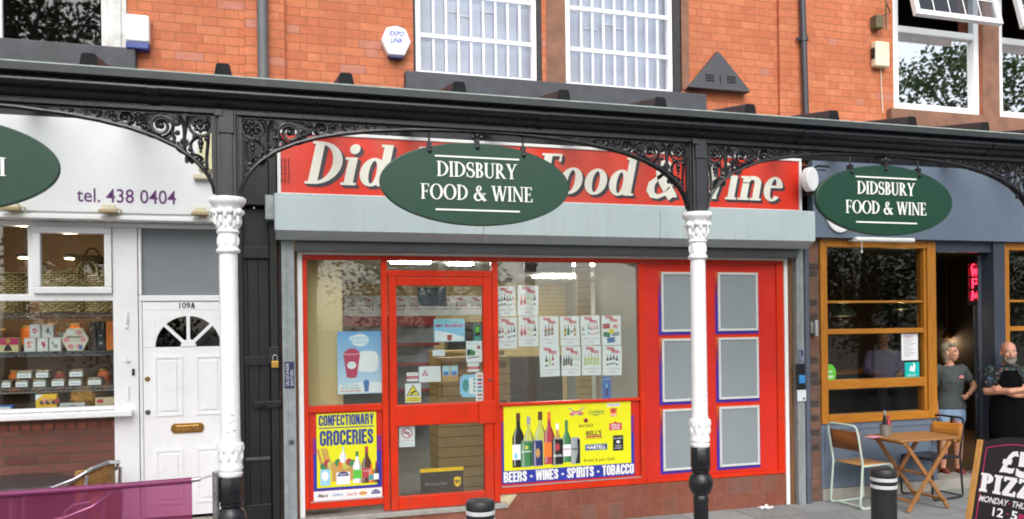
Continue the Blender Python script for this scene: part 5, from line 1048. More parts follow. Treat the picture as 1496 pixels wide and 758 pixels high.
m.m(PRED).text('NO SMOKING', *R_(.5, .28), YD-.0005, H_*.05, W_*.8, al='c').m(INK['grey']).text('It is against the law', *R_(.5, .18), YD-.0005, H_*.045, W_*.8, al='c').text('to smoke here', *R_(.5, .1), YD-.0005, H_*.045, W_*.7, al='c'); m.build('sheet', o, recalc=False)
o, m, R_, W_, H_ = note((880, 550, 893, 583), 'narrow bright blue drink sticker low in the main window', base=INK['blue']); m.m(INK['white']).text('COLD BEER', *R_(.5, .86), YG-.0005, H_*.06, W_*.8, al='c'); m.m(INK['navy']).sheet(R_(.35, 0)[0], R_(.65, 0)[0], R_(0, .15)[1], R_(0, .5)[1], YG-.0005).m(INK['sky']).sheet(R_(.42, 0)[0], R_(.58, 0)[0], R_(0, .5)[1], R_(0, .68)[1], YG-.0005); m.build('sheet', o, recalc=False)
x0, x1, z0, z1 = RC(615, 684, 677, 719, .02); o = thing('parcel_sign', 'brown sign with yellow top edge and shield standing in the lower door pane', 'sign', ((x0+x1)/2, .03, z0))
m = MB(pm('parcel_brown', S(62, 46, 36), .5, .08, 6)).box(x0, x1, .02, .05, z0, z1-.03); m.m(pm('parcel_yellow', S(246, 196, 20), .4, .05, 6)).box(x0-.003, x1+.003, .018, .052, z1-.029, z1); m.build('board', o)
m = MB(pm('parcel_yellow', (1, 1, 1))).flat([(x1-.09, z0+.13), (x1-.06, z0+.14), (x1-.025, z0+.13), (x1-.025, z0+.075), (x1-.04, z0+.05), (x1-.058, z0+.04), (x1-.076, z0+.05), (x1-.09, z0+.075)], .0185); m.m(pm('parcel_brown', (1, 1, 1))).text('ups', x1-.058, z0+.07, .0178, .036, .05, al='c', bold=.04); m.m(INK['grey']).text('UPS Access Point', x0+.035, z0+.07, .0185, .028, .21); m.build('lettering', o, recalc=False)

# ---------------------------------------------------------------- inside the wine shop
LAMP = emit('lit_tube', (1, .98, .94), 40.0)
for i, (xa, xb, y_, lb) in enumerate(((P(572, 381, 2.15)[0], P(628, 381, 2.15)[0], 2.15, 'lit ceiling strip above the shop door'), (P(655, 384, 2.3)[0], P(690, 384, 2.3)[0], 2.3, 'short lit ceiling strip at the right of the door transom'), (P(787, 405, 4.6)[0], P(851, 405, 4.6)[0], 4.6, 'wide lit ceiling panel deep in the shop'), (P(836, 385, 2.2)[0], P(886, 385, 2.2)[0], 2.2, 'lit ceiling strip near the top of the main window'))):
    o = thing('ceiling_light', lb, 'ceiling light', ((xa+xb)/2, y_, 2.7), 0, 'lit ceiling lights in the wine shop'); wd_ = .3 if i == 2 else .08
    MB(LAMP).box(xa, xb, y_-wd_, y_+wd_, 2.69, 2.712).build('tube', o); MB(WHITEU).box(xa-.02, xb+.02, y_-wd_-.02, y_+wd_+.02, 2.7125, 2.719).build('tray', o)
xa, za = P(766, 397, 1.4); xb, zb = P(835, 385, 1.4); o = thing('display_screen', 'black screen hung from the ceiling at the top of the main window', 'screen', ((xa+xb)/2, 1.4, za)); MB(BLACK).box(xa, xb, 1.38, 1.44, za, 2.70).build('case', o, bevel=.006); MB(INK['grey']).text('£ £ £', (xa+xb)/2, za+.05, 1.377, .05, .3, al='c').build('lettering', o, recalc=False)
o = thing('price_strip', 'white row of offer sheets along the tan back wall of the shop', 'poster', (2, 6.98, 2.2)); xa = P(503, 446, 6.97)[0]; xb = P(706, 446, 6.97)[0]; za = P(600, 461, 6.97)[1]; zb = P(600, 432, 6.97)[1]
m = MB(PAPER).box(xa, xb, 6.975, 6.99, za, zb); n = 9
for i in range(n):
    xx = xa+(xb-xa)*(i+.5)/n; ribbon(m, xx, za+(zb-za)*.74, .22, 6.974)
    for j in range(4): bottle(m, xx+(j-1.5)*.05, za+(zb-za)*.3, .036, (zb-za)*.36, 6.9735, random.choice(['amber', 'dark', 'grey', 'olive', 'rose']))
m.build('sheet', o, recalc=False)
GSH = pm('grey_shelf', S(128, 130, 134), .5, .06, 4); SRED = pm('shelf_edge_red', S(150, 46, 56), .45, .08, 6)
o = thing('shelf_unit', 'grey shelving with red edges deep in the shop behind the door', 'shelves', (1.9, 5.2, .06))
xa, xb = .5, 2.6; m = MB(GSH).box(xa, xb, 5.3, 5.34, .06, 2.1); m.build('back_panel', o)
MB(SRED).box(xa, xb, 5.15, 5.29, 1.95, 2.10).build('header', o)
for z in (.5, .95, 1.35, 1.65): 
    s_ = MB(GSH).box(xa, xb, 4.92, 5.299, z, z+.03).build('shelf', o); MB(SRED).box(xa, xb, 4.90, 4.919, z-.005, z+.035).build('price_edge', s_)
xa = P(640, 600, 1.5)[0]; xb = P(746, 600, 1.5)[0]; zt = P(670, 522, 1.5)[1]
o = thing('counter', 'tan slatted counter block seen through the lower door glass', 'counter', ((xa+xb)/2, 1.7, .06))
MB(SLC).box(xa, xb, 1.5, 1.72, .06, zt).build('body', o, bevel=.004); MB(SLC).box(xa, xb, 1.73, 2.0, .06, zt+.07).build('rear_step', o, bevel=.004)
m = MB(pm('kraft_box', S(150, 124, 84), .7, .1, 5))
for j in range(5): xx = xa+.03+j*(xb-xa-.06)/5; m.box(xx+.01, xx+(xb-xa)/5-.03, 1.48, 1.499, zt-.13, zt-.05); m.box(xx+.01, xx+(xb-xa)/5-.03, 1.48, 1.499, zt-.62, zt-.50)
m.build('shelf_front', o, bevel=.003)

# ---------------------------------------------------------------- deli window: wire shelving and goods
YS = .30; Zs = {k: P(80, py, YS)[1] for k, py in (('a', 458), ('b', 514), ('c', 566), ('d', 605))}
Zs['d'] = 1.30
CHR2 = pm('wire_chrome', S(150, 156, 158), .3, .1, 9, metallic=.8)
o = thing('wire_shelving', 'chrome wire shelving across the deli window', 'shelves', (-1.9, .45, 1.25))
for k in 'abc':
    z = Zs[k]; m = MB(CHR2)
    for yy in (.24, .72):
        m.tube([(-3.2, yy, z), (-1.0, yy, z)], .0045, 6).tube([(-3.2, yy, z-.032), (-1.0, yy, z-.032)], .0045, 6); n = 68
        m.tube([(-3.2+2.2*i/n, yy, z-(.032 if i % 2 else .0)) for i in range(n+1)], .003, 4)
    for i in range(40): m.tube([(-3.15+.054*i, .24, z+.004), (-3.15+.054*i, .72, z+.004)], .002, 4)
    m.build('shelf', o)
for x in (-2.6, -1.27): MB(CHR2).tube([(x, .73, 1.2), (x, .73, 2.6)], .012, 8).build('post', o)
MB(INTD).box(-3.4, -1.0, .12, .9, 1.22, 1.285).build('window_bottom', DELI)
# baskets
WICK = grid('wicker', S(226, 202, 150), S(206, 178, 124), S(110, 82, 46), .052, .019, None, rough=.8, joint=.0045); WICKD = grid('wicker_dark', S(196, 170, 116), S(172, 146, 96), S(92, 68, 38), .052, .019, None, rough=.8, joint=.0045)
def basket(px, pw, py0, py1, yy, lb, mat, handles=(0, 180), sy=.7):
    x, _ = P(px, (py0+py1)/2, yy); zt = P(px, py0, yy)[1]; zb = P(px, py1, yy)[1]; R = pw/2*(P(px+1, 400, yy)[0]-P(px, 400, yy)[0]); H_ = zt-zb
    o = thing('wicker_basket', lb, 'basket', (x, yy, zb), 0, 'wicker baskets in the deli window'); rows = max(6, int(H_/.02)); n = 60
    vs = []; fs = []
    for r in range(rows*2+1):
        z = zb+H_*r/(rows*2); rr = R*(.90+.10*(r/(rows*2)))
        for k in range(n):
            a = 2*PI*k/n; w_ = .009*math.sin(15*a+PI*(r//2)) - (.003 if r % 2 else 0)
            vs.append((x+(rr+w_)*math.cos(a), yy+(rr*sy+w_)*math.sin(a), z))
    for r in range(rows*2):
        for k in range(n): fs.append((r*n+k, r*n+(k+1) % n, (r+1)*n+(k+1) % n, (r+1)*n+k))
    fs.append(tuple(range(n))[::-1]); m = MB(mat); m.add(vs, fs)
    m.build('body', o, smooth=70)
    MB(mat).tube([(x+R*1.01*math.cos(2*PI*k/40), yy+R*sy*1.01*math.sin(2*PI*k/40), zt+.004+.003*math.sin(k*2.5)) for k in range(40)], .011, 6, closed=True).build('rim', o, smooth=60)
    for a in handles:
        c, q = math.cos(rad(a)), math.sin(rad(a)); hx_, hy_ = x+R*c, yy+R*sy*q
        MB(mat).tube([(hx_-q*.06+c*.0, hy_+c*.06, zt-.03), (hx_-q*.058+c*.01, hy_+c*.058, zt+.04), (hx_-q*.03+c*.015, hy_+c*.03, zt+.085), (hx_+c*.015, hy_, zt+.095), (hx_+q*.03+c*.015, hy_-c*.03, zt+.085), (hx_+q*.058+c*.01, hy_-c*.058, zt+.04), (hx_+q*.06, hy_-c*.06, zt-.03)], .011, 7).build('handle', o, smooth=60)
basket(93, 76, 399, 456, .44, 'large wide wicker basket in the middle of the deli top shelf', WICK, (-35, 150))
basket(14, 62, 401, 457, .46, 'darker wicker basket at the left end of the deli top shelf', WICKD, (240,))
basket(146, 56, 399, 456, .46, 'wicker basket at the right end of the deli top shelf', WICK, (250,))
basket(132, 44, 376, 397, .95, 'wicker basket raised behind the others on the deli top shelf', WICKD, (90,))
def pbox(px, yy, dep, lb, name, cat, mat, deco=None, group=None, bevel=.003, zfix=None):
    x0, x1, z0, z1 = RC(*px, yy)
    if zfix is not None: z1 += zfix-z0; z0 = zfix
    o = thing(name, lb, cat, ((x0+x1)/2, yy, z0), 0, group); m = MB(mat).box(x0, x1, yy, yy+dep, z0, z1); b = m.build('carton', o, bevel=bevel)
    if deco: deco(o, x0, x1, z0, z1, yy)
    return o
WCARD = pm('white_carton', S(226, 222, 220), .5, .03, 5)
def pic(c1, c2):
    def f_(o, x0, x1, z0, z1, yy):
        w_, h_ = x1-x0, z1-z0; m = MB(INK['white']).box(x0+w_*.2, x1-w_*.2, yy-.001, yy-.0003, z0+h_*.22, z1-h_*.2); random.seed(int(x0*997) % 1000)
        for i in range(9): m.m(INK[random.choice((c1, c2, c1))]).flat(ell(x0+w_*random.uniform(.3, .7), z0+h_*random.uniform(.3, .7), w_*.1, h_*.09, 0, 360, 8)[:-1], yy-.0015-.0002*i)
        m.build('picture', o, recalc=False)
    return f_
gp = 'small white sweet cartons in the deli window'; zb_ = Zs['b']+.006
pbox((35, 493, 52, 513), .3, .09, 'white sweet carton with orange picture, left of the bottom row', 'sweet_carton', 'carton', WCARD, pic('orange', 'rose'), gp, zfix=zb_)
pbox((54, 493, 70, 513), .3, .09, 'white sweet carton with magenta picture, middle of the bottom row', 'sweet_carton', 'carton', WCARD, pic('magenta', 'rose'), gp, zfix=zb_)
pbox((72, 493, 89, 513), .3, .09, 'white sweet carton with grey picture, right of the bottom row', 'sweet_carton', 'carton', WCARD, pic('grey', 'dark'), gp, zfix=zb_)
zt_ = zb_+(P(60, 493, .3)[1]-P(60, 513, .3)[1])+.002
pbox((43, 473, 59, 492), .305, .085, 'white sweet carton with pink picture, left on top of the pile', 'sweet_carton', 'carton', WCARD, pic('rose', 'magenta'), gp, zfix=zt_)
pbox((61, 473, 78, 492), .305, .085, 'white sweet carton with dark picture, right on top of the pile', 'sweet_carton', 'carton', WCARD, pic('dark', 'grey'), gp, zfix=zt_)
def magd(o, x0, x1, z0, z1, yy): MB(INK['magenta']).box(x0, x1, yy-.0015, yy-.0003, z0+(z1-z0)*.5, z1-.002).build('top_band', o); m = MB(INK['tan']).flat(ell((x0+x1)/2, z1-.028, .02, .02, 0, 360, 12)[:-1], yy-.002); m.m(INK['dark']).flat([(x0+.045, z0+.01), (x1-.045, z0+.01), (x1-.06, z0+.05), ((x0+x1)/2, z0+.065), (x0+.06, z0+.05)], yy-.0008); m.build('emblem', o, recalc=False)
pbox((-4, 492, 27, 513), .3, .09, 'magenta and cream chocolate box at the left of the deli shelf', 'chocolate_box', 'box', pm('cream_carton', S(214, 200, 150), .5, .05, 6), magd, zfix=zb_)
x0, x1, z0, z1 = RC(90, 479, 130, 512, .30); z1 += zb_-z0; z0 = zb_; xc, zc, rx, rz_ = (x0+x1)/2, (z0+z1)/2, (x1-x0)/2, (z1-z0)/2
hp = [(xc-rx*.55, z0), (xc+rx*.55, z0), (xc+rx, zc), (xc+rx*.55, z1), (xc-rx*.55, z1), (xc-rx, zc)]
o = thing('gift_box', 'white hexagonal gift box with pastel rosettes on the deli shelf', 'box', (xc, .3, z0)); m = MB(pm('ivory_card', S(226, 218, 200), .5, .04, 6)).prism(hp, .285, .34); m.build('carton', o, bevel=.004)
m = MB(INK['rose'])
for i, (a, c_) in enumerate(((30, 'rose'), (90, 'white'), (150, 'rose'), (210, 'rose'), (270, 'rose'), (330, 'rose'))): m.m(INK[c_]).flat(ell(xc+rx*.62*math.cos(rad(a+30)), zc+rz_*.7*math.sin(rad(a+30)), .024, .022, 0, 360, 12)[:-1], .2838)
m.m(INK['black']).text('NOUGAT', xc, zc+.012, .2836, .02, .12, al='c', bold=.03); m.m(INK['grey']).text('assorted', xc, zc-.015, .2836, .012, .08, al='c'); m.m(INK['blue']).sheet(xc+.03, xc+.055, z0+.012, z0+.05, .2835); m.build('lid_print', o, recalc=False)
DCH = pm('dark_chocolate_carton', S(58, 40, 34), .45, .1, 6)
pbox((131, 470, 140, 512), .33, .1, 'tall dark brown carton beside the hexagonal box', 'tall_carton', 'carton', DCH, None, 'tall cartons at the end of the deli shelf', zfix=zb_)
pbox((142, 470, 153, 512), .33, .1, 'tall black carton with pale marks between brown and orange cartons', 'tall_carton', 'carton', INK['black'], lambda o, x0, x1, z0, z1, yy: MB(INK['grey']).box(x0+.015, x1-.02, yy-.0015, yy-.0003, z0+.05, z0+.075).box(x0+.02, x1-.025, yy-.0015, yy-.0003, z0+.12, z0+.135).build('marking', o), 'tall cartons at the end of the deli shelf', zfix=zb_)
pbox((155, 470, 170, 512), .33, .1, 'tall orange carton against the window post', 'tall_carton', 'carton', INK['orange'], None, 'tall cartons at the end of the deli shelf', zfix=zb_)
pbox((84, 478, 99, 494), .42, .05, 'small grey carton standing behind the white sweet cartons', 'small_carton', 'carton', INK['grey'], None, zfix=zb_+.06)
# cellophane packets on the third shelf
CELL = pm('cellophane_pack', S(120, 112, 92), .18, .3, 25, .4, 60, spec=.8)
pk_px = [((0, 557, 18, 567), 'at the left end'), ((20, 556, 43, 567), 'second from the left'), ((46, 556, 69, 567), 'third from the left'), ((73, 556, 96, 567), 'below the gap in the upper layer'), ((98, 556, 121, 567), 'below the right upper packet'), ((126, 557, 150, 567), 'right end without a neighbour above')]
zc_ = Zs['c']+.006
def packet(px, lb, z, y_):
    x0, x1, _, _ = RC(*px, y_); o = thing('cake_packet', lb, 'packet', ((x0+x1)/2, y_, z), 0, 'cellophane cake packets in the deli window')
    m = MB(CELL); h = .068; m.add([(x0, y_, z), (x1, y_, z), (x1, y_+.2, z), (x0, y_+.2, z), (x0+.008, y_+.012, z+h), (x1-.008, y_+.012, z+h), (x1-.02, y_+.19, z+h*1.05), (x0+.02, y_+.19, z+h*1.05)], [(3,2,1,0),(4,5,6,7),(0,1,5,4),(1,2,6,5),(2,3,7,6),(3,0,4,7)]); m.build('wrapper', o, bevel=.014, seg=3)
    l = MB(PAPER).box(x0+.015, x1-.015, y_-.004, y_-.001, z+.008, z+.048); l.m(INK['navy']).text('Florentines', (x0+x1)/2, z+.022, y_-.0045, .012, (x1-x0)*.5, al='c'); l.build('label_card', o, recalc=False)
for px, w_ in pk_px: packet(px, 'cellophane cake packet in the lower layer, '+w_, zc_, .28)
for px, w_ in (((22, 541, 48, 556), 'left'), ((50, 541, 73, 556), 'middle'), ((99, 543, 123, 556), 'right')): packet(px, 'cellophane cake packet stacked on the upper layer, '+w_+' one', zc_+.073, .31)
def yd(o, x0, x1, z0, z1, yy):
    m = MB(INK['white']).flat([(x0, z1), (x0, z1-.05), (x0+.06, z1)], yy-.001)
    for i in range(6): m.m(INK[('brown', 'rose', 'brown', 'tan', 'brown', 'red')[i]]).flat(ell(x0+.05+.022*i, (z0+z1)/2+.012*(i % 2)-.005, .022, .02, 0, 360, 10)[:-1], yy-.0014-.0003*i)
    m.build('picture', o, recalc=False)
zd = Zs['d']-.013
pbox((52, 581, 83, 603), .22, .07, 'yellow chocolate box at the bottom of the deli window', 'chocolate_box', 'box', pm('bright_yellow_card', S(240, 186, 20), .45, .05, 6), yd, zfix=zd)
pbox((139, 589, 169, 603), .2, .1, 'low cream box with heart mark at the bottom right of the deli window', 'low_box', 'box', pm('oat_card', S(206, 186, 150), .6, .06, 6), lambda o, x0, x1, z0, z1, yy: MB(PRED).flat(ell(x0+.04, z0+.055, .028, .018, 0, 360, 14)[:-1], yy-.001).build('heart_mark', o, recalc=False), zfix=zd)
pbox((87, 595, 124, 603), .2, .08, 'flat white labelled packet between the yellow box and the cream box', 'flat_packet', 'packet', pm('pale_pack', S(196, 192, 190), .4, .06, 9), lambda o, x0, x1, z0, z1, yy: MB(INK['navy']).text('Nougat', (x0+x1)/2, z0+.018, yy-.001, .018, al='c').build('lettering', o, recalc=False), zfix=zd)
pbox((-6, 595, 19, 603), .2, .08, 'flat blue and white packet at the bottom left of the deli window', 'flat_packet', 'packet', INK['blue'], lambda o, x0, x1, z0, z1, yy: MB(PAPER).box(x0+.02, x1-.02, yy-.0015, yy-.0003, z0+.015, z1-.012).build('label_card', o), zfix=zd)
xg, zg = P(128, 585, .45); o = thing('gold_bag', 'crinkled gold foil bag at the bottom of the deli window', 'bag', (xg, .45, zd)); m = MB(pm('gold_foil', S(170, 120, 40), .25, .3, 30, .8, 40, metallic=.7)); vs = []
rs_ = [(.14, 0), (.15, .05), (.14, .12), (.12, .18), (.06, .215), (.085, .25)]; n = 26
for i, (r, z) in enumerate(rs_):
    for k in range(n): a = 2*PI*k/n; q = r*(1+.09*math.sin(5*a+i)+.05*math.sin(11*a+2*i)); vs.append((xg+q*math.cos(a), .45+q*.6*math.sin(a), zd+z))
m.add(vs, [(i*n+k, i*n+(k+1) % n, (i+1)*n+(k+1) % n, (i+1)*n+k) for i in range(len(rs_)-1) for k in range(n)]+[tuple(range(n))[::-1]]); m.build('bag', o, smooth=30)
# goods on the rear shelf, warm spots
o = thing('rear_shelf', 'dim back shelf of jars and boxes deep in the deli', 'shelves', (-2, 2.2, .06)); MB(INTB).box(-3.4, -.95, 2.0, 2.3, 1.30, 1.33).box(-3.4, -.95, 2.0, 2.3, 1.78, 1.81).box(-3.4, -.95, 2.3, 2.33, .06, 2.3).build('boards', o)
random.seed(5)
for i, (xx, z) in enumerate([(-3.1+.21*k, 1.33) for k in range(10)]+[(-3.05+.23*k, 1.81) for k in range(9)]):
    c_ = random.choice(('amber', 'orange', 'tan', 'red', 'olive', 'yellow', 'brown')); r = random.uniform(.045, .065); h = random.uniform(.14, .22)
    j = thing('jar', ('%s jar on the dim back shelf of the deli' % {'amber': 'amber', 'orange': 'orange', 'tan': 'tan', 'red': 'red', 'olive': 'olive green', 'yellow': 'yellow', 'brown': 'brown'}[c_])+(', lower board' if z < 1.5 else ', upper board'), 'jar', (xx, 2.15, z), 0, 'jars on the deli back shelf')
    MB(INK[c_]).lathe([(r, 0), (r, h*.75), (r*.7, h*.85), (r*.7, h*.88)], n=14).build('jar_body', j, smooth=40); MB(INK['tan']).lathe([(r*.78, h*.88), (r*.78, h)], n=14).build('lid', j, smooth=40)
    for ch in j.children: ch.matrix_parent_inverse = Matrix.Identity(4)
WARM = emit('warm_spot', (1, .8, .45), 5)
for px, py, lb in ((104, 379, 'lit round ceiling spot over the middle baskets'), (36, 378, 'lit round ceiling spot over the left basket')):
    xx, zz = P(px, py, 1.6); o = thing('ceiling_spot', lb, 'ceiling light', (xx, 1.6, zz), 0, 'lit ceiling spots in the deli'); MB(WARM).lathe([(.001, 0), (.055, .004), (.055, .008)], xx, 1.6, 18).build('lens', o); MB(CHR).lathe([(.056, .009), (.075, .012), (.075, .03), (.05, .05), (.004, .051), (.004, 3.1-zz)], xx, 1.6, 18).build('housing', o, smooth=40)
    for ch in o.children: ch.location.z = zz
    pl_ = bpy.data.lights.new('spot_lamp', 'POINT'); pl_.energy = 9; pl_.color = (1, .84, .58); pl_.shadow_soft_size = .06; po_ = bpy.data.objects.new('spot_lamp', pl_); COL.objects.link(po_); po_.location = (xx, 1.6, zz-.08); po_.parent = o; po_.matrix_parent_inverse = o.matrix_world.inverted()
# ---------------------------------------------------------------- street furniture
def bollard(x, y, lb):
    o = thing('bollard', lb, 'bollard', (x, y, 0), 0, 'black bollards with white bands along the kerb')
    m = MB(pm('bollard_black', S(40, 40, 43), .45, .15, 9, .1, 40, dirt=.2)); m.M = Matrix.Translation((x, y, 0))
    m.lathe([(.098, 0), (.098, .02), (.085, .03), (.084, .862), (.086, .87), (.086, .90), (.078, .915), (.04, .922), (.001, .924)], n=28); m.build('post', o, smooth=40)
    b = MB(pm('reflective_band', S(206, 208, 210), .35, .08, 20)); b.M = Matrix.Translation((x, y, 0))
    for z in (.835, .785): b.lathe([(.0845, z), (.0875, z+.002), (.0875, z+.022), (.0845, z+.024)], n=28)
    b.build('band', o, smooth=40)
bollard(1.215, -2.8, 'black bollard with white bands before the shop door'); bollard(4.11, -2.8, 'black bollard with white bands beside the tubular cafe chair')
x_, _ = P(1118, 736, -.1); lt = thing('litter', 'scrap of white paper litter on the paving at the foot of the tiled base', 'litter', (x_, -.12, 0))
rl = random.Random(4); m = MB(PAPER); gv = [(x_-.07+.035*i, -.15+.03*j, .004+abs(rl.gauss(0, .014))) for i in range(5) for j in range(4)]; m.add(gv, [(i*4+j, (i+1)*4+j, (i+1)*4+j+1, i*4+j+1) for i in range(4) for j in range(3)]); o = m.build('paper', lt); o.modifiers.new('solid', 'SOLIDIFY').thickness = .001
# cafe barrier
br = thing('cafe_barrier', 'translucent purple fabric barrier on steel posts at the lower left', 'barrier', (-1.2, -2.02, 0))
k = NT('purple_mesh'); k.b.inputs['Base Color'].default_value = (*S(140, 60, 98), 1); k.b.inputs['Roughness'].default_value = .7
tr = k.node('ShaderNodeBsdfTransparent'); tr.inputs[0].default_value = (*S(226, 150, 190), 1); tl = k.node('ShaderNodeBsdfTranslucent'); tl.inputs[0].default_value = (*S(170, 60, 120), 1)
m1 = k.node('ShaderNodeMixShader'); m1.inputs[0].default_value = .4; k.link(k.b.outputs[0], m1.inputs[1]); k.link(tl.outputs[0], m1.inputs[2])
m2 = k.node('ShaderNodeMixShader'); k.put(k.mapr(k.noise(2.5, 3), .3, .7, .34, .46), m2.inputs[0]); k.link(m1.outputs[0], m2.inputs[1]); k.link(tr.outputs[0], m2.inputs[2]); k.link(m2.outputs[0], k.out.inputs[0]); PMESH = k.m
m = MB(PMESH); n = 30; vs = []
for i in range(n+1):
    x = -2.6+2.165*i/n
    for j, z in enumerate((.99, .8, .6, .4, .22)): vs.append((x, -2.02+.006*math.sin(x*4+j)*(j/4)+.0015*math.sin(x*13), z-.012*math.sin(PI*i/n)))
m.add(vs, [(i*5+j, i*5+j+1, i*5+j+6, i*5+j+5) for i in range(n) for j in range(4)]); m.build('banner', br, smooth=60)
MB(pm('purple_hem', S(120, 40, 88), .5, .1, 9)).tube([(-2.6+2.165*i/12, -2.02, 1.005-.012*math.sin(PI*i/12)) for i in range(13)], .0185, 12).build('top_rail', br, smooth=60)
STEEL = pm('brushed_steel', S(180, 180, 178), .3, .1, 20, metallic=.9)
m = MB(STEEL).tube([(-.436, -2.02, 1.005), (-.385, -2.02, 1.01)], .014, 10)
for i in range(5): xx = -.375+.013*i; m.tube([(xx+.009*math.cos(2*PI*q/10), -2.02+(.005*math.sin(2*PI*q/10) if i % 2 else 0), 1.012+.003*i+(0 if i % 2 else .006*math.sin(2*PI*q/10))) for q in range(10)], .0025, 5, closed=True)
m.build('rail_end', br, smooth=50)
MB(STEEL).lathe([(.17, 0), (.17, .012), (.03, .03), (.021, .04), (.021, 1.045), (.015, 1.052), (.001, 1.053)], -.295, -2.02, 24).build('post', br, smooth=40)
MB(STEEL).lathe([(.17, 0), (.17, .012), (.03, .03), (.021, .04), (.021, 1.045), (.015, 1.052), (.001, 1.053)], -2.66, -2.02, 24).build('post', br, smooth=40)
# deli table and chairs
tx, _ = P(0, 700, -.4); t = thing('cafe_table', 'round dark topped aluminium table behind the purple barrier', 'table', (tx+.09, -.42, 0))
m = MB(pm('dark_steel_top', S(92, 90, 92), .35, .2, 14, metallic=.5)); m.lathe([(.34, .715), (.36, .72), (.36, .737), (.345, .742), (.001, .742)], n=48); m.build('tabletop', t, smooth=30)
MB(STEEL).lathe([(.35, .70), (.363, .705), (.364, .735), (.361, .735)], n=48).build('edge_band', t, smooth=30)
m = MB(STEEL).lathe([(.03, .05), (.03, .71)], n=16)
for a in range(4): m.tube([(0, 0, .08), (.3*math.cos(PI/4+a*PI/2), .3*math.sin(PI/4+a*PI/2), .02)], .018, 8); m.tube([(0, 0, .62), (.26*math.cos(a*PI/2), .26*math.sin(a*PI/2), .70)], .012, 8)
m.build('pedestal', t, smooth=50); local(t); t.scale = (1.08, 1.08, 1.08)
def rattan_chair(x, y, rz, lb):
    "frame: sitter faces local -y"
    o = thing('rattan_chair', lb, 'chair', (x, y, 0), rz, 'rattan and aluminium cafe chairs')
    al = pm('polished_aluminium', S(206, 208, 210), .18, .05, 9, metallic=.95); rt_ = grid('rattan_weave', S(196, 146, 74), S(168, 118, 54), S(96, 66, 30), .02, .012, None, rough=.6, joint=.003)
    m = MB(al)
    for s_ in (-1, 1):
        m.tube([(s_*.25, -.24, 0), (s_*.25, -.22, .45), (s_*.255, -.20, .64), (s_*.255, -.14, .68), (s_*.25, .0, .70), (s_*.22, .16, .76), (s_*.14, .23, .82), (0, .25, .84)], .0135, 9)
        m.tube([(s_*.22, .24, 0), (s_*.2, .19, .44), (s_*.19, .2, .60), (s_*.17, .22, .78)], .0125, 9)
        m.tube([(s_*.25, -.22, .43), (s_*.2, .19, .43)], .011, 8)
    m.build('frame', o, smooth=60)
    MB(rt_).lathe([(.001, .43), (.22, .432), (.235, .442), (.22, .455), (.001, .452)], 0, -.02, 26, 1, .95).build('seat', o, smooth=50)
    vs = []; n = 14
    for i in range(n+1):
        a = rad(35+110*i/n)
        for zz in (.50, .62, .74, .835): rr = .235+.01*(zz-.5); vs.append((rr*math.cos(a)*1.0, .01+rr*math.sin(a), zz-.03*abs(math.cos(a))))
    m = MB(rt_); m.add(vs, [(i*4+j, i*4+j+1, i*4+j+5, i*4+j+4) for i in range(n) for j in range(3)]); b = m.build('backrest', o, smooth=60); q = b.modifiers.new('solid', 'SOLIDIFY'); q.thickness = .018
    local(o); return o
x_, _ = P(112, 690, -.40); rattan_chair(x_, -.40, rad(-118), 'rattan backed aluminium chair between the table and the white door').scale = (1.1, 1.1, 1.1)
x_, _ = P(120, 750, -1.1); rattan_chair(x_, -1.15, rad(-100), 'rattan and aluminium chair seen through the purple barrier')
# cafe terrace table
TZ = .74; ty0, ty1 = -.80, -.30; tx0 = P(1315, 648, ty0)[0]; tx1 = P(1405, 641, ty0)[0]
t = thing('folding_table', 'slatted wooden folding table in front of the grey cafe riser', 'table', ((tx0+tx1)/2, (ty0+ty1)/2, 0))
m = MB(TEAK)
for j in range(6): a = ty0+(ty1-ty0)*j/6; m.box(tx0, tx1, a+.003, a+(ty1-ty0)/6-.003, TZ-.022, TZ)
m.box(tx0+.05, tx0+.09, ty0+.01, ty1-.01, TZ-.05, TZ-.0225).box(tx1-.09, tx1-.05, ty0+.01, ty1-.01, TZ-.05, TZ-.0225); m.build('tabletop', t, bevel=.004)
TLEG = wood('table_leg_wood', S(172, 120, 66), S(138, 92, 50), 'z', .5)
for yy in (ty0+.05, ty1-.05):
    for s_ in (-1, 1):
        xm = (tx0+tx1)/2; a = (xm-s_*.27, TZ-.04); b = (xm+s_*.27, 0.); dx, dz = b[0]-a[0], b[1]-a[1]; L = math.hypot(dx, dz); nx, nz = -dz/L*.021, dx/L*.021; yo = yy+.014*s_
        MB(TLEG).prism([(a[0]+nx, a[1]+nz), (b[0]+nx, max(0, b[1]+nz)), (b[0]-nx, max(0, b[1]-nz)), (a[0]-nx, a[1]-nz)], yo-.012, yo+.012).build('leg', t, bevel=.003)
xm = (tx0+tx1)/2
m = MB(TEAK)
for x, z in ((xm-.2, .1), (xm+.2, .1), (xm, .36)): m.box(x-.018, x+.018, ty0+.03, ty1-.03, z-.012, z+.012)
m.build('stretcher', t, bevel=.003)
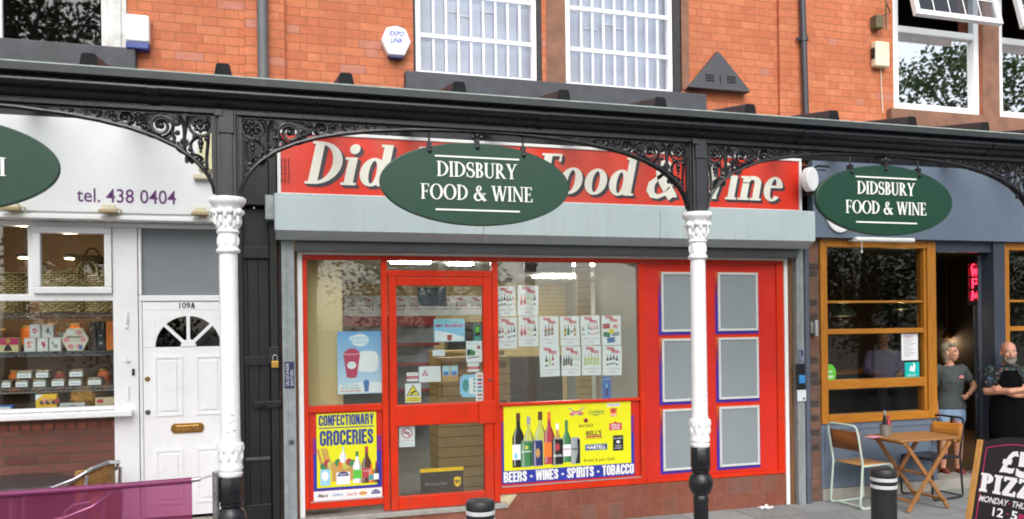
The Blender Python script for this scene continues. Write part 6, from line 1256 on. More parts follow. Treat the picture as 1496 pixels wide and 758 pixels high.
def tube_chair(x, y, rz, lb, metal, seatm, backm):
    "sitter faces local +x"
    o = thing('tubular_chair', lb, 'chair', (x, y, 0), rz, 'tubular steel chairs at the wooden table')
    for s_ in (-1, 1):
        yy = s_*.2; m = MB(metal)
        m.tube([(-.27, yy*.95, .84), (-.255, yy, .76), (-.2, yy, .47), (-.215, yy, .30), (-.24, yy, .05), (-.225, yy, .018), (-.18, yy, .012), (.1, yy, .012), (.19, yy, .012), (.22, yy, .04), (.215, yy, .36), (.205, yy, .425), (.17, yy, .448), (.1, yy, .45), (-.19, yy, .445)], .0115, 9)
        m.build('side_frame', o, smooth=60)
    MB(metal).tube([(-.27, -.19, .84), (-.275, -.17, .862), (-.277, -.12, .868), (-.277, .12, .868), (-.275, .17, .862), (-.27, .19, .84)], .0115, 9).tube([(.17, -.2, .43), (.17, .2, .43)], .009, 8).tube([(-.2, -.2, .03), (-.2, .2, .03)], .009, 8).build('top_rail', o, smooth=60)
    m = MB(seatm); vs = []; n = 8
    for i in range(n+1):
        u = i/n; xx = -.19+.42*u
        for yy in (-.19, -.1, 0, .1, .19): vs.append((xx, yy, .462-.012*math.sin(PI*u)*(1-abs(yy)/.25)-.02*max(0, u-.8)*5*.5))
    m.add(vs, [(i*5+j, i*5+j+5, i*5+j+6, i*5+j+1) for i in range(n) for j in range(4)]); b = m.build('seat', o, smooth=60); q = b.modifiers.new('solid', 'SOLIDIFY'); q.thickness = .012
    m = MB(backm); vs = []
    for yy in (-.205, -.14, -.07, 0, .07, .14, .205):
        for z, dx in ((.60, -.222), (.80, -.258)): vs.append((dx-.018*(1-(yy/.205)**2)+.012, yy, z))
    m.add(vs, [(i*2, i*2+1, i*2+3, i*2+2) for i in range(6)]); b = m.build('backrest', o, smooth=60); q = b.modifiers.new('solid', 'SOLIDIFY'); q.thickness = .01
    local(o); return o
SEATW = wood('chair_plywood', S(208, 156, 88), S(176, 122, 62), 'y', .4); BACKW = wood('chair_back_plywood', S(150, 92, 46), S(118, 66, 30), 'y', .4)
tube_chair(6.04, -.30, rad(6), 'pale green tubular chair with wooden seat, left of the table', pm('mint_tube', S(190, 206, 194), .35, .06, 9), SEATW, BACKW)
tube_chair(7.02, -.22, rad(186), 'black tubular chair with amber wooden back, right of the table', pm('black_tube', S(30, 30, 32), .35, .1, 9), pm('black_seat', S(34, 34, 38), .35, .08, 6), wood('amber_plywood', S(196, 132, 48), S(164, 100, 34), 'y', .4))
# caddy on the table
x, z = P(1296, 629, -.48); zc2 = TZ
cd = thing('caddy_pot', 'grey metal pot holding sauce bottles on the wooden table', 'pot', (x, -.46, zc2)); m = MB(pm('zinc_pot', S(150, 148, 142), .4, .15, 20, metallic=.5)); m.lathe([(.048, 0), (.052, .003), (.062, .12), (.065, .122), (.06, .122), (.05, .01), (.001, .008)], x, -.46, 22)
m.M = None; o = m.build('pot', cd, smooth=40); o.location.z = zc2
for dx, dy, c_, h, r, lb in ((-.018, -.015, 'black', .24, .02, 'dark sauce bottle in the grey pot, left'), (.004, .02, 'black', .25, .02, 'dark sauce bottle in the grey pot, behind'), (.028, -.01, 'red', .2, .026, 'red sauce bottle in the grey pot, right')):
    b = thing('sauce_bottle', lb, 'bottle', (x+dx, -.46+dy, zc2+.01), 0, 'sauce bottles in the grey pot'); MB(INK[c_]).lathe([(r, 0), (r, h*.6), (r*.45, h*.8), (r*.4, h*.86)], n=14).build('bottle_body', b, smooth=50); MB(INK['red' if c_ == 'red' else 'grey']).lathe([(r*.5, h*.861), (r*.45, h), (r*.2, h*1.02)], n=12).build('cap', b, smooth=50)
    if c_ == 'red': MB(PAPER).lathe([(r+.0005, h*.2), (r+.0012, h*.21), (r+.0012, h*.42), (r+.0005, h*.43)], n=14).build('label_band', b, smooth=50)
    local(b)
nx_, _ = P(1275, 634, -.5); nk = thing('napkin', 'pink folded napkin on the wooden table left of the pot', 'napkin', (nx_, -.5, TZ)); nm = MB(pm('pink_napkin', S(216, 150, 170), .8, .06, 9)); nm.M = Matrix.Translation((nx_, -.5, TZ)) @ Matrix.Rotation(rad(12), 4, 'Z'); nm.box(-.08, .08, -.05, .05, .001, .008).build('cloth', nk, bevel=.002)
# pavement sign
ab = thing('pavement_sign', 'black chalkboard pavement sign with oak sides advertising five pound pizza', 'sign board', (5.37, -2.2, 0), rad(-79.6))
LEAN = Matrix.Rotation(rad(-15), 4, 'X')
def abm(mat): m = MB(mat); m.M = LEAN; return m
bw = .70
def arc_top(x0, x1, z, rise, n=16): return [(x1+(x0-x1)*i/n, z+rise*math.sin(PI*i/n)) for i in range(n+1)]
BRD = pm('chalkboard', S(34, 31, 34), .35, .15, 6); OAKF = wood('sign_oak', S(200, 150, 80), S(168, 116, 56), 'z', .5); HOT = pm('hot_pink_line', S(206, 40, 110), .5, .05, 9)
m = abm(BRD).prism([(.05, .06), (bw-.05, .06)]+arc_top(.05, bw-.05, .985, .06), .006, .03); m.build('board', ab)
m = abm(OAKF).box(0, .048, -.005, .035, 0, .99).box(bw-.048, bw, -.005, .035, 0, .99).box(.05, bw-.05, .0, .034, .02, .058); m.build('oak_frame', ab, bevel=.004)
m = abm(HOT); out = [(.085, .10)]+[(.085, .93)]+arc_top(.085, bw-.085, .93, .055)[::-1]+[(bw-.085, .10)]
for q in stroke(out, .006): m.flat(q, .0045)
m.build('border_line', ab, recalc=False)
CHK = pm('chalk_white', (.84, .84, .84), .6, .04, 20); m = abm(CHK); zt = .985
m.text('5', .345, zt-.255, .0035, .205, .125, bold=.05).text('£', .215, zt-.235, .0035, .185, .115, bold=.04, shear=.15)
pl, w_ = serif('PIZZA', W=.24, h=.11, t=.13, e=.07); m.glyphs(pl, .075, zt-.41, .003, .0055, .15, .56/(w_*.15))
m.text('MONDAY', .085, zt-.49, .0035, .05, .23, bold=.02, shear=.2).text('THURSDAY', .345, zt-.49, .0035, .05, .27, bold=.02, shear=.2).text('12', .21, zt-.585, .0035, .07, .085, bold=.02).text('5', .355, zt-.585, .0035, .07, .05, bold=.03).text('Gluten free', .1, zt-.72, .0035, .075, .4, shear=.25, bold=.01)
m.build('lettering', ab, recalc=False)
m = abm(HOT).text('PM', .415, zt-.58, .0035, .05, .08, bold=.02); m.box(.322, .336, .0033, .0055, zt-.470, zt-.463).box(.318, .336, .0033, .0055, zt-.552, zt-.545); m.build('pink_lettering', ab, recalc=False)
m = MB(OAKF); m.M = Matrix.Translation((0, .52, 0)) @ Matrix.Rotation(rad(15), 4, 'X'); m.box(0, .045, -.03, .0, 0, .97).box(bw-.045, bw, -.03, 0, 0, .97).box(.046, bw-.046, -.025, -.003, .5, .54); m.m(BRD).box(.047, bw-.047, -.02, -.008, .06, .95); m.build('rear_leaf', ab, bevel=.004)
local(ab)
# ---------------------------------------------------------------- cafe window stickers and interior
def cafe_note(px, lb, mat, deco=None, yy=.034):
    x0, x1, z0, z1 = RC(*px, yy); o = thing('sticker', lb, 'sticker', ((x0+x1)/2, yy, z0)); m = MB(mat).box(x0, x1, yy, yy+.0012, z0, z1)
    if deco: deco(m, x0, x1, z0, z1, yy)
    m.build('sheet', o, recalc=False); return o
def menu(m, x0, x1, z0, z1, yy):
    m.m(INK['grey'])
    for j in range(16): m.sheet(x0+.03, x0+.03+(x1-x0-.06)*(.5+.5*((j*7) % 5)/4), z0+.04+.021*j, z0+.046+.021*j, yy-.0004)
    m.m(PRED).text('MENU', (x0+x1)/2, z1-.05, yy-.0004, .025, al='c')
cafe_note((1317, 487, 1341, 526), 'white paper menu in the wooden cafe window', PAPER, menu)
cafe_note((1322, 529, 1343, 553), 'teal square sticker under the paper menu', pm('sticker_teal', S(20, 186, 180), .4, .04, 5), lambda m, x0, x1, z0, z1, yy: m.m(INK['white']).flat([(x0+.06, z0+.09), (x0+.13, z0+.075), (x0+.15, z0+.14), (x0+.12, z0+.19), (x0+.11, z0+.13), (x0+.08, z0+.15)], yy-.0006).text('DELIVERY', (x0+x1)/2, z0+.03, yy-.0006, .02, .12, al='c'))
x, z = P(1212, 546, .034); o = thing('sticker', 'round green sticker at the lower left of the cafe window', 'sticker', (x, .034, z)); m = MB(pm('sticker_green', S(96, 190, 60), .4, .04, 5)).prism(ell(x+.005, z, .078, .105, 0, 360, 28)[:-1], .034, .0352); m.m(INK['white']).text('uber', x, z+.012, .0335, .032, .09, al='c').text('eats', x, z-.045, .0335, .032, .09, al='c', bold=.03); m.build('sheet', o, recalc=False)
# neon letters
NEON = emit('red_neon', (1, .02, .05), 3.6)
yn = .55; nx = P(1424, 410, yn)[0]; o = thing('neon_sign', 'stacked red neon letters glowing inside the cafe doorway', 'neon sign', (nx, yn, 2.1))
m = MB(NEON)
def nstroke(pts, cx_, cz_, s_):
    m.tube([(cx_+(p[0]-.5)*s_*.8, yn, cz_+(p[1]-.5)*s_) for p in pts], .0095, 8)
for cl, py in (('W', 396), ('P', 414), ('M', 432)):
    cz_ = P(1424, py, yn)[1]; s_ = .115
    if cl == 'W': nstroke([(0, 1), (.22, 0), (.5, .75), (.78, 0), (1, 1)], nx, cz_, s_)
    if cl == 'M': nstroke([(0, 0), (.1, 1), (.5, .3), (.9, 1), (1, 0)], nx, cz_, s_)
    if cl == 'P': nstroke([(.15, 0), (.15, 1), (.6, 1), (.85, .9), (.9, .75), (.8, .55), (.6, .47), (.15, .47)], nx, cz_, s_)
cz_ = P(1424, 383, yn)[1]; nstroke([(0, .1), (.9, .3), (.95, .55)], nx, cz_, .09)
m.build('tube_letters', o, smooth=60)
zt_n = P(1424, 374, yn)[1]; zb_n = P(1424, 446, yn)[1]
MB(BLACK).box(nx-.07, nx+.08, yn+.03, yn+.045, zb_n, zt_n).box(nx-.01, nx+.01, yn+.046, yn+.06, zt_n, 2.95).build('backing', o)
# pendant lamps and blurred furniture
AMB = emit('amber_bulb', (1, .6, .2), 14)
def pendant(px, py, yy, lb, r=.16, mat=None):
    x, z = P(px, py, yy); o = thing('pendant_lamp', lb, 'lamp', (x, yy, z), 0, 'pendant lamps inside the cafe')
    m = MB(mat or pm('enamel_shade', S(90, 96, 70), .35, .1, 6)); m.lathe([(r, 0), (r*.93, .05), (r*.6, .11), (r*.2, .14), (.012, .15), (.006, 2.95-z)], n=24); m.build('shade', o, smooth=50)
    MB(AMB).ball((0, 0, .03), .028).build('bulb', o, smooth=60); local(o)
    q = bpy.data.lights.new('pendant_glow', 'POINT'); q.energy = 5; q.color = (1, .72, .42); q.shadow_soft_size = .05; g = bpy.data.objects.new('pendant_glow', q); COL.objects.link(g); g.parent = o; g.location = (0, 0, -.06)
pendant(1232, 462, 1.4, 'green domed pendant lamp behind the cafe window'); pendant(1384, 494, 3.6, 'small amber pendant over the woman inside the cafe doorway', .08, pm('copper_shade', S(150, 90, 50), .3, .1, 6, metallic=.7))
pendant(1316, 452, 2.6, 'pendant lamp near the right side of the cafe window', .12)
o = thing('bench', 'pale wooden bench back inside the cafe window', 'bench', (6.1, .75, .1)); MB(SEATW).box(5.75, 6.45, .80, .84, .55, 1.02).build('backrest', o, bevel=.02); MB(SEATW).box(5.75, 6.45, .4, .795, .5, .54).build('seat', o, bevel=.01); m = MB(INTD)
for a in (5.8, 6.4):
    for b in (.45, .75): m.box(a-.02, a+.02, b-.02, b+.02, .1, .499)
m.build('legs_frame', o)
o = thing('counter', 'dark wooden bar counter inside the cafe doorway', 'counter', (8.4, 3.2, .1)); MB(INTD).box(7.5, 10.5, 3.0, 3.6, .1, 1.12).build('front', o); MB(OAKX).box(7.45, 10.55, 2.95, 3.65, 1.121, 1.16).build('top', o, bevel=.005)
# ---------------------------------------------------------------- people
SKIN = pm('skin', S(206, 150, 124), .5, .08, 14); SKINM = pm('tanned_skin', S(196, 138, 112), .5, .1, 14)
def rm(o, vox, it=3):
    q = o.modifiers.new('remesh', 'REMESH'); q.mode = 'VOXEL'; q.voxel_size = vox; q.use_smooth_shade = True
    if it: q = o.modifiers.new('smooth', 'SMOOTH'); q.iterations = it; q.factor = .5
    return o
def limb(m, pts, rs, n=12):
    for i in range(len(pts)-1):
        a, b = Vector(pts[i]), Vector(pts[i+1]); k = 5
        m.tube([a.lerp(b, t/k) for t in range(k+1)], [rs[i]+(rs[i+1]-rs[i])*t/k for t in range(k+1)], n)
    for p, r in zip(pts, rs): m.ball(p, r*.98, n=12, k=8)
FOLD = bpy.data.textures.new('cloth_folds', 'CLOUDS'); FOLD.noise_scale = .11; FOLD.noise_depth = 3
def folds(o, st=.022):
    q = o.modifiers.new('folds', 'DISPLACE'); q.texture = FOLD; q.strength = st; q.mid_level = .5; q.texture_coords = 'LOCAL'; return o
def hair_mat(name, c1, c2):
    k = NT(name); mp = k.node('ShaderNodeMapping'); k.link(k.coord(), mp.inputs[0]); mp.inputs['Scale'].default_value = (1, 1, .12)
    n = k.noise(120, 4, .7, mp.outputs[0]); k.link(k.mix(k.mapr(n, .35, .65, 0, 1), c1, c2), k.b.inputs['Base Color']); k.b.inputs['Roughness'].default_value = .5; k.bump(n, .6, .01); return k.m
def hand(m, w, d, side, up_=None, curl=.5, s=1.):
    "palm from the wrist w along d, thumb towards side, four bent fingers"
    w = Vector(w); d = Vector(d).normalized(); sd = (Vector(side)-d*Vector(side).dot(d)).normalized(); nn = d.cross(sd)
    for t in (.02, .04, .06, .078): m.ball(w+d*t*s, .022*s, .022*s, .022*s, 10, 7)
    for t in (.045, .07):
        for e_ in (-.022, .022): m.ball(w+d*t*s+sd*e_*s, .017*s, n=10, k=7)
    for i, (off, ln) in enumerate(((.03, .066), (.011, .075), (-.009, .07), (-.028, .055))):
        p0 = w+d*.075*s+sd*off*s; p1 = p0+(d*math.cos(curl*.5)+nn*math.sin(curl*.5))*ln*.45*s; p2 = p1+(d*math.cos(curl*1.3)+nn*math.sin(curl*1.3))*ln*.32*s; p3 = p2+(d*math.cos(curl*1.9)+nn*math.sin(curl*1.9))*ln*.25*s
        m.tube([p0, p1, p2, p3], [.0095*s, .009*s, .0085*s, .0065*s], 8)
    q0 = w+d*.03*s+sd*.02*s; q1 = q0+(sd*.8+d*.6)*.034*s; q2 = q1+(sd*.35+d*.9+nn*.2)*.03*s; m.tube([q0, q1, q2], [.012*s, .0105*s, .008*s], 8)
def head(m, c, R, s=1., turn=0., jaw=1., ns=1.):
    "face looks along local -y turned by `turn`"
    T = Matrix.Translation(c) @ Matrix.Rotation(turn, 4, 'Z'); o = m.M; m.M = T
    m.ball((0, .012*s, .03*s), .073*s, .092*s, .088*s, 20, 14); m.ball((0, -.022*s, -.03*s), .058*s*jaw, .068*s, .075*s, 18, 12); m.ball((0, -.05*s, -.085*s), .03*s*jaw, .028*s, .022*s, 12, 8)
    m.tube([(0, -.086*s, .012*s), (0, (-.088-.012*ns)*s, -.012*s), (0, (-.088-.018*ns)*s, -.028*s)], [.009*s, .0115*s, .0145*s*ns], 8); m.ball((0, -.094*s, -.03*s), .016*s*ns, .013*s, .010*s, 8, 6)
    for q in (-1, 1):
        m.ball((q*.074*s, .015*s, -.012*s), .011*s, .02*s, .031*s, 10, 7); m.ball((q*.03*s, -.076*s, .022*s), .022*s, .014*s, .01*s, 10, 6); m.ball((q*.036*s, -.066*s, -.022*s), .022*s, .02*s, .022*s, 10, 7)
    m.ball((0, -.084*s, -.058*s), .024*s, .014*s, .008*s, 10, 6); m.ball((0, -.082*s, -.067*s), .021*s, .013*s, .008*s, 10, 6)
    m.M = o; return T
def face_bits(o, T, s, brow, lip=(150, 84, 78)):
    m = MB(INK['black']); m.M = T
    for q in (-1, 1): m.m(PAPER).ball((q*.03*s, -.0815*s, .005*s), .0125*s, .006*s, .0065*s, 10, 6); m.m(INK['black']).ball((q*.03*s, -.0865*s, .005*s), .0055*s, .003*s, .0055*s, 8, 5)
    m.build('eyes', o, smooth=60)
    m = MB(brow); m.M = T
    for q in (-1, 1): m.tube([(q*.014*s, -.089*s, .024*s), (q*.032*s, -.088*s, .03*s), (q*.05*s, -.074*s, .024*s)], [.0035*s, .0045*s, .003*s], 6)
    m.build('eyebrows', o, smooth=60)
    m = MB(pm('lips', S(*lip), .5, .05, 9)); m.M = T; m.tube([(-.022*s, -.088*s, -.063*s), (0, -.099*s, -.062*s), (.022*s, -.088*s, -.063*s)], [.003*s, .0055*s, .003*s], 6); m.build('lips', o, smooth=60)
# --- woman in the doorway
wx = P(1389, 600, .30)[0]
wo = thing('person', 'woman with blonde bob in grey t-shirt and denim shorts standing in the cafe doorway', 'person', (wx, .30, .1), rad(-22))
m = MB(SKIN); hd = (0, -.012, 1.455)
T = head(m, hd, 0, .98, rad(42), .93, .6)
limb(m, [(0, .012, 1.27), (0, .0, 1.40)], [.05, .045])
limb(m, [(-.155, .01, 1.245), (-.205, .02, 1.00), (-.20, -.055, .80)], [.046, .036, .025]); hand(m, (-.20, -.06, .795), (.02, -.15, -1), (.3, -1, 0), curl=.45, s=.92)
limb(m, [(.155, .01, 1.245), (.32, .05, 1.04), (.19, -.09, .965)], [.046, .037, .026]); hand(m, (.185, -.095, .963), (-.6, -.5, -.35), (0, -.3, 1), curl=.8, s=.92)
for q in (-1, 1): limb(m, [(q*.085, .0, .82), (q*.09, -.01, .45), (q*.095, .02, .26), (q*.095, .03, .07)], [.088, .056, .054, .034]); limb(m, [(q*.095, .03, .05), (q*.1, -.11, .03)], [.036, .028])
m.loft([(0, 0, .72, .15, .1), (0, .0, .85, .17, .115), (0, 0, .98, .145, .1), (0, 0, 1.12, .155, .11), (0, .0, 1.22, .165, .1), (0, .01, 1.28, .12, .075), (0, .012, 1.30, .06, .05)], 20)
rm(m.build('body', wo), .0075)
face_bits(wo, T, .98, pm('fair_brow', S(140, 110, 80), .8, .1, 9))
TEE = pm('grey_t_shirt', S(70, 76, 76), .9, .08, 8, .15, 30)
m = MB(TEE); m.loft([(0, .0, .79, .188, .142), (0, .0, .86, .178, .132), (0, 0, .97, .152, .115), (0, -.012, 1.12, .165, .132), (0, -.005, 1.21, .178, .118), (0, .01, 1.275, .145, .09), (0, .012, 1.30, .075, .065)], 24)
limb(m, [(-.14, .01, 1.25), (-.185, .015, 1.09)], [.066, .062]); limb(m, [(.14, .01, 1.25), (.235, .035, 1.135)], [.066, .062])
folds(rm(m.build('t_shirt', wo), .009, 4))
m = MB(INK['rose']); m.M = Matrix.Translation((.07, -.142, 1.16)) @ Matrix.Rotation(rad(8), 4, 'Z'); m.box(-.03, .03, -.006, .004, -.006, .012).box(-.012, .02, -.007, .004, .016, .026); m.build('shirt_print', wo)
m = MB(pm('light_denim', S(140, 166, 196), .85, .15, 14, .2, 60)); m.loft([(0, 0, .70, .165, .118), (0, 0, .75, .178, .128), (0, 0, .84, .16, .114), (0, 0, .87, .15, .105)], 22)
for q in (-1, 1): limb(m, [(q*.09, 0, .73), (q*.096, -.004, .665)], [.09, .084])
folds(rm(m.build('shorts', wo), .009, 3), .014)
HAIR = hair_mat('ash_blonde_hair', S(190, 176, 150), S(118, 104, 84))
m = MB(HAIR); m.M = T; m.ball((0, .03, .042), .079, .092, .083, 18, 12); m.ball((0, .055, -.03), .068, .05, .09, 16, 10); m.ball((0, .05, -.10), .055, .034, .05, 14, 9); m.ball((.06, .03, -.03), .018, .034, .07, 12, 8); m.ball((-.06, .03, -.03), .018, .034, .07, 12, 8); m.ball((.03, -.04, .088), .045, .042, .024, 12, 8); m.ball((-.03, -.04, .088), .045, .042, .024, 12, 8)
rm(m.build('hair', wo), .008, 2)
for q in (-1, 1):
    m = MB(pm('maroon_shoe', S(120, 52, 50), .6, .1, 9)); m.M = Matrix.Translation((q*.097, -.035, .035)); m.ball((0, 0, .005), .046, .115, .04, 16, 10); m.m(PAPER).ball((0, 0, -.022), .05, .122, .014, 16, 8); m.build('shoe', wo, smooth=60)
local(wo); wo.scale = (.93, .96, 1)
# --- man with folded arms
mx = P(1474, 600, -.28)[0]
mo = thing('person', 'bald man with grey beard, folded arms and black apron beside the cafe doorway', 'person', (mx, -.28, 0), rad(-38))
m = MB(SKINM); hd = (0, -.02, 1.565); T = head(m, hd, 0, 1.04, rad(6), 1.08)
limb(m, [(0, .015, 1.36), (0, 0, 1.50)], [.062, .058])
limb(m, [(-.19, .01, 1.345), (-.225, -.06, 1.125), (-.03, -.235, 1.145), (.07, -.225, 1.16)], [.056, .047, .034, .03]); hand(m, (.07, -.225, 1.16), (1, .25, .25), (0, 0, 1), curl=.7)
limb(m, [(.19, .01, 1.345), (.225, -.06, 1.105), (.03, -.185, 1.10), (-.08, -.17, 1.13)], [.056, .047, .036, .03]); hand(m, (-.08, -.175, 1.13), (-1, .2, .3), (0, 0, 1), curl=.7)
for q in (-1, 1): limb(m, [(q*.095, 0, .86), (q*.1, -.01, .47), (q*.105, .02, .09)], [.10, .064, .045]); limb(m, [(q*.105, .03, .05), (q*.115, -.13, .04)], [.042, .034])
m.loft([(0, 0, .78, .17, .12), (0, 0, .92, .185, .135), (0, 0, 1.05, .18, .135), (0, 0, 1.2, .195, .135), (0, 0, 1.32, .20, .115), (0, .01, 1.39, .14, .085), (0, .015, 1.42, .07, .06)], 20)
rm(m.build('body', mo), .008)
face_bits(mo, T, 1.04, pm('grey_brow', S(110, 100, 92), .8, .1, 9))
m = MB(hair_mat('grey_beard', S(150, 142, 132), S(92, 84, 76))); m.M = T; s = 1.04
m.ball((0, -.055*s, -.098*s), .05*s, .045*s, .04*s, 14, 9); m.ball((.045*s, -.03*s, -.065*s), .022*s, .04*s, .045*s, 12, 8); m.ball((-.045*s, -.03*s, -.065*s), .022*s, .04*s, .045*s, 12, 8); m.tube([(-.035*s, -.08*s, -.062*s), (-.02*s, -.098*s, -.047*s), (0, -.104*s, -.045*s), (.02*s, -.098*s, -.047*s), (.035*s, -.08*s, -.062*s)], [.009]*5, 7)
rm(m.build('beard', mo), .006, 2)
k = NT('floral_shirt'); vo = k.node('ShaderNodeTexVoronoi'); k.link(k.coord(), vo.inputs['Vector']); vo.inputs['Scale'].default_value = 44
rmp = k.node('ShaderNodeValToRGB'); cr = rmp.color_ramp; cr.interpolation = 'CONSTANT'
cr.elements[0].color = (*S(16, 20, 28), 1); cr.elements[1].position = .56; cr.elements[1].color = (*S(34, 58, 50), 1)
for p_, c_ in ((.66, (70, 88, 56)), (.76, (104, 66, 78)), (.83, (50, 76, 104)), (.89, (20, 24, 32))): e_ = cr.elements.new(p_); e_.color = (*S(*c_), 1)
sx_ = k.node('ShaderNodeSeparateColor'); k.link(vo.outputs['Color'], sx_.inputs[0]); k.link(sx_.outputs[0], rmp.inputs[0]); k.link(rmp.outputs[0], k.b.inputs['Base Color']); k.b.inputs['Roughness'].default_value = .85
m = MB(k.m); m.loft([(0, 0, .86, .20, .148), (0, 0, 1.0, .20, .152), (0, 0, 1.2, .212, .152), (0, 0, 1.32, .215, .132), (0, .01, 1.39, .16, .105), (0, .015, 1.425, .085, .078)], 22)
limb(m, [(-.18, .01, 1.345), (-.212, -.04, 1.19)], [.074, .068]); limb(m, [(.18, .01, 1.345), (.212, -.04, 1.18)], [.074, .068])
folds(rm(m.build('shirt', mo), .0095, 3))
m = MB(pm('black_apron', S(9, 9, 11), .95, .1, 8, .15, 30, spec=.1)); vs = []; n = 16
for (z, a0, rx, ry) in ((1.37, 20, .20, .142), (1.29, 27, .222, .158), (1.20, 40, .216, .168), (1.12, 55, .218, .168), (1.0, 75, .206, .16), (.9, 85, .204, .158), (.7, 82, .208, .162), (.46, 72, .215, .17)):
    for i in range(n+1): a = rad(-90-a0+2*a0*i/n); vs.append((rx*math.cos(a), ry*math.sin(a), z))
m.add(vs, [(r*(n+1)+i, r*(n+1)+i+1, (r+1)*(n+1)+i+1, (r+1)*(n+1)+i) for r in range(7) for i in range(n)]); o = m.build('apron', mo, smooth=70); q = o.modifiers.new('solid', 'SOLIDIFY'); q.thickness = .008
m = MB(pm('dark_trousers', S(40, 42, 50), .9, .1, 8, .15, 30)); m.loft([(0, 0, .72, .185, .13), (0, 0, .86, .198, .145), (0, 0, .95, .19, .14)], 20)
for q in (-1, 1): limb(m, [(q*.098, 0, .82), (q*.102, -.008, .47), (q*.106, .02, .08)], [.108, .076, .066])
rm(m.build('trousers', mo), .01, 3)
for q in (-1, 1):
    m = MB(INK['black']); m.M = Matrix.Translation((q*.112, -.05, .035)); m.ball((0, 0, .005), .05, .135, .045, 16, 10); m.ball((0, 0, -.022), .054, .14, .013, 16, 8); m.build('shoe', mo, smooth=60)
local(mo)
# --- seated figure built behind the cafe window for a reflection in its glass
FY = 2.5; fx = P(1291, 520, FY)[0]
po = thing('person', 'seated figure in lilac shirt built for a reflection in the wooden cafe window', 'person', (fx, FY, .42), rad(-30))
m = MB(SKINM); T = head(m, (0, -.02, 1.24), 0, 1.02, rad(-10)); limb(m, [(0, .015, 1.04), (0, 0, 1.17)], [.058, .054])
m.loft([(0, 0, .46, .18, .13), (0, 0, .6, .18, .13), (0, 0, .9, .19, .13), (0, 0, 1.0, .195, .11), (0, .01, 1.06, .13, .08), (0, .015, 1.09, .06, .06)], 20)
for q in (-1, 1):
    limb(m, [(q*.19, .01, 1.01), (q*.25, -.03, .76), (q*.16, -.27, .74)], [.054, .043, .03]); hand(m, (q*.16, -.275, .74), (-q*.3, -1, 0), (-q*1, 0, .3), curl=.5)
    limb(m, [(q*.1, 0, .5), (q*.12, -.44, .52), (q*.12, -.42, .07)], [.09, .062, .042]); limb(m, [(q*.12, -.42, .04), (q*.12, -.56, .035)], [.04, .032])
rm(m.build('body', po), .009); face_bits(po, T, 1.02, INK['brown'])
m = MB(pm('lilac_shirt', S(140, 132, 176), .9, .08, 8, .15, 30)); m.loft([(0, 0, .48, .198, .148), (0, 0, .7, .2, .15), (0, 0, .9, .208, .148), (0, 0, 1.0, .21, .128), (0, .01, 1.06, .15, .1), (0, .015, 1.09, .08, .075)], 20)
for q in (-1, 1): limb(m, [(q*.185, .01, 1.01), (q*.246, -.03, .77), (q*.19, -.18, .745)], [.072, .06, .05])
folds(rm(m.build('shirt', po), .01, 3))
m = MB(pm('dark_trousers', (1, 1, 1))); m.loft([(0, 0, .42, .19, .14), (0, 0, .52, .195, .145)], 18)
for q in (-1, 1): limb(m, [(q*.1, 0, .5), (q*.12, -.44, .52), (q*.12, -.42, .1)], [.1, .074, .06])
rm(m.build('trousers', po), .012, 2)
m = MB(pm('short_brown_hair', S(70, 56, 46), .8, .2, 40, .3, 60)); m.M = T; m.ball((0, .03, .045), .082, .09, .085, 16, 10); m.build('hair', po, smooth=60)
local(po)
o = thing('stool', 'dark wooden stool under the seated figure in the cafe', 'stool', (fx, FY+.02, .18)); m = MB(INTD).lathe([(.17, .64), (.18, .65), (.18, .67), (.16, .68)], n=22).tube([(.17*math.cos(a), .17*math.sin(a), .24) for a in [2*PI*i/20 for i in range(20)]], .012, 6, closed=True)
m.build('seat', o, smooth=40)
for a in range(4): MB(INTD).tube([(.12*math.cos(a*PI/2+.7), .12*math.sin(a*PI/2+.7), .64), (.17*math.cos(a*PI/2+.7), .17*math.sin(a*PI/2+.7), 0)], .016, 8).build('leg', o, smooth=50)
local(o)

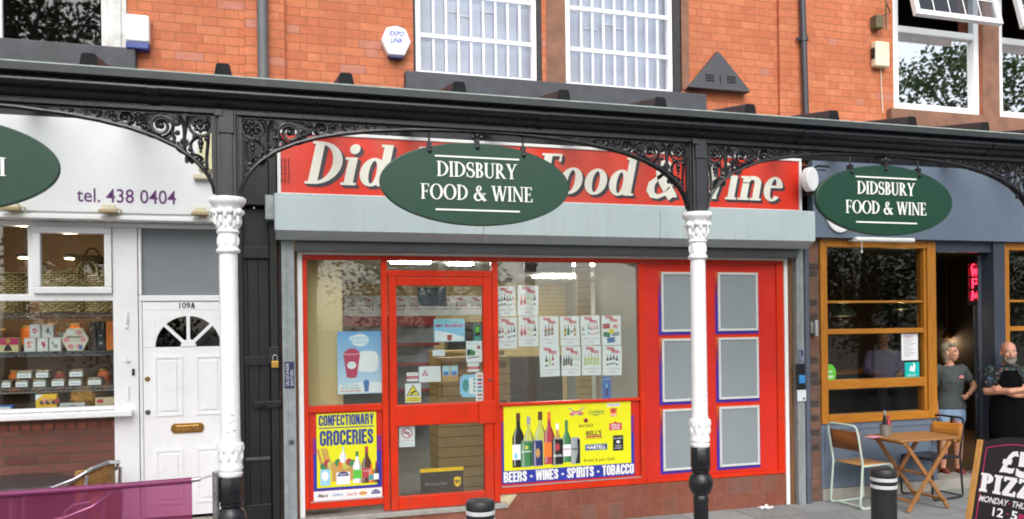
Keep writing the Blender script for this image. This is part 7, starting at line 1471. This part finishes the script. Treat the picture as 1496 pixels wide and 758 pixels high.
# ---------------------------------------------------------------- street trees across the road (seen in the window panes)
LEAF = pm('leaf_green', (.06, .10, .03), .6, .45, 2.2, spec=.3); BARK = pm('tree_bark', S(88, 76, 64), .95, .25, 12, .5, 40)
def leaf_tree(seed, R, zc, n_cl):
    rnd = random.Random(seed); m = MB(LEAF); cl = []
    for i in range(n_cl):
        while True:
            p = Vector((rnd.uniform(-1, 1), rnd.uniform(-1, 1), rnd.uniform(-1, 1)))
            if .25 < p.length < 1: break
        cl.append(Vector((p.x*R, p.y*R, zc+p.z*R*.85)))
    for c in cl:
        cr_ = rnd.uniform(.45, .95)
        for j in range(120):
            q = c+Vector((rnd.gauss(0, 1), rnd.gauss(0, 1), rnd.gauss(0, .8)))*cr_*.55; u = Vector((rnd.gauss(0, 1), rnd.gauss(0, 1), rnd.gauss(0, 1))).normalized(); v_ = u.orthogonal().normalized(); l = rnd.uniform(.05, .095)
            m.add([q-u*l, q+v_*l*.55, q+u*l, q-v_*l*.55], [(0, 1, 2, 3)])
    t = MB(BARK); t.tube([(0, 0, -.14), (.05, 0, 2), (-.03, .04, zc-R*.5), (.0, .0, zc+R*.3)], [.24, .19, .15, .06], 12)
    for c in cl[::5]: a = Vector((0, 0, zc-R*.6)); t.tube([a, a.lerp(c, .5)+Vector((0, 0, .3)), c], [.08, .05, .02], 6)
    return m, t
c_, t_ = leaf_tree(3, 3.1, 6.6, 75)
def tree(x, y, s, rz, lb, first=[None]):
    if first[0] is None:
        o = thing('street_tree', lb, 'tree', (x, y, 0), rz, 'street trees across the road'); c_.build('crown', o, recalc=False); t_.build('trunk', o, smooth=50); local(o); first[0] = o
    else: o = copy_thing(first[0], (x, y, 0), rz, lb)
    o.scale = (s, s, s); return o
tree(22.3, -12.6, 1.2, 0, 'leafy street tree across the road, mirrored in the right upper window'); tree(-5.2, -12.8, 1.15, 1.3, 'leafy street tree across the road, mirrored in the dark left upper window')
tree(12.2, -13.6, .82, 2.4, 'leafy street tree across the road opposite the cafe'); tree(1.2, -14.2, .95, 4.0, 'leafy street tree across the road opposite the red shop'); c2_, t2_ = leaf_tree(9, 2.5, 3.3, 60)
def low_tree(x, y, s, rz, lb, first=[None]):
    if first[0] is None:
        o = thing('street_tree', lb, 'tree', (x, y, 0), rz, 'low bushy trees across the road'); c2_.build('crown', o, recalc=False); t2_.build('trunk', o, smooth=50); local(o); first[0] = o
    else: o = copy_thing(first[0], (x, y, 0), rz, lb)
    o.scale = (s, s, s); return o
low_tree(17.5, -13, 1.0, 0, 'low bushy tree across the road, mirrored in the wooden cafe window'); low_tree(13.6, -14.5, .9, 1.7, 'low bushy tree across the road, between the cafe and the red shop'); low_tree(25.0, -12.9, 1.05, 3.0, 'low bushy tree across the road, farthest along the terrace'); low_tree(4.6, -15, 1.0, 4.1, 'low bushy tree across the road opposite the red panels'); low_tree(-3.4, -15, .95, 5.3, 'low bushy tree across the road opposite the white deli')
